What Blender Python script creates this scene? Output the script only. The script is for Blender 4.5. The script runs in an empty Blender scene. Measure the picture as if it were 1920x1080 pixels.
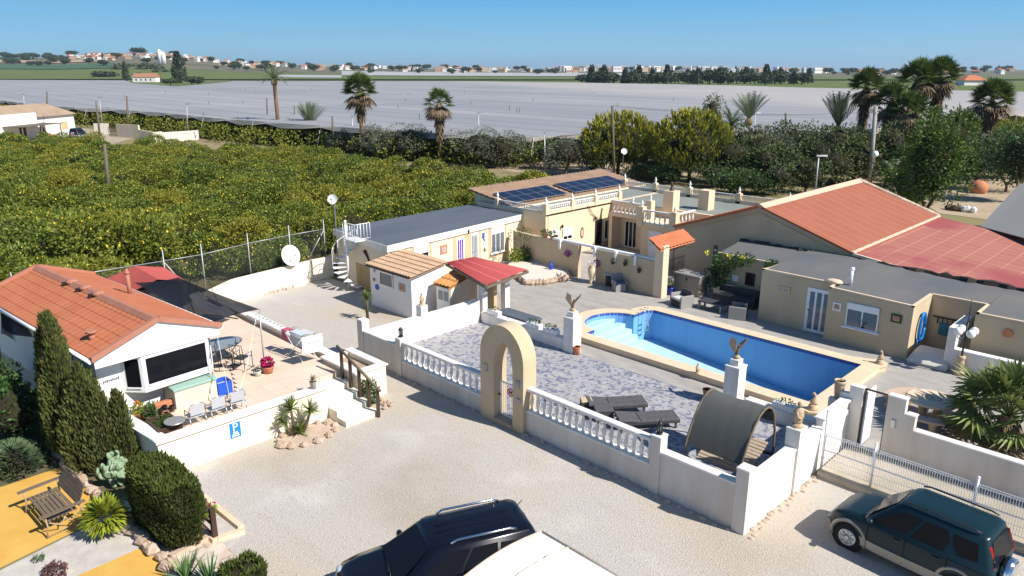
import bpy, math, random
from mathutils import Matrix, Vector
sc = bpy.context.scene
COL = sc.collection
R = math.radians
# ---------------- camera ----------------
HC = 11.3; FPX = 1385.0; PITCH = math.atan(407.0 / FPX)
cd = bpy.data.cameras.new('camera'); cam = bpy.data.objects.new('camera', cd); COL.objects.link(cam)
cam.location = (0, 0, HC); cam.rotation_euler = (R(90) - PITCH, 0, R(45))
cd.sensor_width = 36; cd.lens = 36 * FPX / 1920; cd.clip_start = .3; cd.clip_end = 60000
sc.camera = cam
# ---------------- daylight ----------------
SUN_EL = 42.5; SX, SY = math.cos(R(14)), math.sin(R(14))
w = bpy.data.worlds.new('World'); sc.world = w; w.use_nodes = True
wn = w.node_tree.nodes; wl = w.node_tree.links
bg = wn['Background']; sky = wn.new('ShaderNodeTexSky'); sky.sky_type = 'NISHITA'; sky.sun_disc = False
sky.sun_elevation = R(SUN_EL); sky.sun_rotation = math.atan2(SX, SY)
sky.altitude = 60; sky.air_density = 1.0; sky.dust_density = .12; sky.ozone_density = 4.0
bg.inputs['Strength'].default_value = .052; SKYGAIN = 15.2
# low sky graded to the clear azure of the day, thin streaks of high cloud
tcw = wn.new('ShaderNodeTexCoord'); sep = wn.new('ShaderNodeSeparateXYZ'); wl.new(tcw.outputs['Generated'], sep.inputs[0])
rmp = wn.new('ShaderNodeValToRGB'); e = rmp.color_ramp.elements
e[0].position = 0.0; e[0].color = (.29, .53, .72, 1); e[1].position = .5; e[1].color = (.06, .22, .55, 1)
for p_, c_ in ((.03, (.25, .54, .77, 1)), (.09, (.115, .42, .77, 1)), (.2, (.08, .31, .68, 1))): q_ = e.new(p_); q_.color = c_
gain = wn.new('ShaderNodeMixRGB'); gain.blend_type = 'MULTIPLY'; gain.inputs[0].default_value = 1; gain.inputs[2].default_value = (SKYGAIN, SKYGAIN, SKYGAIN, 1)
wl.new(sep.outputs[2], rmp.inputs[0]); wl.new(rmp.outputs[0], gain.inputs[1])
fac = wn.new('ShaderNodeMapRange'); fac.inputs[1].default_value = .15; fac.inputs[2].default_value = .5; fac.inputs[3].default_value = .92; fac.inputs[4].default_value = .35; wl.new(sep.outputs[2], fac.inputs[0])
mix1 = wn.new('ShaderNodeMixRGB'); wl.new(fac.outputs[0], mix1.inputs[0]); wl.new(sky.outputs[0], mix1.inputs[1]); wl.new(gain.outputs[0], mix1.inputs[2])
mpw = wn.new('ShaderNodeMapping'); mpw.inputs['Scale'].default_value = (1.5, 1.5, 30); mpw.inputs['Rotation'].default_value = (R(1.5), R(-1), 0)
nzw = wn.new('ShaderNodeTexNoise'); nzw.inputs['Scale'].default_value = 2.2; nzw.inputs['Detail'].default_value = 6
rpw = wn.new('ShaderNodeMapRange'); rpw.inputs[1].default_value = .5; rpw.inputs[2].default_value = .8; rpw.inputs[4].default_value = .3
mxw = wn.new('ShaderNodeMixRGB'); mxw.inputs[2].default_value = (4.2, 5.8, 6.9, 1)
wl.new(tcw.outputs['Generated'], mpw.inputs[0]); wl.new(mpw.outputs[0], nzw.inputs['Vector']); wl.new(nzw.outputs['Fac'], rpw.inputs[0])
wl.new(mix1.outputs[0], mxw.inputs[1]); wl.new(rpw.outputs[0], mxw.inputs[0]); wl.new(mxw.outputs[0], bg.inputs['Color'])
sl = bpy.data.lights.new('sun', 'SUN'); sl.energy = 5.0; sl.angle = R(.5); sl.color = (1, .95, .87)
so = bpy.data.objects.new('sun', sl); COL.objects.link(so)
sd = Vector((SX * math.cos(R(SUN_EL)), SY * math.cos(R(SUN_EL)), math.sin(R(SUN_EL))))
so.rotation_euler = sd.to_track_quat('Z', 'Y').to_euler(); so.location = (30, 0, 60)
sc.view_settings.view_transform = 'Standard'; sc.view_settings.look = 'None'; sc.view_settings.gamma = 1; sc.view_settings.exposure = 0.5
sc.render.film_transparent = False
try:
    sc.cycles.max_bounces = 6; sc.cycles.transparent_max_bounces = 24
except Exception: pass

# ---------------- surveying: photo pixel (1920x1080) to a real point ----------------
_c, _s = math.cos(PITCH), math.sin(PITCH); _a = R(45)
RT = Vector((math.cos(_a), math.sin(_a), 0)); FW = Vector((-math.sin(_a), math.cos(_a), 0))
def ray(x, y):
    dx, dy = (x - 960) / FPX, -(y - 540) / FPX
    return RT * dx + FW * (_c + dy * _s) + Vector((0, 0, 1)) * (-_s + dy * _c)
def at(x, y, z=0.0):
    d = ray(x, y); return Vector((0, 0, HC)) + d * ((z - HC) / d.z)
def at_d(x, y, dist):                     # at a horizontal distance along the view axis
    d = ray(x, y); return Vector((0, 0, HC)) + d * (dist / d.dot(FW))
def on_wall(x, y, P, Q):                  # (distance along P->Q, height) on a vertical plane
    P = Vector((P[0], P[1], 0)); Q = Vector((Q[0], Q[1], 0)); e = (Q - P).normalized(); n = Vector((e.y, -e.x, 0))
    d = ray(x, y); t = (P - Vector((0, 0, HC))).dot(n) / d.dot(n); h = Vector((0, 0, HC)) + d * t
    return (h - P).dot(e), h.z
def fwd(p): return p.x * FW.x + p.y * FW.y
def proj(p):
    X = p.x * RT.x + p.y * RT.y; Y = fwd(p); Z = p.z - HC
    zc = Y * _c - Z * _s; yc = Y * _s + Z * _c
    if zc < .5: return (-9999, -9999)
    return 960 + FPX * X / zc, 540 - FPX * yc / zc

# ---------------- materials ----------------
def mat(name, col, rough=.8, col2=None, scale=3.0, amt=.5, bump=0.0, bscale=None, metal=0.0, spec=.3, island=0.0, trans=0.0, stretch=None, detail=5, alpha=1.0, trw=0.0, coat=0.0, objvar=None):
    m = bpy.data.materials.new(name); m.use_nodes = True; n = m.node_tree.nodes; l = m.node_tree.links
    b = n['Principled BSDF']; b.inputs['Roughness'].default_value = rough; b.inputs['Metallic'].default_value = metal
    b.inputs['Specular IOR Level'].default_value = spec
    if coat: b.inputs['Coat Weight'].default_value = coat; b.inputs['Coat Roughness'].default_value = .05
    if trans: b.inputs['Transmission Weight'].default_value = trans
    if alpha < 1: b.inputs['Alpha'].default_value = alpha
    c1 = (*col, 1); b.inputs['Base Color'].default_value = c1
    out = None
    if col2 is not None or bump:
        tc = n.new('ShaderNodeTexCoord'); mp = n.new('ShaderNodeMapping'); l.new(tc.outputs['Object'], mp.inputs[0])
        if stretch: mp.inputs['Scale'].default_value = stretch
        nz = n.new('ShaderNodeTexNoise'); nz.inputs['Scale'].default_value = scale; nz.inputs['Detail'].default_value = detail; nz.inputs['Roughness'].default_value = .62
        l.new(mp.outputs[0], nz.inputs['Vector'])
        if col2 is not None:
            r = n.new('ShaderNodeMapRange'); r.inputs[1].default_value = .5 - .22; r.inputs[2].default_value = .5 + .22; r.inputs[4].default_value = 1
            l.new(nz.outputs['Fac'], r.inputs[0])
            mx = n.new('ShaderNodeMixRGB'); mx.inputs[1].default_value = c1; mx.inputs[2].default_value = (*col2, 1)
            ma = n.new('ShaderNodeMath'); ma.operation = 'MULTIPLY'; ma.inputs[1].default_value = amt * 2 if amt < .5 else 1
            l.new(r.outputs[0], ma.inputs[0]); l.new(ma.outputs[0], mx.inputs[0]); out = mx.outputs[0]
        if bump:
            nb = n.new('ShaderNodeTexNoise'); nb.inputs['Scale'].default_value = bscale or scale * 8; nb.inputs['Detail'].default_value = 3; l.new(mp.outputs[0], nb.inputs['Vector'])
            bp = n.new('ShaderNodeBump'); bp.inputs['Strength'].default_value = bump; bp.inputs['Distance'].default_value = .02
            l.new(nb.outputs['Fac'], bp.inputs['Height']); l.new(bp.outputs[0], b.inputs['Normal'])
    if island:
        g = n.new('ShaderNodeNewGeometry'); hs = n.new('ShaderNodeHueSaturation')
        mr = n.new('ShaderNodeMapRange'); mr.inputs[3].default_value = 1 - island; mr.inputs[4].default_value = 1 + island
        l.new(g.outputs['Random Per Island'], mr.inputs[0]); l.new(mr.outputs[0], hs.inputs['Value'])
        if out is None: hs.inputs['Color'].default_value = c1
        else: l.new(out, hs.inputs['Color'])
        out = hs.outputs[0]
    if objvar:                        # whole plants differ from their neighbours
        oi = n.new('ShaderNodeObjectInfo'); mo = n.new('ShaderNodeMixRGB'); mo.inputs[2].default_value = (*objvar, 1)
        m5 = n.new('ShaderNodeMapRange'); m5.inputs[1].default_value = .35; m5.inputs[4].default_value = .85; l.new(oi.outputs['Random'], m5.inputs[0]); l.new(m5.outputs[0], mo.inputs[0])
        if out is None: mo.inputs[1].default_value = c1
        else: l.new(out, mo.inputs[1])
        out = mo.outputs[0]
    if out is not None: l.new(out, b.inputs['Base Color'])
    if trw:
        t = n.new('ShaderNodeBsdfTranslucent'); t.inputs['Color'].default_value = tuple(min(1, c * 1.3) for c in col) + (1,)
        if out is not None: l.new(out, t.inputs['Color'])
        ms = n.new('ShaderNodeMixShader'); ms.inputs[0].default_value = trw
        l.new(b.outputs[0], ms.inputs[1]); l.new(t.outputs[0], ms.inputs[2]); l.new(ms.outputs[0], n['Material Output'].inputs['Surface'])
    return m
def net_mat(name, col, alpha):
    m = bpy.data.materials.new(name); m.use_nodes = True; n = m.node_tree.nodes; l = m.node_tree.links
    d = n['Principled BSDF']; d.inputs['Base Color'].default_value = (*col, 1); d.inputs['Roughness'].default_value = .9; d.inputs['Specular IOR Level'].default_value = .1
    t = n.new('ShaderNodeBsdfTransparent'); ms = n.new('ShaderNodeMixShader'); ms.inputs[0].default_value = alpha
    l.new(t.outputs[0], ms.inputs[1]); l.new(d.outputs[0], ms.inputs[2]); l.new(ms.outputs[0], n['Material Output'].inputs['Surface'])
    return m

# ---------------- mesh builder ----------------
MW = {}
class MB:
    def __init__(s, xf=None): s.v = []; s.f = []; s.sm = []; s.xf = xf
    def add(s, vs, fs, smooth=False):
        o = len(s.v)
        s.v += [Vector(p) for p in vs] if s.xf is None else [s.xf @ Vector(p) for p in vs]
        for f in fs: s.f.append([i + o for i in f]); s.sm.append(smooth)
        return s
    def box(s, a, b, rz=0, piv=None):
        x0, y0, z0 = a; x1, y1, z1 = b
        vs = [(x0,y0,z0),(x1,y0,z0),(x1,y1,z0),(x0,y1,z0),(x0,y0,z1),(x1,y0,z1),(x1,y1,z1),(x0,y1,z1)]
        if rz:
            px, py = piv or ((x0+x1)/2, (y0+y1)/2); c, q = math.cos(rz), math.sin(rz)
            vs = [(px+(x-px)*c-(y-py)*q, py+(x-px)*q+(y-py)*c, z) for x, y, z in vs]
        return s.add(vs, [(0,3,2,1),(4,5,6,7),(0,1,5,4),(1,2,6,5),(2,3,7,6),(3,0,4,7)])
    def bbox(s, a, b, ch=.02):            # box with chamfered upper edges
        x0, y0, z0 = a; x1, y1, z1 = b; c = ch
        rings = [[(x0,y0,z0),(x1,y0,z0),(x1,y1,z0),(x0,y1,z0)],[(x0,y0,z1-c),(x1,y0,z1-c),(x1,y1,z1-c),(x0,y1,z1-c)],[(x0+c,y0+c,z1),(x1-c,y0+c,z1),(x1-c,y1-c,z1),(x0+c,y1-c,z1)]]
        return s.loft(rings, cap0=True, cap1=True)
    def loft(s, rings, cap0=True, cap1=True, smooth=False, closed=True):
        n = len(rings[0]); vs = [p for r in rings for p in r]; fs = []
        for k in range(len(rings) - 1):
            for i in range(n if closed else n - 1):
                j = (i + 1) % n; fs.append((k*n+i, k*n+j, (k+1)*n+j, (k+1)*n+i))
        s.add(vs, fs, smooth)
        o = len(s.v) - len(vs)
        if cap0: s.f.append([o+i for i in reversed(range(n))]); s.sm.append(False)
        if cap1: s.f.append([o+(len(rings)-1)*n+i for i in range(n)]); s.sm.append(False)
        return s
    def prism(s, pts, z0, z1):
        pts = [(p[0], p[1]) for p in pts]
        ar = sum(pts[i][0]*pts[(i+1) % len(pts)][1] - pts[(i+1) % len(pts)][0]*pts[i][1] for i in range(len(pts)))
        if ar < 0: pts = pts[::-1]
        z1s = z1 if isinstance(z1, (list, tuple)) else [z1]*len(pts)
        if ar < 0: z1s = list(z1s)[::-1]
        return s.loft([[(x, y, z0) for x, y in pts], [(x, y, z) for (x, y), z in zip(pts, z1s)]])
    def poly(s, pts): return s.add(pts, [tuple(range(len(pts)))])
    def cyl(s, p0, p1, r0, r1=None, n=10, smooth=True, cap=True):
        p0, p1 = Vector(p0), Vector(p1); r1 = r0 if r1 is None else r1
        d = (p1 - p0).normalized(); u = d.orthogonal().normalized(); v = d.cross(u)
        ring = lambda p, r: [p + (u*math.cos(2*math.pi*i/n) + v*math.sin(2*math.pi*i/n))*r for i in range(n)]
        return s.loft([ring(p0, r0), ring(p1, r1)], cap, cap, smooth)
    def tube(s, pts, r, n=6, smooth=True):
        pts = [Vector(p) for p in pts]; rings = []
        rs = r if isinstance(r, (list, tuple)) else [r]*len(pts)
        u = None
        for i, p in enumerate(pts):
            d = (pts[min(i+1, len(pts)-1)] - pts[max(i-1, 0)]).normalized()
            u = d.orthogonal().normalized() if u is None else (u - d*u.dot(d)).normalized()
            v = d.cross(u)
            rings.append([p + (u*math.cos(2*math.pi*k/n) + v*math.sin(2*math.pi*k/n))*rs[i] for k in range(n)])
        return s.loft(rings, True, True, smooth)
    def lathe(s, prof, c=(0, 0, 0), n=12, smooth=True):
        rings = [[(c[0]+r*math.cos(2*math.pi*i/n), c[1]+r*math.sin(2*math.pi*i/n), c[2]+z) for i in range(n)] for r, z in prof]
        return s.loft(rings, True, True, smooth)
    def ell(s, c, r, n=10, m=7, jit=0.0, rng=random, smooth=True):
        rings = []
        for k in range(m):
            th = math.pi*(k+.02)/(m-1+.04)
            rings.append([(c[0]+r[0]*math.sin(th)*math.cos(2*math.pi*i/n)*(1+rng.uniform(-jit, jit)), c[1]+r[1]*math.sin(th)*math.sin(2*math.pi*i/n)*(1+rng.uniform(-jit, jit)), c[2]-r[2]*math.cos(th)*(1+rng.uniform(-jit, jit))) for i in range(n)])
        return s.loft(rings, True, True, smooth)
    def rock(s, c, r, rng):
        return s.ell(c, (r*rng.uniform(.8, 1.3), r*rng.uniform(.7, 1.1), r*rng.uniform(.6, .9)), 7, 5, .2, rng, False)
    def build(s, name, m, parent=None, loc=None):
        me = bpy.data.meshes.new(name)
        vs = s.v; L = Vector((0, 0, 0))
        if parent is not None:
            if not getattr(s, 'local', False):
                inv = MW[parent].inverted(); vs = [inv @ p for p in vs]
        else:
            if loc is None:
                xs = [p.x for p in vs]; ys = [p.y for p in vs]; L = Vector(((min(xs)+max(xs))/2, (min(ys)+max(ys))/2, min(p.z for p in vs)))
            else: L = Vector(loc)
            vs = [p - L for p in vs]
        me.from_pydata([tuple(p) for p in vs], [], s.f)
        me.polygons.foreach_set('use_smooth', s.sm)
        me.materials.append(m); me.update()
        o = bpy.data.objects.new(name, me); COL.objects.link(o)
        if parent is not None: o.parent = parent; MW[o] = MW[parent].copy()
        else: o.location = L; MW[o] = Matrix.Translation(L)
        return o
def LB(): b = MB(); b.local = True; return b
def tag(o, label=None, cat=None, group=None, kind=None):
    if label: o['label'] = label
    if cat: o['category'] = cat
    if group: o['group'] = group
    if kind: o['kind'] = kind
    return o
def T(name, label, cat, loc=(0, 0, 0), rz=0.0, group=None):
    o = bpy.data.objects.new(name, None); COL.objects.link(o); o.empty_display_size = .2
    o.location = loc; o.rotation_euler = (0, 0, rz); MW[o] = Matrix.Translation(Vector(loc)) @ Matrix.Rotation(rz, 4, 'Z')
    return tag(o, label, cat, group)
def dup(o, loc=None, rz=None, label=None, sca=None, group=None, _p=None):
    c = o.copy(); COL.objects.link(c)
    if _p is not None: c.parent = _p
    if loc is not None: c.location = loc
    if rz is not None: c.rotation_euler = (0, 0, rz)
    if sca is not None: c.scale = (sca, sca, sca) if not isinstance(sca, tuple) else sca
    if label: c['label'] = label
    if group: c['group'] = group
    for ch in list(o.children): dup(ch, _p=c)
    return c
def text(s, size, name, m, parent, loc, rot, ext=.003):
    cu = bpy.data.curves.new(name, 'FONT'); cu.body = s; cu.size = size; cu.extrude = ext; cu.align_x = 'CENTER'; cu.align_y = 'CENTER'; cu.resolution_u = 3
    o = bpy.data.objects.new(name, cu); COL.objects.link(o)
    dg = bpy.context.evaluated_depsgraph_get(); me = bpy.data.meshes.new_from_object(o.evaluated_get(dg)); bpy.data.objects.remove(o)
    me.materials.clear(); me.materials.append(m)
    o = bpy.data.objects.new(name, me); COL.objects.link(o); o.location = MW[parent].inverted() @ Vector(loc); o.rotation_euler = rot; o.parent = parent
    return o
def wallxf(P, Q, z=0):                   # frame: x along P->Q, y into the wall, z up; outward normal is -y
    e = Vector((Q[0]-P[0], Q[1]-P[1], 0)).normalized()
    return Matrix.Translation(Vector((P[0], P[1], z))) @ Matrix(((e.x, -e.y, 0, 0), (e.y, e.x, 0, 0), (0, 0, 1, 0), (0, 0, 0, 1)))
from mathutils.geometry import tessellate_polygon
rng = random.Random(5)
# ---------------- palette ----------------
M = {}
M['soil'] = mat('soil', (.30,.22,.13), .95, (.16,.17,.06), .02, .5, detail=8)
M['gravel0'] = mat('gravel_plain', (.56,.505,.44), .95, (.43,.375,.31), .55, .5, .9, 26, detail=9)
M['white'] = mat('white_paint', (.82,.80,.76), .75, (.58,.51,.42), 1.6, .27, .25, 40, stretch=(2.2,2.2,.25))
M['whiteb'] = mat('white_gloss', (.82,.82,.82), .45)
M['cream'] = mat('cream_render', (.80,.70,.53), .85, (.68,.56,.39), .9, .4, .35, 45, stretch=(1.3,1.3,.4))
M['tan'] = mat('tan_render', (.62,.47,.28), .88, (.50,.37,.21), .5, .4, .3, 40)
M['ochre'] = mat('ochre_render', (.59,.475,.32), .88, (.46,.355,.225), .8, .42, .4, 40, stretch=(1.2,1.2,.5), detail=9)
M['coping'] = mat('stone_coping', (.74,.58,.41), .7, (.62,.46,.31), 2.0, .35, .15, 30)
M['felt'] = mat('roof_felt', (.105,.115,.13), .9, (.20,.18,.15), .35, .35, .5, 30)
M['feltblue'] = mat('blue_grey_felt', (.075,.095,.125), .85, (.13,.145,.17), .4, .45, .4, 25, stretch=(1,.25,1))
M['feltgreen'] = mat('grey_green_felt', (.20,.22,.20), .9, (.27,.27,.24), .3, .4, .3, 20)
M['conc'] = mat('stamped_concrete', (.42,.39,.355), .8, (.29,.27,.25), .9, .5, .3, 22, detail=9, stretch=(1,2.2,1))
M['dark'] = mat('dark_glass', (.008,.009,.012), .08, spec=.14)
M['blackm'] = mat('black_metal', (.015,.015,.017), .45, spec=.5)
M['brownm'] = mat('brown_metal', (.06,.032,.022), .5, spec=.4)
M['alu'] = mat('grey_metal', (.55,.56,.57), .35, metal=.8)
M['galv'] = mat('galvanised', (.40,.41,.42), .5, metal=.5)
M['wood'] = mat('weathered_wood', (.20,.155,.11), .85, (.12,.09,.065), 3, .5, .3, 20, stretch=(1,8,8))
M['woodp'] = mat('pole_wood', (.17,.14,.11), .9, (.10,.085,.07), 3, .5, stretch=(6,6,.6))
M['stone'] = mat('rock', (.50,.38,.28), .9, (.34,.25,.18), 2.5, .5, .6, 9, island=.18)
M['cobble'] = mat('pale_cobble', (.56,.45,.36), .9, (.42,.30,.22), 2.5, .5, .6, 9, island=.2)
M['terra'] = mat('terracotta', (.55,.22,.11), .8, (.42,.17,.09), 3, .4)
M['statue'] = mat('stone_statue', (.60,.46,.31), .85, (.40,.28,.17), 5, .5, .4, 30)
M['bark'] = mat('bark', (.17,.125,.085), .95, (.09,.065,.045), 6, .5, .5, 25)
M['benchmetal'] = mat('bench_metal', (.45,.34,.22), .6, (.30,.20,.12), 6, .5)
M['rattan'] = mat('dark_rattan', (.035,.035,.04), .7, (.07,.07,.075), 30, .5, .5, 60)
M['rattang'] = mat('grey_rattan', (.34,.33,.32), .7, (.22,.21,.20), 30, .5, .5, 60)
M['cushion'] = mat('pale_cushion', (.62,.58,.55), .9)
M['blue'] = mat('blue_plastic', (.02,.09,.50), .4)
M['rubber'] = mat('tyre_rubber', (.018,.018,.018), .9)
M['green'] = mat('green_leaf', (.05,.105,.022), .6, island=.45, trw=.25)
M['red'] = mat('red_petal', (.55,.02,.08), .6, island=.3)
def brick_mat(name, col, col2, grout, bw, bh, off=0.0, mort=.012, rough=.7, noise=None, bump=0.0, axis=None):
    m = mat(name, col, rough, spec=.25); n = m.node_tree.nodes; l = m.node_tree.links; b = n['Principled BSDF']
    tc = n.new('ShaderNodeTexCoord'); mp = n.new('ShaderNodeMapping'); l.new(tc.outputs['Object'], mp.inputs[0])
    if axis == 'XZ': mp.inputs['Rotation'].default_value = (R(-90), 0, 0)
    if axis == 'YZ': mp.inputs['Rotation'].default_value = (R(-90), 0, R(-90)); mp.vector_type = 'POINT'
    br = n.new('ShaderNodeTexBrick'); br.offset = off; br.inputs['Scale'].default_value = 1; br.inputs['Brick Width'].default_value = bw; br.inputs['Row Height'].default_value = bh
    br.inputs['Mortar Size'].default_value = mort; br.inputs['Color1'].default_value = (*col, 1); br.inputs['Color2'].default_value = (*col2, 1); br.inputs['Mortar'].default_value = (*grout, 1)
    l.new(mp.outputs[0], br.inputs['Vector']); o = br.outputs['Color']
    if noise:
        nz = n.new('ShaderNodeTexNoise'); nz.inputs['Scale'].default_value = noise[1]; nz.inputs['Detail'].default_value = 6; l.new(mp.outputs[0], nz.inputs['Vector'])
        rr = n.new('ShaderNodeMapRange'); rr.inputs[1].default_value = noise[2]; rr.inputs[2].default_value = noise[3]; l.new(nz.outputs['Fac'], rr.inputs[0])
        mx = n.new('ShaderNodeMixRGB'); mx.inputs[2].default_value = (*noise[0], 1); l.new(rr.outputs[0], mx.inputs[0]); l.new(o, mx.inputs[1]); o = mx.outputs[0]
    l.new(o, b.inputs['Base Color'])
    if bump:
        bp = n.new('ShaderNodeBump'); bp.inputs['Strength'].default_value = bump; bp.inputs['Distance'].default_value = .02; bp.invert = True
        l.new(br.outputs['Fac'], bp.inputs['Height']); l.new(bp.outputs[0], b.inputs['Normal'])
    return m
M['patterntile'] = brick_mat('blue_patterned_tile', (.41,.395,.385), (.35,.34,.34), (.28,.275,.285), .33, .33, .5, .012, .55, ((.17,.178,.245), 6.5, .525, .565))
M['terracetile'] = brick_mat('terrace_tile', (.68,.54,.42), (.64,.50,.385), (.46,.35,.27), .6, .6, 0, .008, .7, ((.72,.56,.44), .8, .45, .7))
M['redtile'] = brick_mat('red_quarry_tile', (.34,.125,.095), (.37,.14,.105), (.47,.235,.185), .82, .82, 0, .022, .8, ((.30,.075,.075), .16, .58, .66))
M['pooltile'] = brick_mat('blue_pool_tile', (.16,.38,.64), (.18,.41,.67), (.23,.46,.70), .35, .35, 0, .006, .3)  # wall copy of the tile, deepened to carry the far wall's shade
M['sunlitpool'] = brick_mat('sunlit_pool_tile', (.40,.59,.73), (.43,.61,.74), (.47,.65,.77), .35, .35, 0, .006, .3)  # floor and step copy of the wall tile, sunlight put into its colour
M['navytile'] = brick_mat('navy_border_tile', (.03,.07,.30), (.04,.10,.36), (.2,.35,.6), .12, .12, 0, .006, .3)
M['siding'] = brick_mat('white_siding', (.84,.83,.80), (.84,.83,.80), (.52,.51,.49), 60, .155, 0, .01, .55, bump=.4)
def rib_mat(name, col, col2, per, axis=0, depth=.6, rows=None, dark=None):
    m = mat(name, col, .75, spec=.25); n = m.node_tree.nodes; l = m.node_tree.links; b = n['Principled BSDF']
    tc = n.new('ShaderNodeTexCoord'); mp = n.new('ShaderNodeMapping'); l.new(tc.outputs['Object'], mp.inputs[0])
    if axis == 1: mp.inputs['Rotation'].default_value = (0, 0, R(90))
    wv = n.new('ShaderNodeTexWave'); wv.inputs['Scale'].default_value = 1 / per / (2*math.pi) * 6.2832 * .31831 * math.pi / 1.0 * .5; wv.wave_profile = 'SIN'
    l.new(mp.outputs[0], wv.inputs['Vector'])
    nz = n.new('ShaderNodeTexNoise'); nz.inputs['Scale'].default_value = .8; nz.inputs['Detail'].default_value = 6; l.new(tc.outputs['Object'], nz.inputs['Vector'])
    mx = n.new('ShaderNodeMixRGB'); mx.inputs[1].default_value = (*col, 1); mx.inputs[2].default_value = (*col2, 1); l.new(nz.outputs['Fac'], mx.inputs[0])
    l.new(mx.outputs[0], b.inputs['Base Color'])
    bp = n.new('ShaderNodeBump'); bp.inputs['Strength'].default_value = depth; bp.inputs['Distance'].default_value = .05
    l.new(wv.outputs['Fac'], bp.inputs['Height']); l.new(bp.outputs[0], b.inputs['Normal'])
    return m
M['orange'] = mat('orange_roof', (.51,.175,.082), .8, (.43,.135,.062), 1.2, .5, .3, 18)
M['ridge'] = mat('pink_ridge', (.42,.19,.125), .8, (.36,.15,.10), 2, .4)
M['barnroof'] = mat('salmon_sheet_roof', (.35,.118,.066), .8, (.30,.095,.053), .5, .5, .25, 16)
M['redsheet'] = rib_mat('red_corrugated', (.50,.055,.055), (.44,.05,.05), .12, 1, .5)
M['claytile'] = mat('pale_clay_tile', (.50,.34,.22), .85, (.38,.25,.16), 2.5, .5, .3, 25)
M['claytile2'] = mat('orange_clay_tile', (.60,.29,.10), .85, (.50,.22,.08), 2.5, .5, .3, 25)

def gravel_mat():
    m = mat('gravel', (.5,.45,.4), .95, spec=.15); n = m.node_tree.nodes; l = m.node_tree.links; b = n['Principled BSDF']; tc = n.new('ShaderNodeTexCoord'); cur = None
    def layer(scale, c, lo, hi, st=None, det=6, amt=1.0):
        nonlocal cur
        mp = n.new('ShaderNodeMapping'); l.new(tc.outputs['Object'], mp.inputs[0])
        if st: mp.inputs['Scale'].default_value = st[0]; mp.inputs['Rotation'].default_value = (0,0,R(st[1]))
        nz = n.new('ShaderNodeTexNoise'); nz.inputs['Scale'].default_value = scale; nz.inputs['Detail'].default_value = det; l.new(mp.outputs[0], nz.inputs['Vector'])
        r = n.new('ShaderNodeMapRange'); r.inputs[1].default_value = lo; r.inputs[2].default_value = hi; r.inputs[4].default_value = amt; l.new(nz.outputs['Fac'], r.inputs[0])
        mx = n.new('ShaderNodeMixRGB'); l.new(r.outputs[0], mx.inputs[0]); mx.inputs[2].default_value = (*c,1)
        if cur is None: mx.inputs[1].default_value = (.455,.425,.39,1)
        else: l.new(cur, mx.inputs[1])
        cur = mx.outputs[0]; return nz
    layer(.22, (.47,.405,.33), .42, .62, det=9); layer(.5, (.60,.565,.52), .57, .75, det=9, amt=.5)
    layer(.7, (.40,.33,.25), .56, .78, ((.5,2.0,1),-12), 9, .6); layer(.16, (.35,.285,.21), .55, .70, det=10, amt=.65)
    layer(9, (.30,.255,.21), .56, .70, det=3, amt=.45); nz = layer(22, (.74,.70,.65), .58, .70, det=2, amt=.55)
    l.new(cur, b.inputs['Base Color']); bp = n.new('ShaderNodeBump'); bp.inputs['Strength'].default_value = .8; bp.inputs['Distance'].default_value = .03; l.new(nz.outputs['Fac'], bp.inputs['Height']); l.new(bp.outputs[0], b.inputs['Normal']); return m
M['gravel'] = gravel_mat()
def sheet(name, m, outer, hole=None, z=0.0, kind='structure', loc=None):
    loops = [[Vector((p[0], p[1], z)) for p in outer]] + ([[Vector((p[0], p[1], z)) for p in hole]] if hole else [])
    tri = tessellate_polygon(loops); vs = [p for L in loops for p in L]
    fs = []
    for t in tri:
        a, b, c = (vs[i] for i in t); cr = (b-a).cross(c-a)
        fs.append(tuple(t) if cr.z > 0 else tuple(reversed(t)))
    b = MB(); b.add(vs, fs); o = b.build(name, m, loc=loc or (0, 0, z))
    if kind: o['kind'] = kind
    return o
# ---------------- pool outline ----------------
bay = [(-19.0+1.3*math.cos(R(t)), 25.55+1.45*math.sin(R(t))) for t in range(90, 271, 12)]
P_IN = [(-19.0,23.55),(-9.2,23.55),(-9.2,28.25),(-18.75,28.25),(-19.0,28.0)] + bay
P_OUT = [(-19.6,22.95),(-9.4,22.95),(-9.15,22.78),(-8.85,22.75),(-8.6,22.9),(-8.5,23.2),(-8.6,23.6),(-8.6,28.5),(-8.45,28.8),(-8.55,29.15),(-8.85,29.28),(-9.3,29.05),(-9.8,28.85),(-18.9,28.85),(-19.3,28.6),(-19.55,28.1),(-19.65,27.55)] + [(-19.05+1.9*math.cos(R(t)), 25.55+2.0*math.sin(R(t))) for t in range(100, 231, 10)] + [(-19.75,23.6)]
def off(pts, d):
    out = []; n = len(pts)
    for i in range(n):
        a, b, c = Vector(pts[i-1]), Vector(pts[i]), Vector(pts[(i+1) % n])
        e1 = (b-a).normalized(); e2 = (c-b).normalized(); nn = Vector((e1.y+e2.y, -e1.x-e2.x)).normalized(); out.append((b.x+nn.x*d, b.y+nn.y*d))
    return out
P_CUT = off(P_IN, .22)
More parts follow.
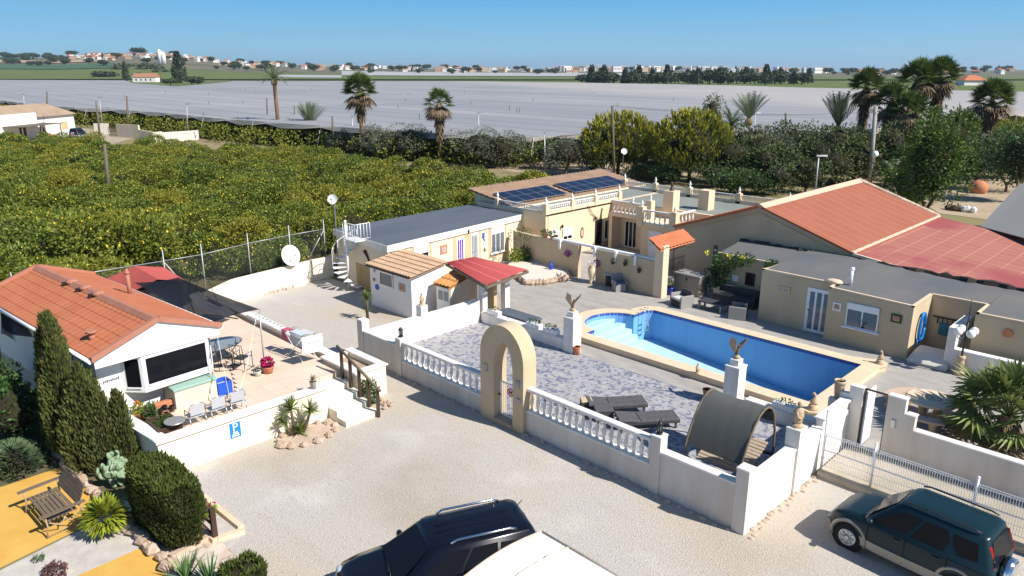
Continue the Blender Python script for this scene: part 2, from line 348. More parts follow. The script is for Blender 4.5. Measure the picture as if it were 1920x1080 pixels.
# ---------------- ground ----------------
sheet('ground', M['soil'], [(-9000,-9000),(9000,-9000),(9000,9000),(-9000,9000)], P_CUT, 0)
sheet('gravel_yard', M['gravel'], [(-36,6.2),(-16.4,5.4),(-15,-8),(22,-8),(22,19.75),(-7.6,19.75),(-7.6,15.9),(-24.1,15.9),(-24.1,21.3),(-36,21.3)], None, .004)
PAT_OUT = [(-29.6,21.9),(-5.7,21.9),(4,21.9),(4,31),(-6.3,31.0),(-6.3,34),(-19.0,34),(-19,36.0),(-24,36.0),(-24,38.8),(-29.4,38.8),(-29.4,31.2),(-31.2,31.2),(-30.6,21.9)]
sheet('concrete_patio', M['conc'], PAT_OUT, P_CUT, .2)
b = MB(); b.prism([(-24.1,15.9),(-7.5,15.9),(-7.5,21.9),(-24.1,21.9)], -.02, .196); o = b.build('tiled_patio', M['patterntile']); o['kind'] = 'structure'
b = MB(); b.prism([(-7.2,19.7),(22,19.7),(22,22.0),(-7.2,22.0)], -.02, .17); o = b.build('concrete_strip', mat('strip_concrete', (.50,.44,.37), .9, (.34,.29,.20), .9, .5, .4, 20)); o['kind'] = 'structure'
# ---------------- swimming pool ----------------
pool = T('swimming_pool', 'empty blue tiled swimming pool with rounded step bay and pale stone coping', 'swimming pool', (-14,25.9,.2))
def zfl(u): return -.98 - .078*(u+19.2)
b = MB()
for lo, hi, key in ((.30,.44,'navytile'), (None,.30,'pooltile')):
    bb = MB(); n = len(P_IN)
    for i in range(n):
        p, q = P_IN[i], P_IN[(i+1) % n]
        bb.add([(p[0],p[1],hi),(q[0],q[1],hi),(q[0],q[1],zfl(q[0])-.02 if lo is None else lo),(p[0],p[1],zfl(p[0])-.02 if lo is None else lo)], [(0,1,2,3)])
    bb.build('border_tiles' if lo else 'basin_wall', M[key], pool)
b = MB(); b.poly([(x,y,zfl(x)) for x, y in P_IN]); b.build('basin_floor', M['sunlitpool'], pool)
loops = [[Vector((*p, .45)) for p in P_OUT], [Vector((*p, .45)) for p in P_IN]]; tri = tessellate_polygon(loops); vs = loops[0]+loops[1]
b = MB(); b.add(vs, [t if (vs[t[1]]-vs[t[0]]).cross(vs[t[2]]-vs[t[0]]).z > 0 else t[::-1] for t in map(tuple, tri)])
po2 = off(P_OUT, -.04)
for i in range(len(P_OUT)):
    j = (i+1) % len(P_OUT); p, q = P_OUT[i], P_OUT[j]; p2, q2 = po2[i], po2[j]
    b.add([(*p,.45),(*q,.45),(*q,.40),(*p,.40)], [(3,2,1,0)]); b.add([(*p,.40),(*q,.40),(*q2,.385),(*p2,.385),(*q2,.15),(*p2,.15)], [(3,2,1,0),(5,4,2,3)])
for i in range(len(P_IN)):
    j = (i+1) % len(P_IN); p, q = P_IN[i], P_IN[j]; b.add([(*p,.45),(*q,.45),(*q,.42),(*p,.42)], [(0,1,2,3)])
b.build('coping', M['coping'], pool)
for k in range(5):
    b = MB(); z = .16 - .21*k; u1 = -19.72 + .33*k
    arc = [(max(x, -20.28), y) for x, y in [(-19.0+1.28*math.cos(R(t)), 25.55+1.43*math.sin(R(t))) for t in range(100, 261, 10)]]
    u0 = u1 - .36
    if k == 0: pts = [(x,y) for x, y in arc if x < u1] + [(u1, min(24.15+.5,25)),(u1,26.8)]; pts = [p for p in arc if p[0] <= u1+.01]
    else:
        yl, yh = (24.15, 26.95) if u1 > -19.0 else (25.55-1.43*math.sqrt(max(0,1-((u1+19)/1.28)**2)), 25.55+1.43*math.sqrt(max(0,1-((u1+19)/1.28)**2)))
        if u1 > -19.0: yl, yh = 23.57, 27.0
        pts = [(u0,yl),(u1,yl),(u1,yh),(u0,yh)]
        if u1 > -19 and u0 < -19: pts = [(u0,24.15),(-18.99,24.13),(-18.99,23.57),(u1,23.57),(u1,27.0),(u0,26.95)]
    b.prism(pts, -1.1, z); b.build('step', M['sunlitpool'], pool)
b = MB(); b.tube([(-19.0,27.45,.62),(-18.75,27.45,.66),(-18.68,27.45,.5),(-18.68,27.45,-.45)], .02); b.tube([(-19.0,27.75,.62),(-18.75,27.75,.66),(-18.68,27.75,.5),(-18.68,27.75,-.45)], .02)
for z in (.1,-.15,-.4): b.box((-18.71,27.45,z),(-18.65,27.75,z+.02))
b.build('ladder', M['alu'], pool)

# ---------------- walls ----------------
def cap(b, x0, y0, x1, y1, z, ov=.04, h=.06): b.bbox((min(x0,x1)-ov, min(y0,y1)-ov, z), (max(x0,x1)+ov, max(y0,y1)+ov, z+h), .015)
def wall_thing(name, label, boxes, m, capm=None, caps=(), loc=None, cat='wall'):
    a = boxes[0]; t = T(name, label, cat, loc or ((a[0][0]+a[1][0])/2, (a[0][1]+a[1][1])/2, 0))
    b = MB()
    for p, q in boxes: b.box(p, q)
    b.build('wall_body', m, t)
    if capm:
        b = MB()
        for c in caps: cap(b, *c)
        b.build('wall_coping', capm, t)
    return t
BAL = [(.055,0),(.055,.05),(.035,.07),(.03,.12),(.062,.26),(.06,.32),(.03,.48),(.028,.52),(.045,.56),(.055,.58),(.055,.64)]
def balustrade(name, label, u0, u1, zt0, n, lab2=None):
    t = T(name, label, 'balustrade', ((u0+u1)/2, 15.75, 0))
    b = MB(); b.box((u0,15.66,0),(u1,15.9,zt0)); b.build('base_wall', M['frontwall'], t)
    b = MB(); b.bbox((u0,15.64,zt0),(u1,15.92,zt0+.06)); b.bbox((u0,15.66,zt0+.72),(u1,15.9,zt0+.82)); b.build('rail', M['white'], t)
    for i in range(n):
        x = u0 + (u1-u0)*(i+.5)/n; b = MB(); b.lathe([(r*1.15, z*1.03) for r, z in BAL], (x,15.78,zt0+.06), 8); b.build('baluster', M['white'], t)
    return t
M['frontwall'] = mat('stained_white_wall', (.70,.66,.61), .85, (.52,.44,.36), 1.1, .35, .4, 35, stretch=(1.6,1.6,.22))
balustrade('balustrade', 'white balustrade of turned balusters left of the tall archway', -21.62, -17.02, .60, 14)
balustrade('balustrade', 'white balustrade of turned balusters between archway and low pillar, with string of lights', -15.0, -10.22, .78, 18)
t = wall_thing('garden_wall', 'low white front wall between end pillar and left balustrade', [((-24.2,15.64,0),(-21.9,15.9,1.18)),((-24.5,15.6,0),(-24.15,15.95,1.62)),((-21.92,15.6,0),(-21.62,15.94,1.5))], M['frontwall'], M['white'], [(-24.14,15.66,-21.93,15.88,1.18),(-24.46,15.64,-24.19,15.91,1.62,.04,.05),(-21.9,15.62,-21.64,15.92,1.5,.03,.05)])
t = wall_thing('garden_wall', 'low white front wall right of the balustrade, ending at the car park corner pillar', [((-9.9,15.64,0),(-7.62,15.9,1.28)),((-10.22,15.6,0),(-9.9,15.94,1.72)),((-7.64,15.58,0),(-7.3,15.92,1.78))], M['frontwall'], M['white'], [(-9.88,15.66,-7.66,15.88,1.28),(-10.2,15.62,-9.92,15.92,1.72,.03,.05),(-7.62,15.6,-7.32,15.9,1.78,.03,.05)])
t = wall_thing('garden_wall', 'sunlit white side wall running back from the car park corner, lion statue on its pillar', [((-7.6,15.92,0),(-7.32,22.0,1.34)),((-7.66,18.3,0),(-7.26,18.75,1.9)),((-7.56,20.1,1.34),(-7.36,22.0,1.6))], M['white'], M['white'], [(-7.58,15.94,-7.34,18.28,1.34),(-7.58,18.77,-7.34,20.05,1.34),(-7.58,20.1,-7.34,22.0,1.6),(-7.64,18.32,-7.28,18.73,1.9,.03,.05)], (-7.46,19,0))
t = wall_thing('garden_wall', 'stained sunlit white wall between tiled patio and gravel yard, figure on its small pillar', [((-24.1,15.95,0),(-23.85,21.75,1.2)),((-24.15,18.35,1.2),(-23.8,18.7,1.72))], M['white'], M['white'], [(-24.08,15.97,-23.87,21.7,1.2)], (-24,19,0))
t = wall_thing('planter_wall', 'knee high white wall between tiled patio and concrete patio, planter boxes on top', [((-23.8,21.8,.19),(-18.7,22.1,.62))], M['white'], M['white'], [(-23.78,21.82,-18.72,22.08,.62)])
t = wall_thing('planter_wall', 'knee high white wall behind the canopy daybed, planter box on top', [((-10.6,21.75,.19),(-7.7,22.05,.62))], M['white'], M['white'], [(-10.58,21.77,-7.72,22.03,.62)])
for u, lab in ((-18.45, 'square white pillar at the end of the planter wall beside the pool step bay'), (-11.15, 'square white pillar beside the pool, just behind the dark canopy daybed')):
    t = T('statue_pillar', lab, 'pillar', (u,21.95,.2), 0, 'statue pillars by the pool')
    b = MB(); b.box((u-.26,21.69,.19),(u+.26,22.21,1.66)); b.build('shaft', M['white'], t)
    b = MB(); b.bbox((u-.28,21.67,1.66),(u+.28,22.23,1.71)); b.bbox((u-.16,21.79,1.71),(u+.16,22.11,1.93)); b.build('pedestal', M['white'], t)
# archway
t = T('archway', 'tall ochre rendered archway with white gate between the two balustrades', 'archway', (-16.0,15.7,0))
b = MB(); ring = []; V0, V1 = 15.5, 16.1
def arch_pts(hw, zs, rise, c=-16.0, n=20): return [(c-hw,0)] + [(c-hw*math.cos(math.pi*k/n), zs+rise*math.sin(math.pi*k/n)) for k in range(n+1)] + [(c+hw,0)]
po, pi = arch_pts(1.0, 2.35, 1.15), arch_pts(.44, 1.95, .98, -15.92)
for k in range(len(po)-1):
    a, b1, c, d = po[k], po[k+1], pi[k+1], pi[k]
    for vv, rev in ((V0,0),(V1,1)):
        f = [(a[0],vv,a[1]),(b1[0],vv,b1[1]),(c[0],vv,c[1]),(d[0],vv,d[1])]; b.poly(f if rev else f[::-1])
    sm = 0 < k < len(po)-2
    b.add([(a[0],V0,a[1]),(b1[0],V0,b1[1]),(b1[0],V1,b1[1]),(a[0],V1,a[1])], [(0,1,2,3)], sm)
    b.add([(d[0],V0,d[1]),(c[0],V0,c[1]),(c[0],V1,c[1]),(d[0],V1,d[1])], [(3,2,1,0)], sm)
b.build('arch', M['ochre'], t)
b = MB(); b.box((-16.36,15.46,0),(-15.48,16.14,.18)); b.build('threshold', M['stone'], t)
b = MB()
for x in (-16.36,-15.52): b.box((x,15.78,.2),(x+.05,15.83,1.42))
for z in (.2,1.38): b.box((-16.31,15.78,z),(-15.52,15.83,z+.04))
for i in range(8): b.cyl((-16.22+.095*i,15.805,.24),(-16.22+.095*i,15.805,1.38), .009)
b.box((-16.0,15.79,.55),(-15.6,15.82,.57)); g = b.build('gate', M['whiteb'], t)
b = MB(); b.cyl((-15.83,15.765,1.15),(-15.83,15.78,1.15), .14, n=20); b.build('sign_disc', M['whiteb'], g)
b = MB(); rr = [[(-15.83+r*math.cos(2*math.pi*k/24), 15.755, 1.15+r*math.sin(2*math.pi*k/24)) for k in range(24)] for r in (.15,.115)]
b.loft(rr, False, False); b.xf = Matrix.Translation((-15.83,15.755,1.15)) @ Matrix.Rotation(R(45), 4, 'Y'); b.box((-.115,-.003,-.015),(.115,.003,.015)); b.xf = None; b.build('sign_ring', mat('sign_red', (.6,.02,.03), .5), g)
b = MB(); b.ell((-15.84,15.758,1.15), (.07,.004,.035), 8, 5); b.box((-15.90,15.754,1.09),(-15.88,15.76,1.15)); b.box((-15.80,15.754,1.09),(-15.78,15.76,1.15)); b.ell((-15.77,15.758,1.19), (.03,.004,.03), 8, 5); b.build('sign_symbol', M['blackm'], g)
b = MB(); b.cyl((-16.33,15.76,.95),(-16.33,15.70,.95), .025); b.tube([(-16.33,15.71,.95),(-16.2,15.71,.95)], .012); b.build('handle', M['blackm'], g)
for (x, z, lab, h) in ((-16.72,1.72,None,.28),(-15.24,1.6,None,.25),(-15.2,1.1,None,.13)):
    b = MB(); b.bbox((x-.09,15.47,z),(x+.09,15.5,z+h)); b.build('plaque', mat('plaque', (.55,.52,.50), .5, (.2,.2,.25), 14, .5), t)
b = MB()
for i in range(8): b.cyl((-14.2+.42*i,15.66,1.47),(-14.2+.42*i,15.66,1.40), .02)
b.tube([(-14.3,15.655,1.48)]+[(-14.2+.42*i,15.655,1.46-(i % 2)*.01) for i in range(8)], .006, 4); tag(b.build('string_light', M['blackm']), 'black string of small lamps hung under the right balustrade rail', 'string lights')

# gate wall by the car park
t = T('gate_wall', 'white wall stepping up to the dark framed gateway, left of it', 'wall', (-7.5,22.1,.2))
def stepwall(par, prof, y0, y1, m): b = MB(); b.loft([[(x,y,z) for x, z in prof] for y in (y1,y0)]); b.build('wall_body', M[m], par)
stepwall(t, [(-8.0,.19),(-7.0,.19),(-7.0,2.1),(-7.4,2.1),(-7.4,1.8),(-7.7,1.8),(-7.7,1.5),(-8.0,1.5)], 22.02, 22.25, 'white')
t = T('gate_wall', 'long low white wall right of the gateway with stepped end and number box', 'wall', (-4,22.1,.2))
stepwall(t, [(-6.3,.17),(20,.17),(20,1.22),(-5.5,1.22),(-5.5,1.66),(-5.8,1.66),(-5.8,2.1),(-6.3,2.1)], 22.02, 22.25, 'frontwall')
b = MB(); b.bbox((-5.49,22.0,1.22),(20,22.27,1.27)); b.bbox((-6.32,22.0,2.1),(-5.78,22.27,2.15)); b.bbox((-5.77,22.0,1.66),(-5.48,22.27,1.71)); b.build('wall_coping', M['white'], t)
b = MB(); b.bbox((-6.12,21.98,1.15),(-6.0,22.02,1.42)); b.build('number_box', M['alu'], t)
t = T('gate_frame', 'slim dark metal gate frame standing open between the stepped white walls', 'gate', (-6.65,22.1,.2))
b = MB()
for x in (-6.98,-6.34): b.box((x,22.08,.2),(x+.04,22.14,2.1))
b.box((-6.98,22.08,2.06),(-6.3,22.14,2.1)); b.build('frame', M['blackm'], t)
b = MB(); b.box((-6.94,22.14,.25),(-6.89,22.8,2.0)); b.build('gate_leaf', M['whiteb'], t)
# mesh fence along the concrete strip
t = T('mesh_fence', 'white welded mesh fence with round posts along the concrete strip', 'fence', (-4,19.95,.17))
px = [-7.2,-5.82,-3.35,-.9,1.6]
for x in px:
    b = MB(); b.cyl((x,19.95,.15),(x,19.95,1.5 if x > -7 else 2.0), .035, n=10); b.ell((x,19.95,1.5 if x > -7 else 2.0), (.045,.045,.03), 8, 5)
    for z in (.5,1.2): b.cyl((x,19.95,z),(x,19.95,z+.05), .045, n=10)
    b.build('post', M['whiteb'], t)
for a, c in zip(px[:-1], px[1:]):
    b = MB(); n = int((c-a)/.06)
    for i in range(1, n): x = a + (c-a)*i/n; b.box((x-.006,19.945,.27),(x+.006,19.957,1.32))
    for z in (.3,.55,.8,1.05,1.24,1.31): b.box((a,19.94,z),(c,19.95,z+.012))
    for z in (.8,1.27): b.box((a,19.92,z-.02),(c,19.935,z+.0))
    b.build('mesh_panel', M['whiteb'], t)
# ---------------- wall features ----------------
def rect(P, Q, r): s0, z1 = on_wall(r[0], r[1], P, Q); s1, z0 = on_wall(r[2], r[3], P, Q); return s0, z0, s1, z1
def window(par, P, Q, r, panes=2, shut=.2, sill=True, surround=None, m='whiteb', glass='dark', raw=False, bars=0):
    s0, z0, s1, z1 = r if raw else rect(P, Q, r); X = wallxf(P, Q); f = .05
    if surround:
        b = MB(X); b.box((s0-.22,-.012,z0-.22),(s1+.22,.01,z1+.22)); b.build('window_surround', M[surround], par)
    zt = z1 - (z1-z0)*shut
    b = MB(X); b.box((s0,-.05,z0),(s0+f,.02,z1)); b.box((s1-f,-.05,z0),(s1,.02,z1)); b.box((s0+f,-.05,z0),(s1-f,.02,z0+f)); b.box((s0+f,-.05,zt-f),(s1-f,.02,zt))
    for k in range(1, panes): x = s0+(s1-s0)*k/panes; b.box((x-f/2,-.045,z0+f),(x+f/2,.02,zt-f))
    w = b.build('window', M[m], par)
    b = MB(X); b.box((s0+f,-.022,z0+f),(s1-f,-.012,zt-f)); b.build('pane', M[glass], w)
    if shut:
        b = MB(X); b.box((s0,-.055,zt+.002),(s1,.02,z1)); 
        n = max(2, int((z1-zt)/.06))
        for k in range(n): b.box((s0+.03,-.06,zt+(z1-zt)*(k+.15)/n),(s1-.03,-.054,zt+(z1-zt)*(k+.85)/n))
        b.build('roller_shutter', M[m], w)
    if sill:
        b = MB(X); b.box((s0-.1,-.13,z0-.05),(s1+.1,0,z0-.002)); b.build('sill', M[m], w)
    if bars:
        b = MB(X)
        for k in range(bars): x = s0+(s1-s0)*(k+.5)/bars; b.box((x-.012,-.085,z0),(x+.012,-.065,z1))
        b.build('bars', M['blackm'], w)
    return w
def door(par, P, Q, r, stripes=3, glass='dark', m='whiteb', raw=False, zb=None):
    s0, z0, s1, z1 = r if raw else rect(P, Q, r); X = wallxf(P, Q); z0 = zb if zb is not None else z0
    b = MB(X); b.box((s0,-.04,z0),(s0+.06,.02,z1)); b.box((s1-.06,-.04,z0),(s1,.02,z1)); b.box((s0+.06,-.04,z1-.06),(s1-.06,.02,z1)); b.box((s0+.062,-.03,z0+.01),(s1-.062,.02,z1-.062))
    d = b.build('door', M[m], par); wd = s1-s0-.16
    for k in range(stripes):
        x = s0+.08+wd*(k+.5)/stripes; b = MB(X); b.box((x-wd/stripes*.34,-.036,z0+.14),(x+wd/stripes*.34,-.025,z1-.16)); b.build('glass_strip', M[glass], d)
    b = MB(X); b.tube([(s0+.1,-.03,z0+1.0),(s0+.1,-.08,z0+1.0),(s0+.2,-.08,z0+1.0)], .014); b.build('handle', M['blackm'], d)
    return d
def plaque(par, P, Q, r, m, frame='tan', name='wall_plaque', oval=False, label=None):
    s0, z0, s1, z1 = rect(P, Q, r); X = wallxf(P, Q)
    b = MB(X)
    if oval: b.cyl(((s0+s1)/2,-.04,(z0+z1)/2),((s0+s1)/2,.0,(z0+z1)/2), (s1-s0)/2, n=16)
    else: b.box((s0,-.035,z0),(s1,.0,z1))
    p = b.build(name, M[frame], par)
    if not oval: b = MB(X); q = .18*(s1-s0); b.box((s0+q,-.042,z0+q),(s1-q,-.03,z1-q)); b.build('tile_picture', M[m], p)
    if label: p['label'] = label
    return p
M['picture'] = mat('ceramic_picture', (.62,.50,.30), .4, (.10,.16,.42), 7, .5)
M['picture2'] = mat('ceramic_picture_flower', (.66,.55,.22), .4, (.35,.06,.12), 6, .5)
M['purple'] = mat('purple_curtain', (.10,.03,.30), .6); M['greyglass'] = mat('grey_glass', (.14,.16,.17), .1, spec=.6)
M['cleanwhite'] = mat('fresh_white_render', (.86,.85,.83), .75, (.80,.78,.74), .8, .4, .15, 40)

# ---------------- annex ----------------
A, B_, C_, D_ = (-30.35,21.4), (-31.55,32.55), (-36.2,32.4), (-35.75,21.75)
t = T('guest_annex', 'long flat roofed cream annex with white fascia and blue grey roof, solar roof behind', 'building', (-33,27,0))
b = MB(); b.prism([A,B_,C_,D_], 0, 2.45); b.build('wall', M['cream'], t)
F = off([A,B_,C_,D_], .14); b = MB(); b.prism(F, 2.45, 2.80); b.build('fascia', M['white'], t)
b = MB(); b.prism(off(F, -.06), 2.79, 2.815); b.build('roof', M['feltblue'], t)
window(t, A, B_, (774,458,804,492), 2, .45, False, 'tan'); window(t, A, B_, (920,427,945,469), 3, .24, True, 'tan', glass='greyglass', bars=0)
s0, z1 = on_wall(851,440,A,B_); s1, _ = on_wall(898,430,A,B_); b = MB(wallxf(A,B_)); b.box((s0-.1,-.01,.2),(s1+.15,.01,z1+.12)); b.build('door_surround', M['tan'], t)
door(t, A, B_, (855,446,871,500), 3, 'purple', zb=.25); door(t, A, B_, (882,438,897,492), 4, 'greyglass', zb=.25)
plaque(t, A, B_, (825,461,838,474), 'picture', 'terra')
X = wallxf(A, B_); s, z = on_wall(876,434,A,B_); b = MB(X); b.lathe([(.03,-.1),(.07,0),(.05,.12)], (s,-.1,z), 8); b.build('wall_lamp', M['blackm'], t)
s, z = on_wall(906,442,A,B_); b = MB(X); b.ell((s,-.03,z), (.09,.02,.2), 8, 6); b.tube([(s,-.03,z-.15),(s+.1,-.03,z-.3),(s+.16,-.03,z-.28)], .025)
for k in (-.1,.1):
    for q in (-.14,.14): b.tube([(s,-.03,z+k),(s+q,-.03,z+k+.06)], .018)
b.build('lizard_ornament', mat('blue_ceramic', (.05,.12,.42), .4), t)
s, z = on_wall(909,465,A,B_); b = MB(X); b.lathe([(.03,-.12),(.1,-.05),(.12,.08)], (s,-.12,z), 8); b.build('wall_pot', M['whiteb'], t)
P, Q = D_, A
for px_, py_ in ((711,486),(721,487)):
    s, z = on_wall(px_, py_, P, Q); b = MB(wallxf(P,Q)); b.cyl((s,-.03,z),(s,0,z), .12, n=14); b.build('round_plate', M['tan'], t)
s, z = on_wall(690,480,P,Q); b = MB(wallxf(P,Q)); b.tube([(s-.25,-.05,z+.25),(s,-.06,z),(s+.2,-.05,z-.3)], [.1,.06,.03]); b.build('wall_ornament', M['brownm'], t)
s, z = on_wall(668,492,P,Q); s1, _ = on_wall(698,505,P,Q); b = MB(wallxf(P,Q)); b.box((s,-.025,.05),(s1+.3,0,z)); b.build('side_door', mat('ochre_door', (.50,.36,.19), .8, (.40,.27,.13), 2, .5, stretch=(1,1,.2)), t)

# ---------------- utility hut ----------------
def tiled_roof(par, c00, c10, c11, c01, m, rows, cols, name='roof', r=.09, th=.05):
    # corners: front-left, front-right, back-right, back-left (world); stepped courses with curved tiles
    c00, c10, c11, c01 = map(Vector, (c00, c10, c11, c01)); b = MB()
    n = Vector((0,0,1))
    for k in range(rows):
        f0, f1 = k/rows, (k+1.12)/rows
        L0, R0 = c00.lerp(c01, f0), c10.lerp(c11, f0); L1, R1 = c00.lerp(c01, min(1,f1)), c10.lerp(c11, min(1,f1))
        seg = cols*4; r0, r1 = [], []
        for i in range(seg+1):
            h = abs(math.sin(math.pi*i/4/1.0*.5*2/2*1.0))
            h = abs(math.sin(math.pi*(i/4)))*r
            r0.append(L0.lerp(R0, i/seg)+n*(h+th)); r1.append(L1.lerp(R1, i/seg)+n*(h*.85+th*.2))
        base = [p-n*(th*.9) for p in r0]
        b.add(r0+r1, [(i,i+1,seg+2+i,seg+1+i) for i in range(seg)]); b.add(base+r0, [(i,i+1,seg+2+i,seg+1+i) for i in range(seg)])
    ql = [p-n*.06 for p in (c00,c10,c11,c01)]; b.poly(ql[::-1])
    return b.build(name, m, par)
t = T('utility_hut', 'white hut with sloping pale clay tile roof beside the red carport', 'hut', (-28.4,21,0))
H = [(-30.1,20.1),(-26.75,20.1),(-26.75,22.1),(-30.1,22.1)]
b = MB(); b.prism(H, 0, [2.12,2.12,2.42,2.42]); b.build('wall', M['cleanwhite'], t)
tiled_roof(t, (-30.3,19.9,2.1),(-26.55,19.9,2.1),(-26.6,22.25,2.46),(-30.2,22.25,2.46), M['claytile'], 6, 18, r=.06)
window(t, H[0], H[1], (712,507,738,541), 1, 0, False, m='alu', glass='greyglass')
plaque(t, H[0], H[1], (748,530,760,548), 'picture2', 'ochre'); plaque(t, H[0], H[1], (704,533,711,543), 'picture', 'blue', oval=True); plaque(t, H[0], H[1], (700,521,704,527), 'picture', 'terra', oval=True); plaque(t, H[0], H[1], (700,503,705,511), 'picture', 'frontwall')
b = MB(); b.bbox((-30.65,20.5,.55),(-30.12,21.1,1.9)); b.box((-30.5,20.6,0),(-30.42,20.7,.55)); b.box((-30.3,20.6,0),(-30.22,20.7,.55)); b.build('meter_cupboard', M['whiteb'], t)
# small store
t = T('small_store', 'little white and cream store with orange tile lean-to roof between hut and carport', 'hut', (-25.2,22,0))
S = [(-26.4,21.3),(-25.35,21.3),(-25.35,23.0),(-26.4,23.0)]
b = MB(); b.prism(S, 0, [1.62,1.62,2.1,2.1]); b.build('wall', M['cream'], t)
tiled_roof(t, (-26.5,21.15,1.64),(-25.25,21.15,1.64),(-25.25,22.75,2.1),(-26.5,22.75,2.1), M['claytile2'], 3, 5, r=.05)
b = MB(wallxf(S[0],S[1])); b.box((.05,-.03,.02),(1.0,.0,1.6)); d = b.build('door', M['cleanwhite'], t)
b = MB(wallxf(S[0],S[1])); b.box((.18,-.04,.9),(.5,-.02,1.35)); b.box((.58,-.04,.9),(.88,-.02,1.35)); b.build('pane', M['greyglass'], d)
b = MB(wallxf(S[0],S[1])); b.cyl((.82,-.06,.62),(.82,-.03,.62), .04); b.build('handle', M['blackm'], d)
# carport
t = T('carport', 'red corrugated carport roof on square white posts beside the tiled patio', 'carport', (-25.3,23.2,.2))
c = [(-27.4,22.6,2.42),(-27.2,24.35,2.44),(-23.05,24.25,2.34),(-23.1,21.5,2.22)]
c = [at(836,492,2.30), at(890,482,2.42), at(990,506,2.34), at(911,535,2.25)]
b = MB(); n_ = 46; up = Vector((0,0,1))
for i in range(n_):
    for q0, q1 in ((i/n_,(i+.5)/n_),((i+.5)/n_,(i+1)/n_)):
        h0, h1 = (.025 if q0*n_ % 1 > .3 else 0), (.025 if (q1*n_) % 1 > .3 else 0)
        p = [c[0].lerp(c[1],q0)+up*h0, c[0].lerp(c[1],q1)+up*h1, c[3].lerp(c[2],q1)+up*h1, c[3].lerp(c[2],q0)+up*h0]; b.poly(p[::-1])
b.build('roof_sheet', mat('red_sheet', (.72,.17,.15), .7, (.66,.15,.13), .6, .5), t)
b = MB()
for p, q in ((c[3],c[2]),(c[0],c[1]),(c[1],c[2]),(c[0],c[3])): b.cyl(p-up*.1, q-up*.1, .07, n=4, smooth=False)
for k in range(1,5): b.cyl(c[0].lerp(c[3],k/5)-up*.09, c[1].lerp(c[2],k/5)-up*.09, .045, n=4, smooth=False)
b.build('rafters', M['wood'], t)
for x, y in ((-23.95,22.05),(-23.9,23.45)):
    b = MB(); b.box((x-.15,y-.15,.19),(x+.15,y+.15,2.12)); b.build('post', M['white'], t)
b = MB(); b.box((-25.1,22.9,.1),(-24.1,23.1,1.9)); b.build('back_wall', M['tan'], t)
b = MB(); b.lathe([(.02,.2),(.05,.12),(.09,.06),(.11,0)], (-23.5,21.9,1.75), 10); tag(b.build('bell', mat('verdigris', (.10,.22,.19), .5)), 'green bell hanging at the front corner of the red carport', 'bell')

# ---------------- main house ----------------
t = T('main_house', 'cream two part house with roof balustrade, balcony and flat grey green roof', 'house', (-27,41,0))
b = MB(); b.box((-36,32.56,0),(-29.5,46,3.0)); b.box((-29.75,32.35,2.9),(-29.5,39.8,3.22)); b.box((-35.6,32.36,2.0),(-29.5,32.6,3.1)); b.build('wall', M['house'] if 'house' in M else M['cream'], t)
M['house'] = mat('house_render', (.75,.60,.42), .88, (.66,.51,.34), .6, .4, .3, 40)
for o in t.children: o.data.materials[0] = M['house']
b = MB(); b.box((-29.75,38.8,0),(-18.3,44.4,2.95)); b.box((-25.6,36.7,0),(-23.3,38.8,2.35)); b.build('rear_wing', M['house'], t)
b = MB(); b.box((-32.3,32.6,3.0),(-29.76,45.9,3.04)); b.box((-29.755,38.96,2.95),(-18.6,44.19,2.99)); b.build('flat_roof', M['feltgreen'], t)
b = MB(); b.box((-30,38.7,2.95),(-18.4,38.95,3.12)); b.box((-32.6,44.2,2.95),(-18,44.5,3.15)); b.build('parapet', M['house'], t)
def lattice(b, x0, y0, x1, y1, z0, z1, n):
    P, Q = Vector((x0,y0,0)), Vector((x1,y1,0)); e = (Q-P)
    X = wallxf((x0,y0),(x1,y1)); L = e.length; b.xf = X
    b.box((0,-.05,z1-.06),(L,.05,z1)); b.box((0,-.04,z0),(L,.04,z0+.04))
    for i in range(n):
        x = L*(i+.5)/n; w_ = L/n*.5
        b.tube([(x-w_,0,z0+.02),(x,0,(z0+z1)/2),(x-w_,0,z1-.03)], .016, 4); b.tube([(x+w_,0,z0+.02),(x,0,(z0+z1)/2),(x+w_,0,z1-.03)], .016, 4)
        b.cyl((x,.02,(z0+z1)/2),(x,-.02,(z0+z1)/2), .05, n=6)
    b.xf = None
FIN = [(.09,0),(.09,.04),(.04,.07),(.05,.10),(.085,.16),(.07,.24),(.03,.32),(.04,.35),(.005,.40)]
def finial(par, x, y, z, s=1.0): b = MB(); b.lathe([(r*s,h*s) for r, h in FIN], (x,y,z), 8); b.build('finial', M['white'], par)
ys = [32.5,34.9,37.2,39.7]
for i, y in enumerate(ys):
    b = MB(); b.box((-29.78,y-.16,3.0),(-29.46,y+.16,3.62)); b.build('parapet_pillar', M['house'], t); finial(t, -29.62, y, 3.62, 1.1)
    if i:
        b = MB(); lattice(b, -29.62, ys[i-1]+.16, -29.62, y-.16, 3.2, 3.55, 11); b.build('parapet_lattice', M['white'], t)
b = MB(); lattice(b, -33.6, 32.46, -29.78, 32.46, 3.1, 3.45, 18); b.build('parapet_lattice', M['white'], t)
b = MB(); b.box((-33.9,32.3,2.9),(-33.6,32.6,3.5)); b.build('parapet_pillar', M['house'], t); finial(t, -33.75, 32.45, 3.5, 1.1)
xs = [-32.6,-29.9,-27.1,-23.4,-20.0]
for i, x in enumerate(xs):
    b = MB(); b.box((x-.16,44.2,2.9),(x+.16,44.5,3.65)); b.build('parapet_pillar', M['house'], t); finial(t, x, 44.35, 3.65, 1.1)
    if i: b = MB(); lattice(b, xs[i-1]+.16, 44.35, x-.16, 44.35, 3.15, 3.55, 14); b.build('parapet_lattice', M['white'], t)
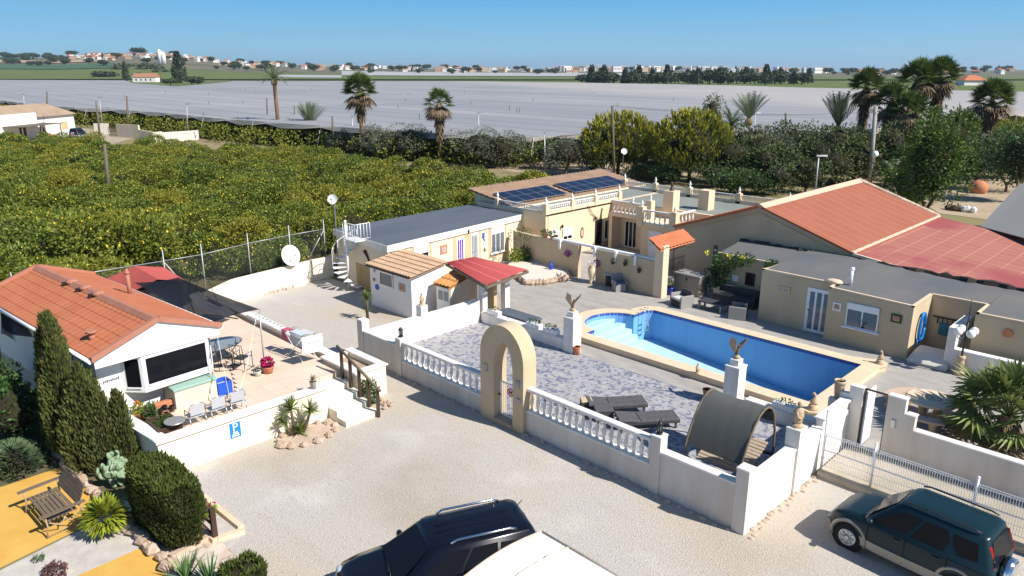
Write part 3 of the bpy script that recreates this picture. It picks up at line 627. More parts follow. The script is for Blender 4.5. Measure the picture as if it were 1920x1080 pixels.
for px_, py_, hw, zt in ((1253,396,.36,4.25),(1319,393,.36,4.2)):
    p = at(px_, py_, 3.0); b = MB(); b.box((p.x-hw,p.y-.1,2.9),(p.x+hw,p.y+.62,zt)); b.build('chimney', M['house'], t)
p = at(1253,396,3.0); b = MB(); b.lathe([(.14,0),(.16,.06),(.09,.12),(.06,.3),(.1,.34),(.02,.5)], (p.x,p.y+.25,4.25), 8); b.build('chimney_pot', M['brownm'], t)
# balcony
b = MB(); b.box((-28.95,37.85,2.33),(-25.7,38.8,2.55)); b.box((-25.7,36.45,2.33),(-23.05,38.8,2.55)); b.build('balcony_slab', M['house'], t)
def small_bal(P, Q, n, z0=2.55, h=.8):
    b = MB(wallxf(P, Q)); L = (Vector(Q)-Vector(P)).length
    b.box((0,-.07,z0),(L,.07,z0+.06)); b.box((0,-.08,z0+h-.07),(L,.08,z0+h)); b.build('balcony_rail', M['white'], t)
    for i in range(n):
        b = MB(wallxf(P, Q)); b.lathe([(r*1.1, z*(h-.13)/.64) for r, z in BAL], (L*(i+.5)/n,0,z0+.06), 6); b.build('baluster', M['white'], t)
small_bal((-28.85,37.95),(-26.1,37.95),9); small_bal((-25.4,36.55),(-23.35,36.55),6); small_bal((-23.15,36.7),(-23.15,38.6),5)
for x, y, zt in ((-25.85,37.9,3.65),(-25.55,36.6,3.5),(-23.2,36.55,3.45)):
    b = MB(); b.box((x-.2,y-.2,2.3),(x+.2,y+.2,zt)); b.build('balcony_pillar', M['house'], t); finial(t, x, y, zt)
finial(t, -27.2, 37.95, 3.35)
b = MB(); b.box((-28.95,37.85,0.0),(-28.7,38.8,2.33)); b.build('porch_wall', M['house'], t)
P, Q = (-29.5,32.6),(-29.5,38.8)
window(t, P, Q, (1033,432,1046,446), 1, .5, False); window(t, P, Q, (1055,429,1072,447), 2, .6, False)
door(t, P, Q, (1116,413,1127,455), 1, 'dark', 'blackm', zb=.3); window(t, P, Q, (1133,413,1145,446), 2, 0, True)
s, z = on_wall(1091,436,P,Q); b = MB(wallxf(P,Q)); rr = [[(s+.16*k*math.cos(a*.5236),-.03,z+.36*k*math.sin(a*.5236)) for a in range(12)] for k in (1,.75)]; b.loft(rr, True, False); b.build('oval_ornament', M['tan'], t)
for px_, py_ in ((1052,424),(1114,409)):
    s, z = on_wall(px_, py_, P, Q); b = MB(wallxf(P,Q)); b.lathe([(.02,.12),(.08,.05),(.05,-.1)], (s,-.12,z), 8); b.build('wall_lamp', M['brownm'], t)
b = MB(); b.tube([(-29.46,36.2,3.1),(-29.46,36.6,2.5),(-29.46,37.6,1.9)], .012, 4); b.tube([(-29.46,36.35,3.1),(-29.46,36.8,2.5),(-29.46,37.7,1.9)], .012, 4); b.build('wall_cable', M['brownm'], t)
P, Q = (-29.5,38.8),(-25.6,38.8)
window(t, P, Q, (1173,413,1193,466), 3, 0, False); 
P, Q = (-25.6,36.7),(-23.3,36.7)
s0, z0, s1, z1 = rect(P, Q, (1218,432,1239,474)); door(t, P, Q, (s0,.22,s1,z1), 0, raw=True)
# solar roof
t = T('tiled_wing', 'low house wing with pale clay tile roof carrying solar panels', 'building', (-34,38,0))
b = MB(); b.prism([(-32.25,32.7),(-32.25,46.2),(-36.2,46.2),(-36.2,32.7)], 0, [3.05,3.05,3.75,3.75]); b.build('wall', M['cream'], t)
tiled_roof(t, (-32.15,46.4,3.08),(-32.15,32.5,3.08),(-36.4,32.3,3.85),(-36.4,46.4,3.85), mat('old_clay_tile', (.40,.26,.175), .9, (.27,.18,.125), 1.2, .5, .4, 20), 9, 34, r=.07)
b = MB(); b.bbox((-32.3,32.6,2.95),(-32.1,46.3,3.12)); b.build('eaves', M['cream'], t)
M['solar'] = brick_mat('solar_cells', (.008,.013,.035), (.010,.015,.04), (.02,.028,.05), .17, .17, 0, .006, .35)
def solar(y0, n, lab):
    o = T('solar_array', lab, 'solar panels', (-33.6,y0+n*.5,3.4), 0, 'solar arrays on the tiled roof')
    sl_ = math.atan2(.7,3.95); X = Matrix.Translation((-32.5,y0,3.32)) @ Matrix.Rotation(sl_, 4, 'Y')
    for k in range(n):
        b = MB(X); b.box((-2.05,k*1.02,0),(0,k*1.02+1.0,.035)); f = b.build('panel_frame', M['alu'], o)
        b = MB(X)
        for q in (0,1): b.box((-2.01+q*1.01,k*1.02+.035,.03),(-1.05+q*1.01,k*1.02+.965,.04))
        b.build('cells', M['solar'], f)
solar(32.75, 5, 'left solar array of five panels on the clay tile roof'); solar(38.6, 6, 'right solar array of six panels on the clay tile roof, beside the mast')

# courtyard walls in front of the house
t = T('courtyard_wall', 'ochre courtyard wall from annex corner to the opening, flower pots and white rail on top', 'wall', (-28,31,0.2))
b = MB(); b.prism([(-30.9,31.0),(-25.55,30.75),(-25.55,31.0),(-30.9,31.25)], .1, 2.02); b.build('wall_body', M['ochre'], t)
t = T('courtyard_wall', 'ochre courtyard wall with hanging pots between the opening and the tiled gate pillar', 'wall', (-22.5,30.9,0.2))
b = MB(); b.box((-24.3,30.75,.1),(-20.5,31.0,2.05)); b.build('wall_body', M['ochre'], t)
t = T('gate_pillar', 'cream gate pillar with sloping orange tile cap above the wrought iron gate', 'gateway', (-20.2,31.2,.2))
b = MB(); b.box((-20.5,30.7,.15),(-20.0,31.2,2.9)); b.build('pillar', M['house'], t)
p = [at(1232,460,2.7), at(1243,474,2.55), at(1279,459,2.55), at(1271,442,2.7)]
tiled_roof(t, (-20.0,30.45,2.75),(-20.0,33.6,2.75),(-20.75,33.6,3.25),(-20.75,30.45,3.25), M['orange'], 2, 10, 'tile_cap', .05)
b = MB()
for i in range(16): y = 31.3+.11*i; b.cyl((-20.2,y,.3),(-20.2,y,2.6), .013, n=5)
for i in range(6): b.tube([(-20.2,31.4+.28*i+.1*math.cos(a*.6),1.5+.35*math.sin(a*.6)) for a in range(11)], .014, 4)
for z in (.3,1.0,2.0,2.58): b.box((-20.23,31.2,z),(-20.17,33.0,z+.03))
b.build('iron_gate', M['blackm'], t)
o = T('wall_rail', 'white pergola rail with drop brackets along the top of the courtyard wall', 'rail', (-25,30.95,2.1))
b = MB(); b.box((-27.6,30.85,2.04),(-20.5,31.05,2.16)); b.build('beam', M['whiteb'], o)
for x in (-26.9,-24.4,-23.0,-21.7):
    b = MB(); b.box((x-.07,30.68,1.62),(x+.07,30.745,2.16)); b.box((x-.07,30.745,2.05),(x+.07,30.85,2.16)); b.build('bracket', M['whiteb'], o)

# ---------------- barn with salmon sheet roof ----------------
t = T('barn', 'big ochre barn with salmon ribbed gable roof and red quarry tile extension', 'barn', (-15,42,0))
VG = 36.0
prof = [(-22.7,2.75),(-17.75,4.5),(-12.85,2.83)]
b = MB(); rings = [[(-22.7,y,0)]+[(x,y,z) for x, z in prof]+[(-12.85,y,0)] for y in (VG,49)]
b.loft([list(reversed(r)) for r in rings]); b.prism([(-12.85,VG),(-5.8,VG),(-5.8,49),(-12.85,49)], 0, [2.75,1.85,1.85,2.75]); b.build('wall', M['ochre2'] if 'ochre2' in M else M['ochre'], t)
def slab(b, p00, p10, p11, p01, th=.1): b.loft([[Vector(p)-Vector((0,0,th)) for p in (p00,p10,p11,p01)], [p00,p10,p11,p01]])
b = MB(); slab(b, (-17.75,VG-.12,4.6),(-12.7,VG-.12,2.92),(-12.7,49.2,2.92),(-17.75,49.2,4.6)); slab(b, (-17.75,VG-.12,4.601),(-17.75,49.2,4.601),(-22.85,49.2,2.8),(-22.85,VG-.12,2.8))
b.build('sheet_roof', M['barnroof'], t)
nr = 13; b = MB()
for k in range(nr):
    y = VG + .35 + (49-VG)*k/nr
    b.loft([[(-17.75,y-.05,4.595),(-12.68,y-.05,2.915),(-12.68,y+.05,2.915),(-17.75,y+.05,4.595)],[(-17.75,y-.03,4.622),(-12.68,y-.03,2.942),(-12.68,y+.03,2.942),(-17.75,y+.03,4.622)]])
b.build('sheet_laps', mat('sheet_lap', (.46,.19,.12), .8), t)
b = MB(); b.loft([[(-18.1,VG-.15,4.52),(-17.4,VG-.15,4.52),(-17.4,49.2,4.52),(-18.1,49.2,4.52)],[(-17.78,VG-.15,4.70),(-17.72,VG-.15,4.70),(-17.72,49.2,4.70),(-17.78,49.2,4.70)]]); b.build('ridge_cap', mat('pale_ridge', (.62,.42,.31), .8), t)
b = MB(); slab(b, (-12.8,VG-.05,2.88),(-5.7,VG-.05,1.95),(-5.7,49.1,1.95),(-12.8,49.1,2.88)); b.build('quarry_tile_roof', M['redtile'], t)
b = MB(); b.box((-12.9,VG-.1,2.9),(-12.72,49.1,2.98)); b.loft([[(-12.8,VG-.14,2.80),(-5.7,VG-.14,1.87),(-5.7,VG-.02,1.87),(-12.8,VG-.02,2.80)],[(-12.8,VG-.14,2.93),(-5.7,VG-.14,2.0),(-5.7,VG-.02,2.0),(-12.8,VG-.02,2.93)]]); b.build('edge_trim', mat('pale_trim', (.68,.55,.42), .8), t)
b = MB()
for i in range(40):
    for (a, c) in ((prof[0],prof[1]),):
        f = (i+.5)/40; x = a[0]+(c[0]-a[0])*f; z = a[1]+(c[1]-a[1])*f; b.cyl((x,VG-.2,z+.08),(x,VG+.1,z+.1), .075, n=6)
b.build('verge_tiles', M['orange'], t)
b = MB()
for i in range(34):
    f = (i+.5)/34; x = -17.75+4.9*f; z = 4.6-1.68*f; b.loft([[(x-.08,48.95,z+.05),(x+.08,48.95,z+.02),(x+.08,49.35,z+.02),(x-.08,49.35,z+.05)],[(x-.06,49,z+.12),(x+.06,49,z+.10),(x+.06,49.3,z+.1),(x-.06,49.3,z+.12)]])
b.build('rear_verge', M['cobble'], t)
b = MB(); b.tube([(-22.6,VG-.02,2.55),(-17.75,VG-.02,4.22),(-12.85,VG-.02,2.6),(-5.8,VG-.02,1.65)], .03, 4); b.build('wall_band', M['ochre'], t)

# ---------------- pool house ----------------
t = T('pool_house', 'low ochre pool house with flat grey felt roof facing the far side of the pool', 'building', (-12,33,.2))
b = MB()
b.prism([(-14.97,31.15),(-11.7,31.15),(-11.7,35.5),(-14.97,35.5)], .1, 2.58); b.prism([(-18.6,33.4),(-14.97,33.4),(-14.97,35.5),(-18.6,35.5)], .1, 2.35)
b.prism([(-11.7,30.65),(-8.35,30.65),(-8.35,35.5),(-11.7,35.5)], .1, [2.5,2.4,2.45,2.55]); b.prism([(-8.35,32.9),(-6.4,32.9),(-6.4,35.5),(-8.35,35.5)], .1, 2.42); b.prism([(-6.4,31.4),(4,31.4),(4,35.5),(-6.4,35.5)], .1, 2.42)
b.build('wall', M['ochre'], t)
b = MB()
b.prism([(-14.85,31.27),(-11.6,31.27),(-11.6,35.9),(-14.85,35.9)], 2.57, [2.6,2.6,2.75,2.75]); b.prism([(-18.5,33.5),(-14.85,33.5),(-14.85,35.9),(-18.5,35.9)], 2.34, [2.37,2.37,2.7,2.7])
b.prism([(-11.6,30.77),(-8.45,30.77),(-8.45,35.9),(-11.6,35.9)], 2.38, [2.52,2.42,2.55,2.72]); b.prism([(-8.45,33.0),(-6.3,33.0),(-6.3,35.9),(-8.45,35.9)], 2.4, [2.44,2.44,2.55,2.55]); b.prism([(-6.3,31.5),(4,31.5),(4,35.9),(-6.3,35.9)], 2.4, [2.44,2.44,2.55,2.55])
b.build('flat_roof', M['felt'], t)
b = MB(); e = [(-18.6,33.4,2.38),(-14.97,33.4,2.38),(-14.97,31.15,2.62),(-11.7,31.15,2.6),(-11.7,30.65,2.53),(-8.35,30.65,2.43),(-8.35,32.9,2.45),(-6.4,32.9,2.45),(-6.4,31.4,2.45),(4,31.4,2.45)]
for p, q in zip(e[:-1], e[1:]):
    p, q = Vector(p), Vector(q); d = (q-p).normalized(); n_ = Vector((-d.y,d.x,0))*.11
    b.loft([[p-Vector((0,0,.04)),q-Vector((0,0,.04)),q+n_-Vector((0,0,.04)),p+n_-Vector((0,0,.04))],[p+Vector((0,0,.03)),q+Vector((0,0,.03)),q+n_+Vector((0,0,.03)),p+n_+Vector((0,0,.03))]])
b.build('roof_edge', M['coping'], t)
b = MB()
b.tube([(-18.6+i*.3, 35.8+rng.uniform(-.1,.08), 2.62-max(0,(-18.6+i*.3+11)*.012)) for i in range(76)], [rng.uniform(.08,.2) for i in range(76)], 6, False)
b.build('gap_shadow_strip', mat('gap_shadow_dark', (.05,.04,.035), .95), t)  # dark strip modelled as the shadow in the gap before the barn wall
P, Q = (-14.97,31.15),(-11.7,31.15)
door(t, P, Q, (1516,538,1552,625), 3, 'greyglass', zb=.22); plaque(t, P, Q, (1460,535,1481,552), 'picture', 'tan')
P, Q = (-11.7,30.65),(-8.35,30.65)
s0, z0, s1, z1 = rect(P, Q, (1590,566,1644,624)); window(t, P, Q, (s0,z0,s1,z1), 2, .22, True, raw=True, glass='greyglass')
plaque(t, P, Q, (1563,566,1576,584), 'picture2', 'whiteb'); plaque(t, P, Q, (1672,587,1690,607), 'picture2', 'green')
P, Q = (-18.6,33.4),(-14.97,33.4); window(t, P, Q, (1399,510,1414,537), 1, 0, False, m='brownm', bars=4); plaque(t, P, Q, (1374,515,1384,528), 'whiteb', 'whiteb')
b = MB(); p = Vector((-11.2,31.6,2.5)); b.cyl(p, p+Vector((0,0,.75)), .07, n=10); b.cyl(p+Vector((-.08,0,.75)), p+Vector((.08,0,.75)), .075, n=10); b.build('vent_pipe', M['whiteb'], t)
b = MB(); b.ell((-11.75,31.25,2.66), (.42,.3,.1), 9, 5, .1, rng); b.build('roof_patch', M['coping'], t)
b = MB(); b.box((-8.2,32.83,1.55),(-7.0,32.9,1.6))
for i in range(6): b.cyl((-8.0+.18*i,32.84,1.3),(-8.0+.18*i,32.84,1.56), .025, n=5)
b.build('tool_rack', M['blackm'], t)
b = MB(); b.box((-7.9,32.8,.85),(-6.9,32.88,1.35)); b.build('hanging_towel', mat('teal_cloth', (.03,.12,.18), .9, (.05,.18,.24), 5, .5), t)
s, z = on_wall(1890,625,(-6.4,31.4),(4,31.4)); b = MB(wallxf((-6.4,31.4),(4,31.4))); b.cyl((s,-.04,z),(s,0,z), .17, n=16); b.build('round_plate', M['terra'], t)
t = T('terrace_end_wall', 'low white wall with ledge right of the white globe lamp, before the ochre wall', 'wall', (-5,31,.2))
b = MB(); b.box((-7.05,30.7,.15),(4,30.95,1.05)); b.box((-7.05,30.7,1.05),(-6.75,32.9,1.9)); b.build('wall_body', M['white'], t); b = MB(); b.bbox((-6.75,30.67,1.05),(4,30.98,1.1)); b.build('wall_coping', M['whiteb'], t)
# ---------------- raised terrace of the park home ----------------
ZT = .95
b = MB(); b.prism([(-33,-2),(-20.75,6.3),(-20.75,11.7),(-21.8,11.75),(-21.8,13.2),(-33.9,13.2),(-34.2,8),(-34.5,-2)], -.02, ZT)
b = MB(); b.prism([(-33.5,5.0),(-23.6,5.9),(-20.75,6.35),(-20.75,11.72),(-21.75,11.72),(-21.75,13.35),(-33.9,13.35)], -.02, ZT); o = b.build('raised_terrace', M['terracetile']); o['kind'] = 'structure'
M['terrwall'] = mat('cream_terrace_wall', (.82,.76,.62), .85, (.78,.71,.56), .7, .4, .25, 40)
t = T('terrace_wall', 'long cream terrace front wall with white coping and blue parking sign', 'wall', (-20.6,9,0))
b = MB(); b.box((-20.78,6.25,0),(-20.55,11.75,1.08)); b.prism([(-20.78,6.25),(-20.6,6.25),(-23.4,5.95),(-23.4,6.15),(-20.78,6.45)], 0, 1.05); b.build('wall_body', M['terrwall'], t)
b = MB(); b.bbox((-20.92,6.2,1.08),(-20.48,11.8,1.15)); b.prism([(-20.92,6.2),(-20.92,6.6),(-23.4,6.3),(-23.4,5.9),(-20.9,6.19)], 1.08, 1.149); b.build('wall_coping', M['white'], t)
s, z = on_wall(441,806,(-20.55,6),(-20.55,12)); y = 6+s
sg = T('parking_sign', 'blue parking sign with white letter P on the cream terrace wall', 'sign', (-20.54,y,z))
b = MB(); b.bbox((-20.55,y-.17,z-.25),(-20.535,y+.17,z+.25),.004); b.build('panel', mat('sign_blue', (.01,.22,.68), .4), sg)
lt = mat('sign_white', (.85,.87,.9), .5)
text('P', .38, 'letter', lt, sg, (-20.53,y,z+.09), (R(90),0,R(90)))
b = MB()
for i, (wd, zz) in enumerate(((.16,-.07),(.21,-.13),(.25,-.19))):
    for k in range(4): b.box((-20.535,y-wd/2+k*wd/4,z+zz-.02),(-20.531,y-wd/2+k*wd/4+wd/5.2,z+zz+.02))
b.build('small_lettering', lt, sg)
t = T('terrace_side_wall', 'low white topped wall along the gravel side of the terrace ending in a planter', 'wall', (-26,13.5,0))
b = MB(); b.box((-33.6,13.35,0),(-23.0,13.55,1.12)); b.box((-23.0,13.1,0),(-22.7,13.3,1.12)); b.box((-22.7,13.1,0),(-20.75,13.3,1.12)); b.box((-23.0,14.1,0),(-20.75,14.3,1.12)); b.box((-20.95,13.3,0),(-20.75,14.1,1.12)); b.box((-23.0,13.3,0),(-22.8,14.1,1.12)); b.build('wall_body', M['terrwall'], t)
b = MB(); b.bbox((-33.6,13.25,1.12),(-23.0,13.65,1.18)); b.bbox((-23.05,13.0,1.12),(-20.7,13.35,1.18)); b.bbox((-23.05,14.05,1.12),(-20.7,14.38,1.18)); b.bbox((-21.02,13.352,1.12),(-20.7,14.048,1.179)); b.build('wall_coping', M['white'], t)
b = MB(); b.box((-22.8,13.3,.5),(-20.95,14.1,.95)); b.build('planter_soil', M['stone'], t)
t = T('terrace_steps', 'cream rendered flight of steps from the gravel up to the terrace', 'steps', (-20,12.4,0))
for k in range(4):
    b = MB(); b.bbox((-21.75+.0,11.76,0 if k == 3 else .0),(-21.1+.52*k+.0,13.05-.02*k,.8-.2*k) if False else (-21.05+.52*k,13.0,.78-.2*k),.012)
    b = MB(); b.bbox((-21.75 if k == 0 else -21.05+.52*(k-1),11.76,0),(-21.05+.52*k,13.05,.78-.195*k),.012); b.build('step', M['terrwall'], t)
t = T('handrail', 'dark brown wooden handrail on five posts down the terrace steps', 'handrail', (-20.3,13,.5))
for k in range(5):
    x = -21.5+.53*k; z0 = (.95,.8,.6,.4,.2)[k]; b = MB(); b.box((x-.045,12.92,z0-.2),(x+.045,13.01,z0+.85)); b.build('post', M['brownm'], t)
b = MB(); b.cyl((-21.75,12.965,1.95),(-19.2,12.965,1.02), .05, n=8); b.build('rail', M['wood'], t)
# ---------------- park home ----------------
HA = R(5.0); HO = (-23.55, 7.45)
def hp(x, y): c_, s_ = math.cos(HA), math.sin(HA); return (HO[0]+x*c_-y*s_, HO[1]+x*s_+y*c_)
t = T('park_home', 'white sided park home with orange tiled roof and bay window on the terrace', 'mobile home', (*HO, ZT), HA)
L_, W_ = 9.3, 1.95; ZE, ZR = 2.28, 2.98
HX = MW[t]
def HB(): b = MB(); b.local = True; return b
b = HB(); b.loft([[(-L_,-W_+.2,0),(0,-W_+.2,0),(0,W_-.2,0),(-L_,W_-.2,0)],[(-L_,-W_+.2,ZE-.12),(0,-W_+.2,ZE-.12),(0,W_-.2,ZE-.12),(-L_,W_-.2,ZE-.12)]]); b.build('wall', M['siding2'] if 'siding2' in M else M['white'], t)
m = mat('white_boards', (.85,.84,.81), .55, spec=.3); n = m.node_tree.nodes; l = m.node_tree.links
tc = n.new('ShaderNodeTexCoord'); wv = n.new('ShaderNodeTexWave'); wv.bands_direction = 'Z'; wv.wave_profile = 'SAW'; wv.inputs['Scale'].default_value = 1/.155/2*.318*1.0
bp = n.new('ShaderNodeBump'); bp.inputs['Strength'].default_value = .7; bp.inputs['Distance'].default_value = .02; l.new(tc.outputs['Object'], wv.inputs[0]); l.new(wv.outputs['Fac'], bp.inputs['Height']); l.new(bp.outputs[0], n['Principled BSDF'].inputs['Normal'])
for o in t.children: o.data.materials[0] = m
b = HB(); b.loft([[(.55,-W_,ZE-.3),(.55,W_,ZE-.3),(.55,W_,ZE-.02),(.55,0,ZR-.04),(.55,-W_,ZE-.02)][::-1], [(.6,-W_,ZE-.3),(.6,W_,ZE-.3),(.6,W_,ZE-.02),(.6,0,ZR-.04),(.6,-W_,ZE-.02)][::-1]]); b.box((0,-W_+.1,ZE-.32),(.55,W_-.1,ZE-.28)); b.build('gable_board', m, t)
b = HB(); N = 9; th = .05
for sg_ in (-1, 1):
    for k in range(6):
        f0, f1 = k/6, (k+1)/6; y0, y1 = sg_*(W_+.05)*(1-f0), sg_*(W_+.05)*(1-f1); z0, z1 = ZE+(ZR-ZE)*f0, ZE+(ZR-ZE)*f1
        nx = 60; r0 = []; r1 = []; rb = []
        for i in range(nx+1):
            x = -L_-.1+(L_+.75)*i/nx; h = .011*abs(math.sin(math.pi*i/2))+.0
            r0.append((x,y0,z0+.026+h)); r1.append((x,y1,z1+.012+h)); rb.append((x,y0,z0-.005))
        F_ = [(i,i+1,nx+2+i,nx+1+i) if sg_ < 0 else (i+1,i,nx+1+i,nx+2+i) for i in range(nx)]
        b.add(r0+r1, F_); b.add(rb+r0, F_)
b.build('roof', M['orange'], t)
b = HB(); b.poly([(-L_,-W_,ZE-.03),(.6,-W_,ZE-.03),(.6,W_,ZE-.03),(-L_,W_,ZE-.03)]); b.build('soffit', M['whiteb'], t)
b = HB(); b.loft([[(-L_-.12,-.2,ZR-.03),(.68,-.2,ZR-.03),(.68,.2,ZR-.03),(-L_-.12,.2,ZR-.03)],[(-L_-.12,-.06,ZR+.10),(.68,-.06,ZR+.10),(.68,.06,ZR+.10),(-L_-.12,.06,ZR+.10)]])
for sg_ in (-1, 1):
    p0, p1 = (sg_*(W_+.08),ZE), (sg_*.05,ZR+.02)
    for xx in (.55,-L_-.16): b.loft([[(xx,p0[0],p0[1]-.06),(xx+.14,p0[0],p0[1]-.06),(xx+.14,p1[0],p1[1]-.06),(xx,p1[0],p1[1]-.06)],[(xx,p0[0],p0[1]+.1),(xx+.14,p0[0],p0[1]+.1),(xx+.14,p1[0],p1[1]+.1),(xx,p1[0],p1[1]+.1)]])
b.build('ridge_and_verge', M['ridge'], t)
for x in (-5.9,-4.7,-3.6):
    b = HB(); b.ell((x,-.02,ZR+.06), (.24,.22,.10), 10, 6); b.build('roof_vent', M['ridge'], t)
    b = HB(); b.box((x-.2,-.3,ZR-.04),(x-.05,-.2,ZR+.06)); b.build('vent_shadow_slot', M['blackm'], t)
b = HB(); b.cyl((-4.5,1.35,2.4),(-4.5,1.35,3.3), .075, n=10); b.lathe([(.1,0),(.1,.05),(.05,.1),(.05,.18)], (-4.5,1.35,3.3), 10); b.box((-4.75,1.1,2.5),(-4.25,1.6,2.54)); b.build('flue', M['ridge'], t)
b = HB(); b.cyl((-.7,-1.45,2.4),(-.7,-1.45,2.68), .1, n=8); b.cyl((-.7,-1.45,2.68),(-.7,-1.45,2.76), .17, n=8); b.build('soil_vent', M['ridge'], t)
# bay window
bx, by0, by1 = .55, -.62, 1.55
b = HB(); pts = [(0,by0-.42),(bx,by0),(bx,by1),(0,by1+.32)]
b.loft([[(x,y,.78) for x, y in pts],[(x,y,1.98) for x, y in pts]], True, True)
w_ = b.build('bay_window', M['whiteb'], t)
b = HB(); b.poly([(0.02,by0-.42,.77),(bx+.02,by0,.77),(bx+.02,by1,.77),(0.02,by1+.32,.77)][::-1]); b.build('bay_base', M['white'], t)
def bpane(p, q, i0, i1, z0, z1):
    p, q = Vector((*p,0)), Vector((*q,0)); e = (q-p).normalized(); n = Vector((e.y,-e.x,0)); a = p+e*i0+n*.012; c = q-e*i1+n*.012
    b = HB(); b.poly([(a.x,a.y,z0),(c.x,c.y,z0),(c.x,c.y,z1),(a.x,a.y,z1)]); b.build('pane', M['dark'], w_)
    b = HB(); b.loft([[(a.x+n.x*k,a.y+n.y*k,z0-.05),(c.x+n.x*k,c.y+n.y*k,z0-.05),(c.x+n.x*k,c.y+n.y*k,z0-.02),(a.x+n.x*k,a.y+n.y*k,z0-.02)] for k in (0,.03)]); b.build('pane_ledge', M['whiteb'], w_)
bpane((bx,by0),(bx,by1), .12, .12, 1.0, 1.85); bpane((0,by0-.42),(bx,by0), .14, .1, .95, 1.87); bpane((bx,by1),(0,by1+.32), .1, .1, .95, 1.87)
b = HB(); rr = [[(.02,-1.35+.30*k*math.cos(a*.2618),1.28+.11*k*math.sin(a*.2618)) for a in range(24)] for k in (1,.96)]; b.loft(rr, False, False)
for i in range(9): b.box((.012,-1.6+i*.055,1.25+.012*(i % 2)),(.02,-1.565+i*.055,1.31+.01*(i % 3)))
b.build('oval_script_emblem', mat('emblem', (.12,.10,.2), .5), t)
for (x0, x1) in ((-8.3,-7.2),(-4.6,-3.2)):
    b = HB(); b.box((x0,-W_+.16,.9),(x1,-W_+.2,1.9)); w2 = b.build('window', M['whiteb'], t); b = HB(); b.box((x0+.08,-W_+.15,.98),(x1-.08,-W_+.17,1.82)); b.build('pane', M['dark'], w2)
b = HB(); b.box((-6.6,W_-.2,.0),(-5.7,W_-.15,1.95)); b.build('door', M['whiteb'], t)
b = HB(); b.cyl((-L_,-W_-.1,ZE-.06),(.6,-W_-.1,ZE-.06), .06, n=6); b.cyl((-L_,W_+.1,ZE-.06),(.6,W_+.1,ZE-.06), .06, n=6); b.cyl((.05,W_-.12,ZE-.1),(.05,W_-.12,0), .04, n=6); b.build('gutter', M['whiteb'], t)
# shed behind with red roof
t = T('garden_shed', 'shed with faded red corrugated gable roof behind the park home', 'shed', (-33.2,9.5,ZT))
pz, ez = 2.95, 2.45
r0, r1 = at(252,499,pz), at(296,524,pz+.0); l0, l1 = at(200,522,ez), at(252,545,ez); q0, q1 = at(308,502,ez), at(346,526,ez)
b = MB()
for P0, P1, Q0, Q1 in ((r0,r1,l0,l1),(r1,r0,q1,q0)):
    for i in range(14):
        f, g_ = i/14, (i+1)/14; h = .04
        m0 = P0.lerp(P1,(f+g_)/2)+Vector((0,0,h)); m1 = Q0.lerp(Q1,(f+g_)/2)+Vector((0,0,h))
        b.poly([P0.lerp(P1,f),Q0.lerp(Q1,f),m1,m0]); b.poly([m0,m1,Q0.lerp(Q1,g_),P0.lerp(P1,g_)])
b.build('roof', mat('faded_red', (.42,.085,.07), .8, (.35,.08,.07), 2, .5), t)
b = MB(); b.prism([l0.lerp(q0,.08),q0.lerp(l0,.08),q1.lerp(l1,.1),l1.lerp(q1,.1)], .3, ez-.05); b.build('wall', M['blackm'], t)
# shade nets
M['net'] = net_mat('black_shade_net', (.012,.015,.024), .93)
def sail(name, label, cs, sag, n=10, pull=0.0):
    c0, c1, c2, c3 = map(Vector, cs); b = MB(); vs = []
    for i in range(n+1):
        for j in range(n+1):
            u, v = i/n, j/n; p = c0.lerp(c1,u).lerp(c3.lerp(c2,u),v); k = 16*u*(1-u)*v*(1-v)
            cen = (c0+c1+c2+c3)/4; ed = pull*(4*u*(1-u)*(1-abs(2*v-1)**0) if False else (abs(2*v-1)**4*4*u*(1-u)+abs(2*u-1)**4*4*v*(1-v)))
            p = p.lerp(cen, ed*.5); vs.append(p-Vector((0,0,sag*k)))
    b.add(vs, [(i*(n+1)+j,(i+1)*(n+1)+j,(i+1)*(n+1)+j+1,i*(n+1)+j+1) for i in range(n) for j in range(n)], True)
    return tag(b.build(name, M['net']), label, 'shade sail')
sail('shade_sail', 'black shade net sail stretched from park home roof to a pole over the terrace', [at(252,530,3.25),at(334,520,3.55),at(487,580,3.05),at(385,612,2.85)], .25, pull=.14)
sail('shade_sail', 'dark shade net hanging left of the park home below its eaves', [at(2,578,3.0),at(38,590,3.05),at(62,632,2.9),at(2,626,2.5)], .15)
t = T('sail_pole', 'thin grey pole with guy rope holding the corner of the black shade sail', 'pole', tuple(at(497,694,ZT)))
b = MB(); p = at(497,694,ZT); q = at(487,580,3.07); b.cyl(p, (p.x,p.y,3.1), .025); b.cyl((p.x,p.y,3.05), q, .012, n=5); b.build('pole', M['galv'], t)
p = at(430,645,ZT)
# bunting of little flags
t = T('bunting', 'string of small pastel flags running down from the shade sail pole to the terrace', 'bunting', tuple(at(487,580,3.0)))
FC = [mat('flag_'+k, c, .9) for k, c in (('white',(.8,.8,.8)),('pink',(.75,.4,.38)),('yellow',(.75,.65,.25)),('green',(.4,.6,.4)),('blue',(.3,.4,.65)))]
P0, P1 = at(480,592,2.9), at(440,760,ZT+.05)
b = MB(); ps = [P0.lerp(P1,k/12)-Vector((0,0,.25*math.sin(math.pi*k/12))) for k in range(13)]; b.tube(ps, .006, 4); b.build('cord', M['whiteb'], t)
for k in range(12):
    p = ps[k].lerp(ps[k+1],.5); b = MB(); e = (ps[k+1]-ps[k]).normalized()*.09; d = Vector((0,0,-.2)); b.loft([[p-e,p+e,p+d],[p-e+Vector((.004,.004,0)),p+e+Vector((.004,.004,0)),p+d+Vector((.004,.004,0))]]); b.build('flag', FC[k % 5], t)
t = T('bunting', 'string of small pastel flags from park home eave corner to the white chairs', 'bunting', tuple(at(405,625,3.1)))
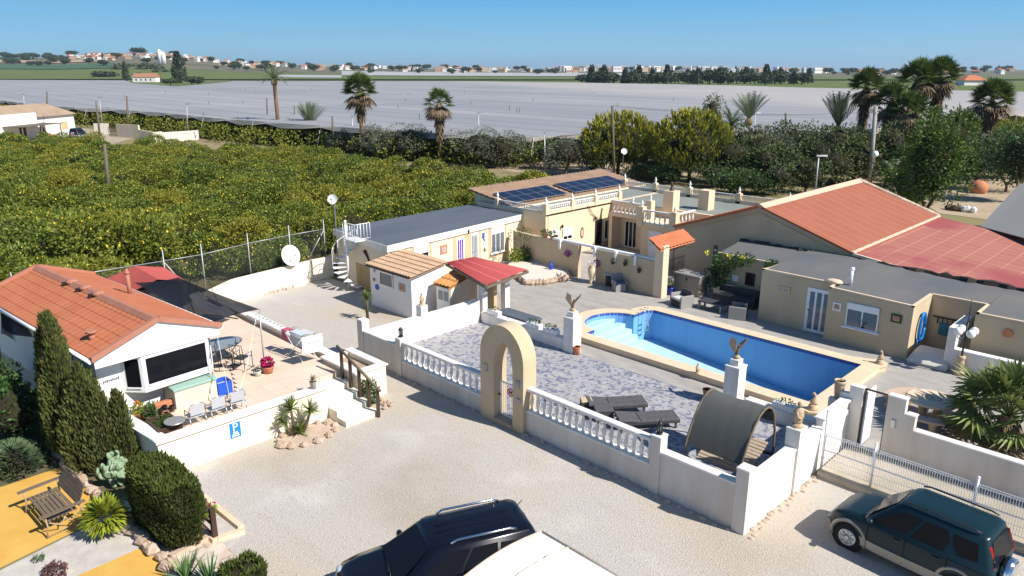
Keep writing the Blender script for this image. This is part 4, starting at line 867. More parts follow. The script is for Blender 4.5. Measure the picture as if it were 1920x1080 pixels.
P0, P1 = at(406,622,3.15), at(436,768,ZT+.3)
b = MB(); ps = [P0.lerp(P1,k/12)-Vector((0,0,.2*math.sin(math.pi*k/12))) for k in range(13)]; b.tube(ps, .006, 4); b.build('cord', M['whiteb'], t)
for k in range(12):
    p = ps[k].lerp(ps[k+1],.5); b = MB(); e = (ps[k+1]-ps[k]).normalized()*.09; d = Vector((0,0,-.2)); b.loft([[p-e,p+e,p+d],[p-e+Vector((.004,.004,0)),p+e+Vector((.004,.004,0)),p+d+Vector((.004,.004,0))]]); b.build('flag', FC[(k+2) % 5], t)

# ---------------- rear boundary ----------------
BWP = [(-33.9,13.3),(-35.3,15.5),(-36.0,20.4),(-36.0,21.6)]
t = T('boundary_wall', 'pale cream boundary wall in front of the lemon grove with a dish and dry plants', 'wall', (-35.5,18,0))
b = MB()
for p, q in zip(BWP[:-1], BWP[1:]):
    p, q = Vector(p), Vector(q); d = (q-p).normalized(); n_ = Vector((-d.y,d.x))*.2
    b.loft([[(*p,0),(*q,0),(*(q+n_),0),(*(p+n_),0)],[(*p,1.2),(*q,1.2),(*(q+n_),1.2),(*(p+n_),1.2)]])
b.build('wall_body', M['terrwall'], t)
M['wire'] = net_mat('chain_link', (.10,.12,.10), .16)
t = T('chain_link_fence', 'tall chain link fence of thin grey poles and a top rail along the lemon grove', 'fence', (-35.8,15,0))
fp = [at(183,520,1.2),at(360,545,1.2),at(404,522,1.2),at(481,505,1.2),at(530,490,1.2),at(622,478,1.2)]
fp = [(-35.6,6.2),(-35.3,12.2),(-35.3,14.0),(-36.0,16.7),(-36.3,19.2),(-36.4,21.4)]
for i, (x, y) in enumerate(fp):
    b = MB(); b.cyl((x,y,0),(x,y,3.3), .03, n=6); b.build('post', M['galv'], t)
    if i:
        a = fp[i-1]; b = MB(); b.poly([(a[0],a[1],1.2),(x,y,1.2),(x,y,2.75),(a[0],a[1],2.75)]); b.build('wire_mesh', M['wire'], t)
        b = MB(); b.cyl((a[0],a[1],2.75),(x,y,2.75), .022, n=6); b.build('top_rail', M['galv'], t)
for (x, y, dx, dy) in ((-36.4,21.4,.0,-1.2),(-35.3,12.2,0,1.0)):
    b = MB(); b.cyl((x,y,2.7),(x+dx,y+dy,1.1), .03, n=6); b.build('brace', M['galv'], t)
def dish(name, label, p, r, dirv, stem):
    t = T(name, label, 'satellite dish', tuple(p))
    d = Vector(dirv).normalized(); u = d.orthogonal().normalized(); v = d.cross(u)
    rings = [[p + (u*math.cos(a*math.pi/10)+v*math.sin(a*math.pi/10))*r*k + d*(r*.28*k*k) for a in range(20)] for k in (.02,.35,.7,1.0)]
    b = MB(); b.loft(rings, True, False, True); b.loft([[q-d*.02 for q in rr_] for rr_ in rings], True, False, True); b.loft([rings[-1],[q-d*.02 for q in rings[-1]]], False, False); b.build('reflector', M['whiteb'], t)
    b = MB(); f = p+d*r*.95-Vector((0,0,r*.1)); b.tube([p-Vector((0,0,r*.85))+d*.2*r, f-Vector((0,0,r*.35)), f], .022, 5); b.cyl(f-d*.05, f+d*.09, .045, n=8); b.build('feed_arm', M['alu'], t)
    b = MB(); b.tube([p-d*.05, p-d*.18, Vector((p.x-d.x*.18,p.y-d.y*.18,stem))], .035, 6); b.build('mast', M['galv'], t)
dish('satellite_dish', 'large white satellite dish on the boundary wall before the lemon grove', at(538,478,1.75)+Vector((.25,0,0)), .57, (.95,.12,.32), 1.15)
dish('satellite_dish', 'small grey satellite dish on the tall mast at the back corner of the annex', at(624,374,4.6), .27, (.6,-.75,.3), 1.0)
dish('satellite_dish', 'small white dish on a thin pole beyond the solar panels', at(1170,284,4.6), .27, (.75,-.55,.3), .5)
# spiral stair
c = at(655,541,0); cx, cy = c.x, c.y
t = T('spiral_staircase', 'white metal spiral staircase up to the annex roof', 'staircase', (cx,cy,0))
b = MB(); b.cyl((cx,cy,0),(cx,cy,3.75), .06, n=10); b.build('pole', M['whiteb'], t)
n_ = 13; a0 = R(20); r_ = .78
for k in range(n_):
    a = a0 - R(28)*k; z = .2+.205*k; b = MB()
    pts = [(cx+.05*math.cos(a),cy+.05*math.sin(a))]+[(cx+r_*math.cos(a+R(q)),cy+r_*math.sin(a+R(q))) for q in (-16,0,16)]
    b.prism(pts, z-.035, z); b.build('tread', M['whiteb'], t)
    if k > 4:
        b = MB(); x, y = cx+r_*math.cos(a), cy+r_*math.sin(a); b.cyl((x,y,z),(x,y,z+.9), .014, n=5); b.build('baluster', M['whiteb'], t)
b = MB(); b.tube([(cx+r_*math.cos(a0-R(28)*k),cy+r_*math.sin(a0-R(28)*k),1.1+.205*k) for k in range(5,n_)], .02, 5); b.build('handrail', M['whiteb'], t)
b = MB(); b.box((cx-.1,cy-.1,2.72),(cx+1.0,cy+.85,2.78)); b.build('landing', M['whiteb'], t)
for (p, q) in (((cx-.1,cy-.1),(cx+1.0,cy-.1)),((cx+1.0,cy-.1),(cx+1.0,cy+.85))):
    b = MB(); p, q = Vector(p), Vector(q)
    for k in range(6): v = p.lerp(q,k/5); b.cyl((v.x,v.y,2.78),(v.x,v.y,3.65), .015, n=5)
    b.cyl((p.x,p.y,3.65),(q.x,q.y,3.65), .02, n=5); b.cyl((p.x,p.y,2.85),(q.x,q.y,2.85), .015, n=5); b.build('landing_rail', M['whiteb'], t)
# ---------------- vehicles ----------------
def lerp3(a, b, f): return Vector(a).lerp(Vector(b), f)
def vehicle(name, label, cat, loc, rz, st, gh, paint, wheels, wr, low=None, arch=None, parts=None, glass='dark'):
    # st: body stations (x, half width, z bottom, z top); gh: dict of greenhouse outline
    t = T(name, label, cat, loc, rz)
    def ring(x, w, z0, z1):
        h = z1-z0; return [(x,-w*.86,z0),(x,-w*.97,z0+h*.12),(x,-w,z0+h*.45),(x,-w*.985,z0+h*.78),(x,-w*.93,z1-.015),(x,-w*.7,z1),(x,w*.7,z1),(x,w*.93,z1-.015),(x,w*.985,z0+h*.78),(x,w,z0+h*.45),(x,w*.97,z0+h*.12),(x,w*.86,z0)]
    b = HB(); b.loft([ring(*s) for s in st], True, True, True); b.build('body', M[paint], t)
    if low:
        b = HB()
        for sg in (-1, 1):
            pts = [s for s in st if low[2] <= s[0] <= low[3]]
            b.loft([[(s[0],sg*(s[1]*.90),s[2]-.01),(s[0],sg*(s[1]*1.005),s[2]+.02),(s[0],sg*(s[1]*1.012),s[2]+low[1]),(s[0],sg*(s[1]*.9),s[2]+low[1]+.02)] for s in pts])
        b.build('side_cladding', M[low[0]], t)
    xb0, xb1, hb, zb, xt0, xt1, hw, zt = (gh[k] for k in ('xb0','xb1','hb','zb','xt0','xt1','ht','zt'))
    B = [(xb0,-hb,zb),(xb1,-hb,zb),(xb1,hb,zb),(xb0,hb,zb)]; Tp = [(xt0,-hw,zt-.07),(xt1,-hw,zt-.07),(xt1,hw,zt-.07),(xt0,hw,zt-.07)]
    def rr(q, cut, z, crown=0):
        x0, x1, y = q[0][0], q[1][0], q[2][1]; c = cut
        return [(x0+c,-y,z),(x1-c,-y,z),(x1-c*.3,-y+c*.5,z),(x1,-y+c*1.2,z),(x1,y-c*1.2,z),(x1-c*.3,y-c*.5,z),(x1-c,y,z),(x0+c,y,z),(x0+c*.3,y-c*.5,z),(x0,y-c*1.2,z),(x0,-y+c*1.2,z),(x0+c*.3,-y+c*.5,z)]
    Q = [((xt0+.06),-hw+.09),((xt1-.12),-hw+.09)]
    rings = [rr(B,.12,zb-.05), rr(Tp,.12,zt-.07), rr([(xt0+.03,0),(xt1-.05,0),(0,hw-.04)],.14,zt-.025), rr([(xt0+.14,0),(xt1-.2,0),(0,hw-.16)],.14,zt), rr([(xt0+.5,0),(xt1-.5,0),(0,hw-.4)],.1,zt+.02)]
    b = HB(); b.loft(rings, False, True, True); b.build('cabin', M[paint], t)
    def face(sg, u, v):      # side face: u along bottom rear->front, v up
        p = lerp3((xb0,sg*hb,zb),(xb1,sg*hb,zb),u); q = lerp3((xt0,sg*hw,zt-.07),(xt1,sg*hw,zt-.07),u); r = p.lerp(q,v); r.y += sg*.012; return r
    for sg in (-1, 1):
        for poly in gh['side']:
            pp = [face(sg,u,v) for u, v in poly]; b = HB(); b.poly(pp if sg < 0 else pp[::-1]); b.build('side_window', M[glass], t)
    def ff(x0, x1, u, v, o): p = lerp3((x0,-hb,zb),(x0,hb,zb),u); q = lerp3((x1,-hw,zt-.07),(x1,hw,zt-.07),u); r = p.lerp(q,v); r.x += o; r.z += abs(o)*.5; return r
    b = HB(); b.poly([ff(xb1,xt1,u,v,.014) for u, v in ((.08,.06),(.92,.06),(.88,.95),(.12,.95))]); b.build('windscreen', M[glass], t)
    b = HB(); b.poly([ff(xb0,xt0,u,v,-.014) for u, v in ((.9,.12),(.1,.12),(.14,.9),(.86,.9))]); b.build('rear_window', M[glass], t)
    for (x, y) in wheels:
        sg = 1 if y > 0 else -1
        b = HB(); b.cyl((x,y-sg*.16,wr+.02),(x,y+sg*.035,wr+.02), wr*1.2, n=20); b.build('wheel_arch', M['rubber'], t)
        if arch:
            b = HB(); b.tube([(x+(wr*1.22)*math.cos(a*math.pi/12),y+sg*.03,wr+.02+(wr*1.22)*math.sin(a*math.pi/12)) for a in range(-1,14)], .05, 6); b.build('arch_flare', M[arch], t)
        b = HB(); w2 = .09
        prof = [(wr*.6,-w2),(wr*.93,-w2),(wr,-w2*.6),(wr,w2*.6),(wr*.93,w2),(wr*.6,w2)]
        rings = [[(x+r*math.cos(2*math.pi*i/20),y-sg*.03+k,wr+r*math.sin(2*math.pi*i/20)) for i in range(20)] for r, k in prof]; b.loft(rings, True, True, True); wl_ = b.build('wheel', M['rubber'], t)
        b = HB(); yy = y-sg*.03+sg*(w2+.004)
        b.cyl((x,yy-sg*.02,wr),(x,yy,wr), wr*.62, n=20); r2 = [[(x+r*math.cos(2*math.pi*i/20),yy+sg*k,wr+r*math.sin(2*math.pi*i/20)) for i in range(20)] for r, k in ((wr*.63,0),(wr*.6,.03),(wr*.5,.012))]; b.loft(r2, False, False, True)
        for i in range(8): a = math.pi*i/4; b.cyl((x+.05*math.cos(a),yy+sg*.012,wr+.05*math.sin(a)),(x+wr*.52*math.cos(a),yy+sg*.012,wr+wr*.52*math.sin(a)), .02, n=5)
        b.cyl((x,yy,wr),(x,yy+sg*.03,wr), .05, n=8); b.build('rim', M['alu'], wl_)
    return t
M['greenpaint'] = mat('dark_green_paint', (.007,.024,.031), .3, spec=.25, coat=.12); M['silverpaint'] = mat('silver_beige_paint', (.30,.28,.24), .35, metal=.3, coat=.4)
M['blackpaint'] = mat('black_paint', (.004,.004,.008), .2, spec=.3, coat=.45)
M['redlamp'] = mat('red_lamp', (.45,.01,.01), .15, spec=.6); M['clearlamp'] = mat('clear_lamp', (.55,.57,.6), .1, spec=.6); M['chrome'] = mat('chrome', (.75,.76,.78), .12, metal=1)
st = [(-1.83,.60,.42,.80),(-1.80,.72,.34,.98),(-1.6,.765,.28,1.04),(-.9,.78,.25,1.04),(0,.785,.24,1.03),(.62,.785,.25,1.02),(.95,.77,.27,1.0),(1.35,.75,.30,.94),(1.62,.71,.34,.86),(1.76,.62,.38,.74),(1.80,.52,.42,.66)]
gh = dict(xb0=-1.84,xb1=.98,hb=.76,zb=1.0,xt0=-1.62,xt1=.28,ht=.60,zt=1.70,side=[[(.66,.1),(.93,.1),(.93,.30),(.86,.86),(.66,.86)],[(.36,.1),(.62,.1),(.62,.86),(.40,.86),(.34,.5)],[(.10,.2),(.26,.16),(.32,.5),(.34,.82),(.10,.82)]])
ta = T  # alias
suv = vehicle('small_offroader', 'small dark green off roader with silver lower body parked by the mesh fence', 'car', (-3.98,17.55,0), R(175.5), st, gh, 'greenpaint', [(1.22,.72),(1.22,-.72),(-1.2,.72),(-1.2,-.72)], .34, ('silverpaint',.24,-1.7,1.7), 'silverpaint')
for y in (-.6,.6):
    b = HB(); b.loft([[(-1.80,y-.09,.72),(-1.70,y+.07*(1 if y>0 else -1)+(.0),.72),(-1.74,y+.02,.72)],[(-1.83,y-.06,1.05),(-1.72,y+.10*(1 if y>0 else -1),1.05),(-1.72,y,1.05)],[(-1.68,y*.9-.03,1.5),(-1.58,y*.9+.06*(1 if y>0 else -1),1.5),(-1.6,y*.9,1.5)]]); b.build('tail_light', M['redlamp'], suv)
    b = HB(); b.ell((1.70,y*.85,.68), (.09,.13,.09), 8, 6); b.build('headlight', M['clearlamp'], suv)
    b = HB(); b.ell((.72,y*1.42,1.08), (.07,.09,.06), 8, 6); b.build('door_mirror', M['greenpaint'], suv)
    b = HB(); b.tube([(-1.45,y*.88,1.73),(-1.3,y*.9,1.76),(.0,y*.9,1.76),(.15,y*.88,1.72)], .022, 5); b.build('roof_rail', M['blackm'], suv)
b = HB(); b.cyl((-1.86,.05,.82),(-2.05,.05,.82), .33, n=24); b.ell((-2.05,.05,.82), (.03,.31,.31), 10, 8); b.build('spare_wheel_cover', M['chrome'], suv)
b = HB(); b.box((-1.9,-.7,.36),(-1.76,.7,.58)); b.build('rear_bumper', M['silverpaint'], suv); b = HB(); b.bbox((1.72,-.62,.34),(1.86,.62,.56),.05); b.build('front_bumper', M['silverpaint'], suv)
for x in (.78,-.06,-.95):
    for sg in (-1, 1): b = HB(); b.box((x-.006,sg*.787-.004,.3),(x+.006,sg*.787+.004,1.0)); b.build('door_gap', M['rubber'], suv)
for x in (.12,-.72):
    for sg in (-1, 1): b = HB(); b.bbox((x-.08,sg*.792-.012,.84),(x+.08,sg*.792+.012,.88)); b.build('door_handle', M['blackm'], suv)
st = [(-2.28,.70,.50,.95),(-2.24,.84,.40,1.06),(-1.9,.91,.30,1.10),(-1.0,.92,.26,1.08),(0,.92,.25,1.06),(.8,.92,.26,1.05),(1.2,.905,.28,1.04),(1.7,.88,.32,.98),(2.05,.82,.36,.90),(2.22,.70,.42,.80),(2.27,.55,.48,.70)]
gh = dict(xb0=-2.26,xb1=1.22,hb=.87,zb=1.04,xt0=-1.95,xt1=.38,ht=.66,zt=1.70,side=[[(.62,.1),(.90,.1),(.88,.3),(.78,.88),(.62,.88)],[(.36,.1),(.59,.1),(.59,.88),(.37,.88)],[(.12,.2),(.33,.1),(.34,.86),(.16,.8)]])
bk = vehicle('black_estate_car', 'black off road estate car with shining silver roof rails, foreground', 'car', (-11.0,8.8,0), R(246), st, gh, 'blackpaint', [(1.4,.86),(1.4,-.86),(-1.35,.86),(-1.35,-.86)], .37)
for sg in (-1, 1):
    b = HB(); b.tube([(-1.55,sg*.58,1.70),(-1.4,sg*.59,1.76),(-.2,sg*.60,1.765),(-.05,sg*.59,1.70)], .028, 8); b.build('roof_rail', M['chrome'], bk)
    b = HB(); b.ell((.72,sg*.98,1.12), (.08,.14,.085), 8, 6); b.loft([[(.60,sg*.6,1.0),(.84,sg*.6,1.0),(.84,sg*.6,1.12),(.60,sg*.6,1.12)],[(.66,sg*.95,1.07),(.78,sg*.95,1.07),(.78,sg*.95,1.15),(.66,sg*.95,1.15)]]); b.build('door_mirror', M['blackpaint'], bk)
    b = HB(); b.ell((2.08,sg*.62,.78), (.16,.2,.09), 8, 6); b.build('headlight', M['clearlamp'], bk)
    b = HB(); b.ell((-2.18,sg*.72,1.0), (.1,.13,.16), 8, 6); b.build('tail_light', M['redlamp'], bk)
b = HB(); b.tube([(-1.75,-.1,1.71),(-1.95,-.1,1.92)], .01, 4); b.build('aerial', M['blackm'], bk)
b = HB()
for sg in (-1, 1): b.tube([(1.22,sg*.1+.3,1.075),(1.16,sg*.1-.2,1.12)], .012, 4)
b.build('wiper', M['blackm'], bk)
for y in (-.12,.12): b = HB(); b.box((-1.6,y-.008,1.714),(.1,y+.008,1.728)); b.build('roof_bead', M['blackpaint'], bk)
# caravan
t = T('caravan', 'white ribbed caravan roof with weathered tan edge trim, foreground beside the black car', 'caravan', (-6,8.2,0))
u0, u1, v0, v1 = -8.5, -3.3, 6.95, 9.32
def cz(f): return 2.58+.13*math.sin(math.pi*f)
n_ = 60; b = MB(); rows = []
for k in range(n_+1):
    f = k/n_; h = .010 if k % 2 else 0; rows.append((v0+(v1-v0)*f, cz(f)+h))
b.loft([[(u, y, z) for y, z in rows] for u in (u0,u1)], False, False, False, False); b.build('roof', mat('caravan_white', (.80,.80,.76), .5, (.74,.73,.67), .6, .4), t)
b = MB(); b.loft([[(u,y,z-.02) for y, z in rows[::4]]+[(u,v1,.5),(u,v0,.5)] for u in (u0+.02,u1-.02)]); b.build('body', M['whiteb'], t)
M['rusttrim'] = mat('weathered_trim', (.50,.38,.26), .8, (.70,.62,.52), 4, .5)
b = MB(); b.tube([(u0,y,z+.012) for y, z in rows[::4]], .03, 5); b.tube([(u0,v1,cz(1)+.01),(u1,v1,cz(1)+.01)], .03, 5); b.tube([(u0,v0,cz(0)+.01),(u1,v0,cz(0)+.01)], .03, 5); b.build('edge_trim', M['rusttrim'], t)
b = MB(); b.tube([(u0+.70+rng.uniform(-.015,.015),y,z+.008) for y, z in rows[::3]], [rng.uniform(.015,.03) for _ in rows[::3]], 5); b.build('roof_seam', M['rusttrim'], t)
for y in (v0,v1): b = MB(); b.cyl((-6,y,.32),(-6,y-.2*(1 if y>8 else -1),.32), .32, n=18); b.build('wheel', M['rubber'], t)

# ---------------- pool patio furniture ----------------
def lounger(back=35):
    t = T('sun_lounger', 'dark rattan lounger', 'sun lounger')
    b = LB()
    for x in (-.95,.9):
        for y in (-.3,.3): b.box((x-.03,y-.03,0),(x+.03,y+.03,.30))
    b.build('legs', M['rattan'], t) if False else None
    for x in (-.9,.88):
        for y in (-.3,.3): b = LB(); b.box((x-.03,y-.03,0),(x+.03,y+.03,.28)); b.build('leg', M['rattan'], t)
    b = LB(); b.bbox((-.3,-.35,.27),(1.0,.35,.34)); b.build('seat_panel', M['slingdark'], t)
    b = LB(); c_, s_ = math.cos(R(back)), math.sin(R(back)); X = Matrix.Translation((-.3,0,.30)) @ Matrix.Rotation(R(back), 4, 'Y'); b.xf = X; b.bbox((-.72,-.35,-.03),(0,.35,.04)); b.build('backrest', M['slingdark'], t)
    b = LB(); b.box((-1.0,-.36,.2),(1.0,-.32,.27)); b.box((-1.0,.32,.2),(1.0,.36,.27)); b.build('frame', M['rattan'], t)
    return t
M['slingdark'] = mat('dark_sling', (.075,.072,.078), .8, (.11,.105,.11), 8, .5)
p = at(1155,768,.2); l1 = lounger(6); l1.location = (p.x,p.y,.2); l1.rotation_euler = (0,0,R(52)); l1['label'] = 'flat dark sun lounger nearest the archway on the blue tiled patio'; l1['group'] = 'sun loungers on the tiled patio'
p = at(1212,797,.2); dup(l1, (p.x,p.y,.2), R(52), 'dark sun lounger with folded end half in the canopy shadow'); 
def side_table(px_, py_, lab, s=.28, topm='coping'):
    p = at(px_, py_, .2); t = T('side_table', lab, 'side table', (p.x,p.y,.2), R(50))
    b = LB(); b.box((-s,-s,.0),(s,s,.36)); b.build('woven_base', M['rattan'], t); b = LB(); b.bbox((-s-.01,-s-.01,.36),(s+.01,s+.01,.40)); b.build('top', M[topm], t)
side_table(1099,768,'low dark side table with yellow green top left of the flat lounger', .19, 'ochre'); side_table(1130,783,'low dark square side table between the two sun loungers', .3, 'slingdark')
# canopy daybed
t = T('canopy_daybed', 'curved dark grey fabric canopy daybed on an arched wooden frame, nearest the car park corner', 'daybed', (-9.2,18.0,.2))
A0, A1 = at(1296,822,.75), at(1397,858,.75); B0, B1 = at(1336,738,.0), at(1440,775,.0)
e1 = Vector((A1.x-A0.x,A1.y-A0.y,0)); 
o0 = Vector((-10.15,17.05,.2)); o1 = Vector((-8.55,17.05,.2))
prof = [(0.0,.62),(.10,.85),(.24,1.12),(.40,1.36),(.60,1.62),(.82,1.81),(1.08,1.92),(1.32,1.92),(1.55,1.80),(1.72,1.58),(1.80,1.3)]
X0, X1, Y0 = -10.2, -8.42, 17.42
M['canvas'] = mat('grey_canopy_cloth', (.105,.108,.10), .95, spec=.03)
b = MB(); rows = []
nn = 14
for (dy, z) in prof: rows.append([(X0+(X1-X0)*k/nn, Y0+dy, .2+z-.03*math.sin(math.pi*k/nn)*(1 if .1<dy<1.7 else .2)+.008*math.sin(k*1.9+dy*4)) for k in range(nn+1)])
for i in (3,5): rows[i] = [(x,y-.012,z+.03) for x, y, z in rows[i]]
b.loft(rows, False, False, True, False); b.loft([[Vector(p)+Vector((0,.012,-.015)) for p in r] for r in rows], False, False, True, False); b.build('canopy', M['canvas'], t)
full = [(-.06,0),(-.03,.3)]+prof+[(1.9,1.0),(1.93,.5),(1.93,0)]
for x in (X0,X1):
    b = MB(); b.tube([(x,Y0+dy,.2+z+.0) for dy, z in full], .035, 6); b.build('frame_arch', M['wood'], t)
b = MB()
for dy, z in ((.40,1.36),(.82,1.81),(1.6,1.76)): b.cyl((X0,Y0+dy,.2+z-.09),(X1,Y0+dy,.2+z-.09), .025, n=6)
b.box((X0,Y0+1.88,.35),(X1,Y0+1.98,.43)); b.box((X1-.04,Y0+1.0,.22),(X1+.04,Y0+1.95,.3)); b.build('cross_bars', M['brownm'], t)
b = MB(); b.xf = Matrix.Translation((X0,Y0+1.15,.5)) @ Matrix.Rotation(R(28), 4, 'X')
for k in range(12): b.box((.08,-.75+.12*k,0),(X1-X0-.08,-.66+.12*k,.03))
b.build('slatted_bed', mat('pale_slats', (.50,.40,.30), .8), t)
b = MB(); b.box((-9.5,16.3,.2),(-8.4,17.3,.235)); tag(b.build('floor_mat', mat('beige_mat', (.40,.33,.25), .9)), 'beige mat lying on the tiles before the canopy daybed', 'mat')

# ---------------- statues, pots ----------------
def eagle(x, y, z, label):
    t = T('eagle_statue', label, 'statue', (x,y,z), R(0), 'eagle statues on the pool pillars'); t.scale = (.85,.85,.85)
    b = LB(); b.ell((0,0,.06), (.16,.14,.09), 8, 5, .12, rng); b.build('rock_base', M['statue'], t)
    b = LB(); b.loft([[(.07*k*math.cos(a*.7854)+dx,.07*k*math.sin(a*.7854),zz) for a in range(8)] for k, dx, zz in ((.6,-.02,.08),(1.0,-.03,.2),(1.15,-.01,.32),(.8,.02,.43),(.62,.04,.50),(.7,.05,.55),(.4,.07,.60))], True, True, True); b.ell((.12,0,.55), (.06,.02,.025), 6, 4); b.build('body', M['statueb'], t)
    for sg, tip, m in ((-1,(-.16,-.26,.95),'statue'),(1,(.14,.42,.78),'statueb')):
        b = LB(); r0 = Vector((-.02,sg*.06,.40)); tp = Vector(tip); r1 = Vector((-.08,sg*.05,.22)); sh = r0.lerp(tp,.6)+Vector((.12,0,.10)); tr = r1.lerp(tp,.6)+Vector((-.14,sg*.06,-.05))
        o = Vector((.02,.012*sg,.0)); f = [r0,sh,tp,tr,r1]; b.loft([[p-o for p in f],[p+o for p in f]]); b.build('wing', M[m], t)
    b = LB(); b.loft([[(-.05,-.04,.12),(-.05,.04,.12),(-.2,.07,.02),(-.2,-.07,.02)],[(-.04,-.04,.15),(-.04,.04,.15),(-.2,.07,.05),(-.2,-.07,.05)]]); b.build('tail', M['statueb'], t)
M['statueb'] = mat('brown_statue', (.22,.135,.08), .75, (.12,.07,.045), 8, .5)
eagle(-18.45,21.95,1.93,'spread winged eagle statue on the pillar beside the pool steps'); eagle(-11.15,21.95,1.93,'spread winged eagle statue on the pillar behind the dark canopy daybed')
def figure(px_, py_, z, h, label, name='stone_figurine', m='statue', seat=True, xy=None):
    p = at(px_, py_, z) if xy is None else Vector((*xy,z)); t = T(name, label, 'statue', tuple(p)); b = LB(); s = h
    b.lathe([(.22*s,0),(.24*s,.05*s),(.2*s,.10*s),(.15*s,.14*s)], (0,0,0), 10); b.build('plinth', M[m], t)
    b = LB(); b.lathe([(.13*s,.12*s),(.17*s,.25*s),(.15*s,.42*s),(.19*s,.58*s),(.13*s,.70*s),(.06*s,.75*s),(.06*s,.78*s)], (0,0,0), 10); b.ell((.02*s,0,.87*s), (.10*s,.09*s,.12*s), 8, 7)
    for sg in (-1, 1): b.tube([(0,sg*.17*s,.64*s),(.08*s,sg*.2*s,.45*s),(.16*s,sg*.06*s,.36*s)], .045*s, 5)
    b.build('figure', M[m], t)
def bird(px_, py_, z, h, label, xy=None):
    p = at(px_, py_, z) if xy is None else Vector((*xy,z)); t = T('bird_statue', label, 'statue', tuple(p), R(200)); s = h
    b = LB(); b.lathe([(.3*s,0),(.3*s,.08*s),(.2*s,.14*s),(.22*s,.24*s),(.15*s,.28*s)], (0,0,0), 10); b.build('plinth', M['statue'], t)
    b = LB(); b.loft([[(dx*s+k*s*.13*math.cos(a*.7854),k*s*.11*math.sin(a*.7854),zz*s) for a in range(8)] for k, dx, zz in ((.7,0,.26),(1.2,.02,.38),(1.35,0,.5),(1.0,-.06,.62),(.55,-.08,.72),(.5,-.06,.82),(.75,-.02,.9),(.35,.02,.98))], True, True, True); b.loft([[(.04*s,-.03*s,.9*s),(.04*s,.03*s,.9*s),(.04*s,0,.86*s)],[(.22*s,-.005,.74*s),(.22*s,.005,.74*s),(.22*s,0,.73*s)]]); b.ell((-.15*s,0,.34*s), (.14*s,.06*s,.05*s), 6, 5); b.build('bird', M['statue'], t)
bird(1637,685,.45,.55,'pale stone bird statue on the far right corner of the pool coping', (-8.75,28.85)); bird(1530,760,.45,.62,'pale stone bird statue on the near right corner of the pool coping', (-8.85,23.05))
figure(1286,695,.45,.42,'small pink stone figurine on the near pool coping left of the second eagle', m='statue', xy=(-13.2,23.0))
figure(1497,800,1.95,.75,'weathered lion figure standing on the side wall pillar', 'lion_statue', 'statue', xy=(-7.46,18.52))
figure(800,586,1.72,.55,'small stone figure on the pillar of the white wall before the hut', 'stone_figurine', 'statue', xy=(-23.97,18.52))
figure(1228,550,.2,.85,'pale statue of a child standing at the foot of the tiled gate pillar', 'garden_statue', 'whiteb')
def pot(p, r, h, m, label, name='flower_pot', cat='pot', plant=None):
    t = T(name, label, cat, tuple(p)); b = LB(); b.lathe([(r*.68,0),(r*.92,h*.75),(r*.95,h*.82),(r*1.04,h*.83),(r*1.04,h),(r*.92,h),(r*.88,h*.9)], (0,0,0), 14); b.build('pot', M[m], t)
    b = LB(); b.cyl((0,0,h*.86),(0,0,h*.9), r*.88, n=12); b.build('soil', M['bark'], t)
    if plant: plant(t, h*.9)
    return t
def leaf(b, p, d, L, w, rng, up=None):
    d = Vector(d).normalized(); s = d.cross(Vector((rng.uniform(-1,1),rng.uniform(-1,1),rng.uniform(-.3,1)))).normalized()*w*.5; q = Vector(p)
    b.add([q, q+d*L*.45+s, q+d*L, q+d*L*.45-s], [(0,1,2,3)])
def strap(b, p, d, L, w, droop, segs=4):
    d = Vector(d).normalized(); s = d.cross(Vector((0,0,1))); s = (s if s.length > .05 else Vector((1,0,0))).normalized(); q = Vector(p); vs = []
    for k in range(segs+1):
        f = k/segs; ww = w*.5*(1-f**1.6) if k else w*.35
        vs += [q-s*ww, q+s*ww]; d = (d+Vector((0,0,-droop/segs))).normalized(); q = q+d*L/segs
    b.add(vs, [(2*k,2*k+1,2*k+3,2*k+2) for k in range(segs)])
def rosette(b, c, n, L, w, rng, lo=.0, hi=1.2, droop=.5):
    for i in range(n):
        a = rng.uniform(0,2*math.pi); e = rng.uniform(lo,hi); strap(b, c, (math.cos(a)*math.cos(e),math.sin(a)*math.cos(e),math.sin(e)), L*rng.uniform(.8,1.1), w, droop)
def cloud(b, c, r, n, L, w, rng, shell=.55, zb=None):
    for i in range(n):
        while True:
            v = Vector((rng.uniform(-1,1),rng.uniform(-1,1),rng.uniform(-1,1)))
            if .05 < v.length < 1: break
        v = v.normalized()*(shell+(1-shell)*rng.random()**.5); p = Vector((c[0]+v.x*r[0],c[1]+v.y*r[1],c[2]+v.z*r[2]))
        if zb is not None and p.z < zb: continue
        d = v.normalized()*.8+Vector((rng.uniform(-1,1),rng.uniform(-1,1),rng.uniform(-.6,1))); leaf(b, p, d, L*rng.uniform(.7,1.3), w*rng.uniform(.7,1.2), rng)
M['flowerpink'] = mat('pink_flower', (.50,.015,.13), .6, island=.3, trw=.2); M['limeleaf'] = mat('lime_leaf', (.20,.25,.02), .5, island=.4, trw=.25); M['spike'] = mat('yucca_leaf', (.13,.17,.035), .5, island=.4, trw=.15); M['dry'] = mat('dry_stem', (.32,.25,.16), .9, island=.3)
M['flowerp'] = mat('purple_flower', (.30,.05,.32), .6, island=.3, trw=.2); M['orangef'] = mat('orange_flower', (.7,.10,.02), .6, island=.3); M['glaze'] = mat('blue_glaze', (.01,.03,.28), .15); M['palepot'] = mat('pale_pot', (.60,.62,.52), .7)
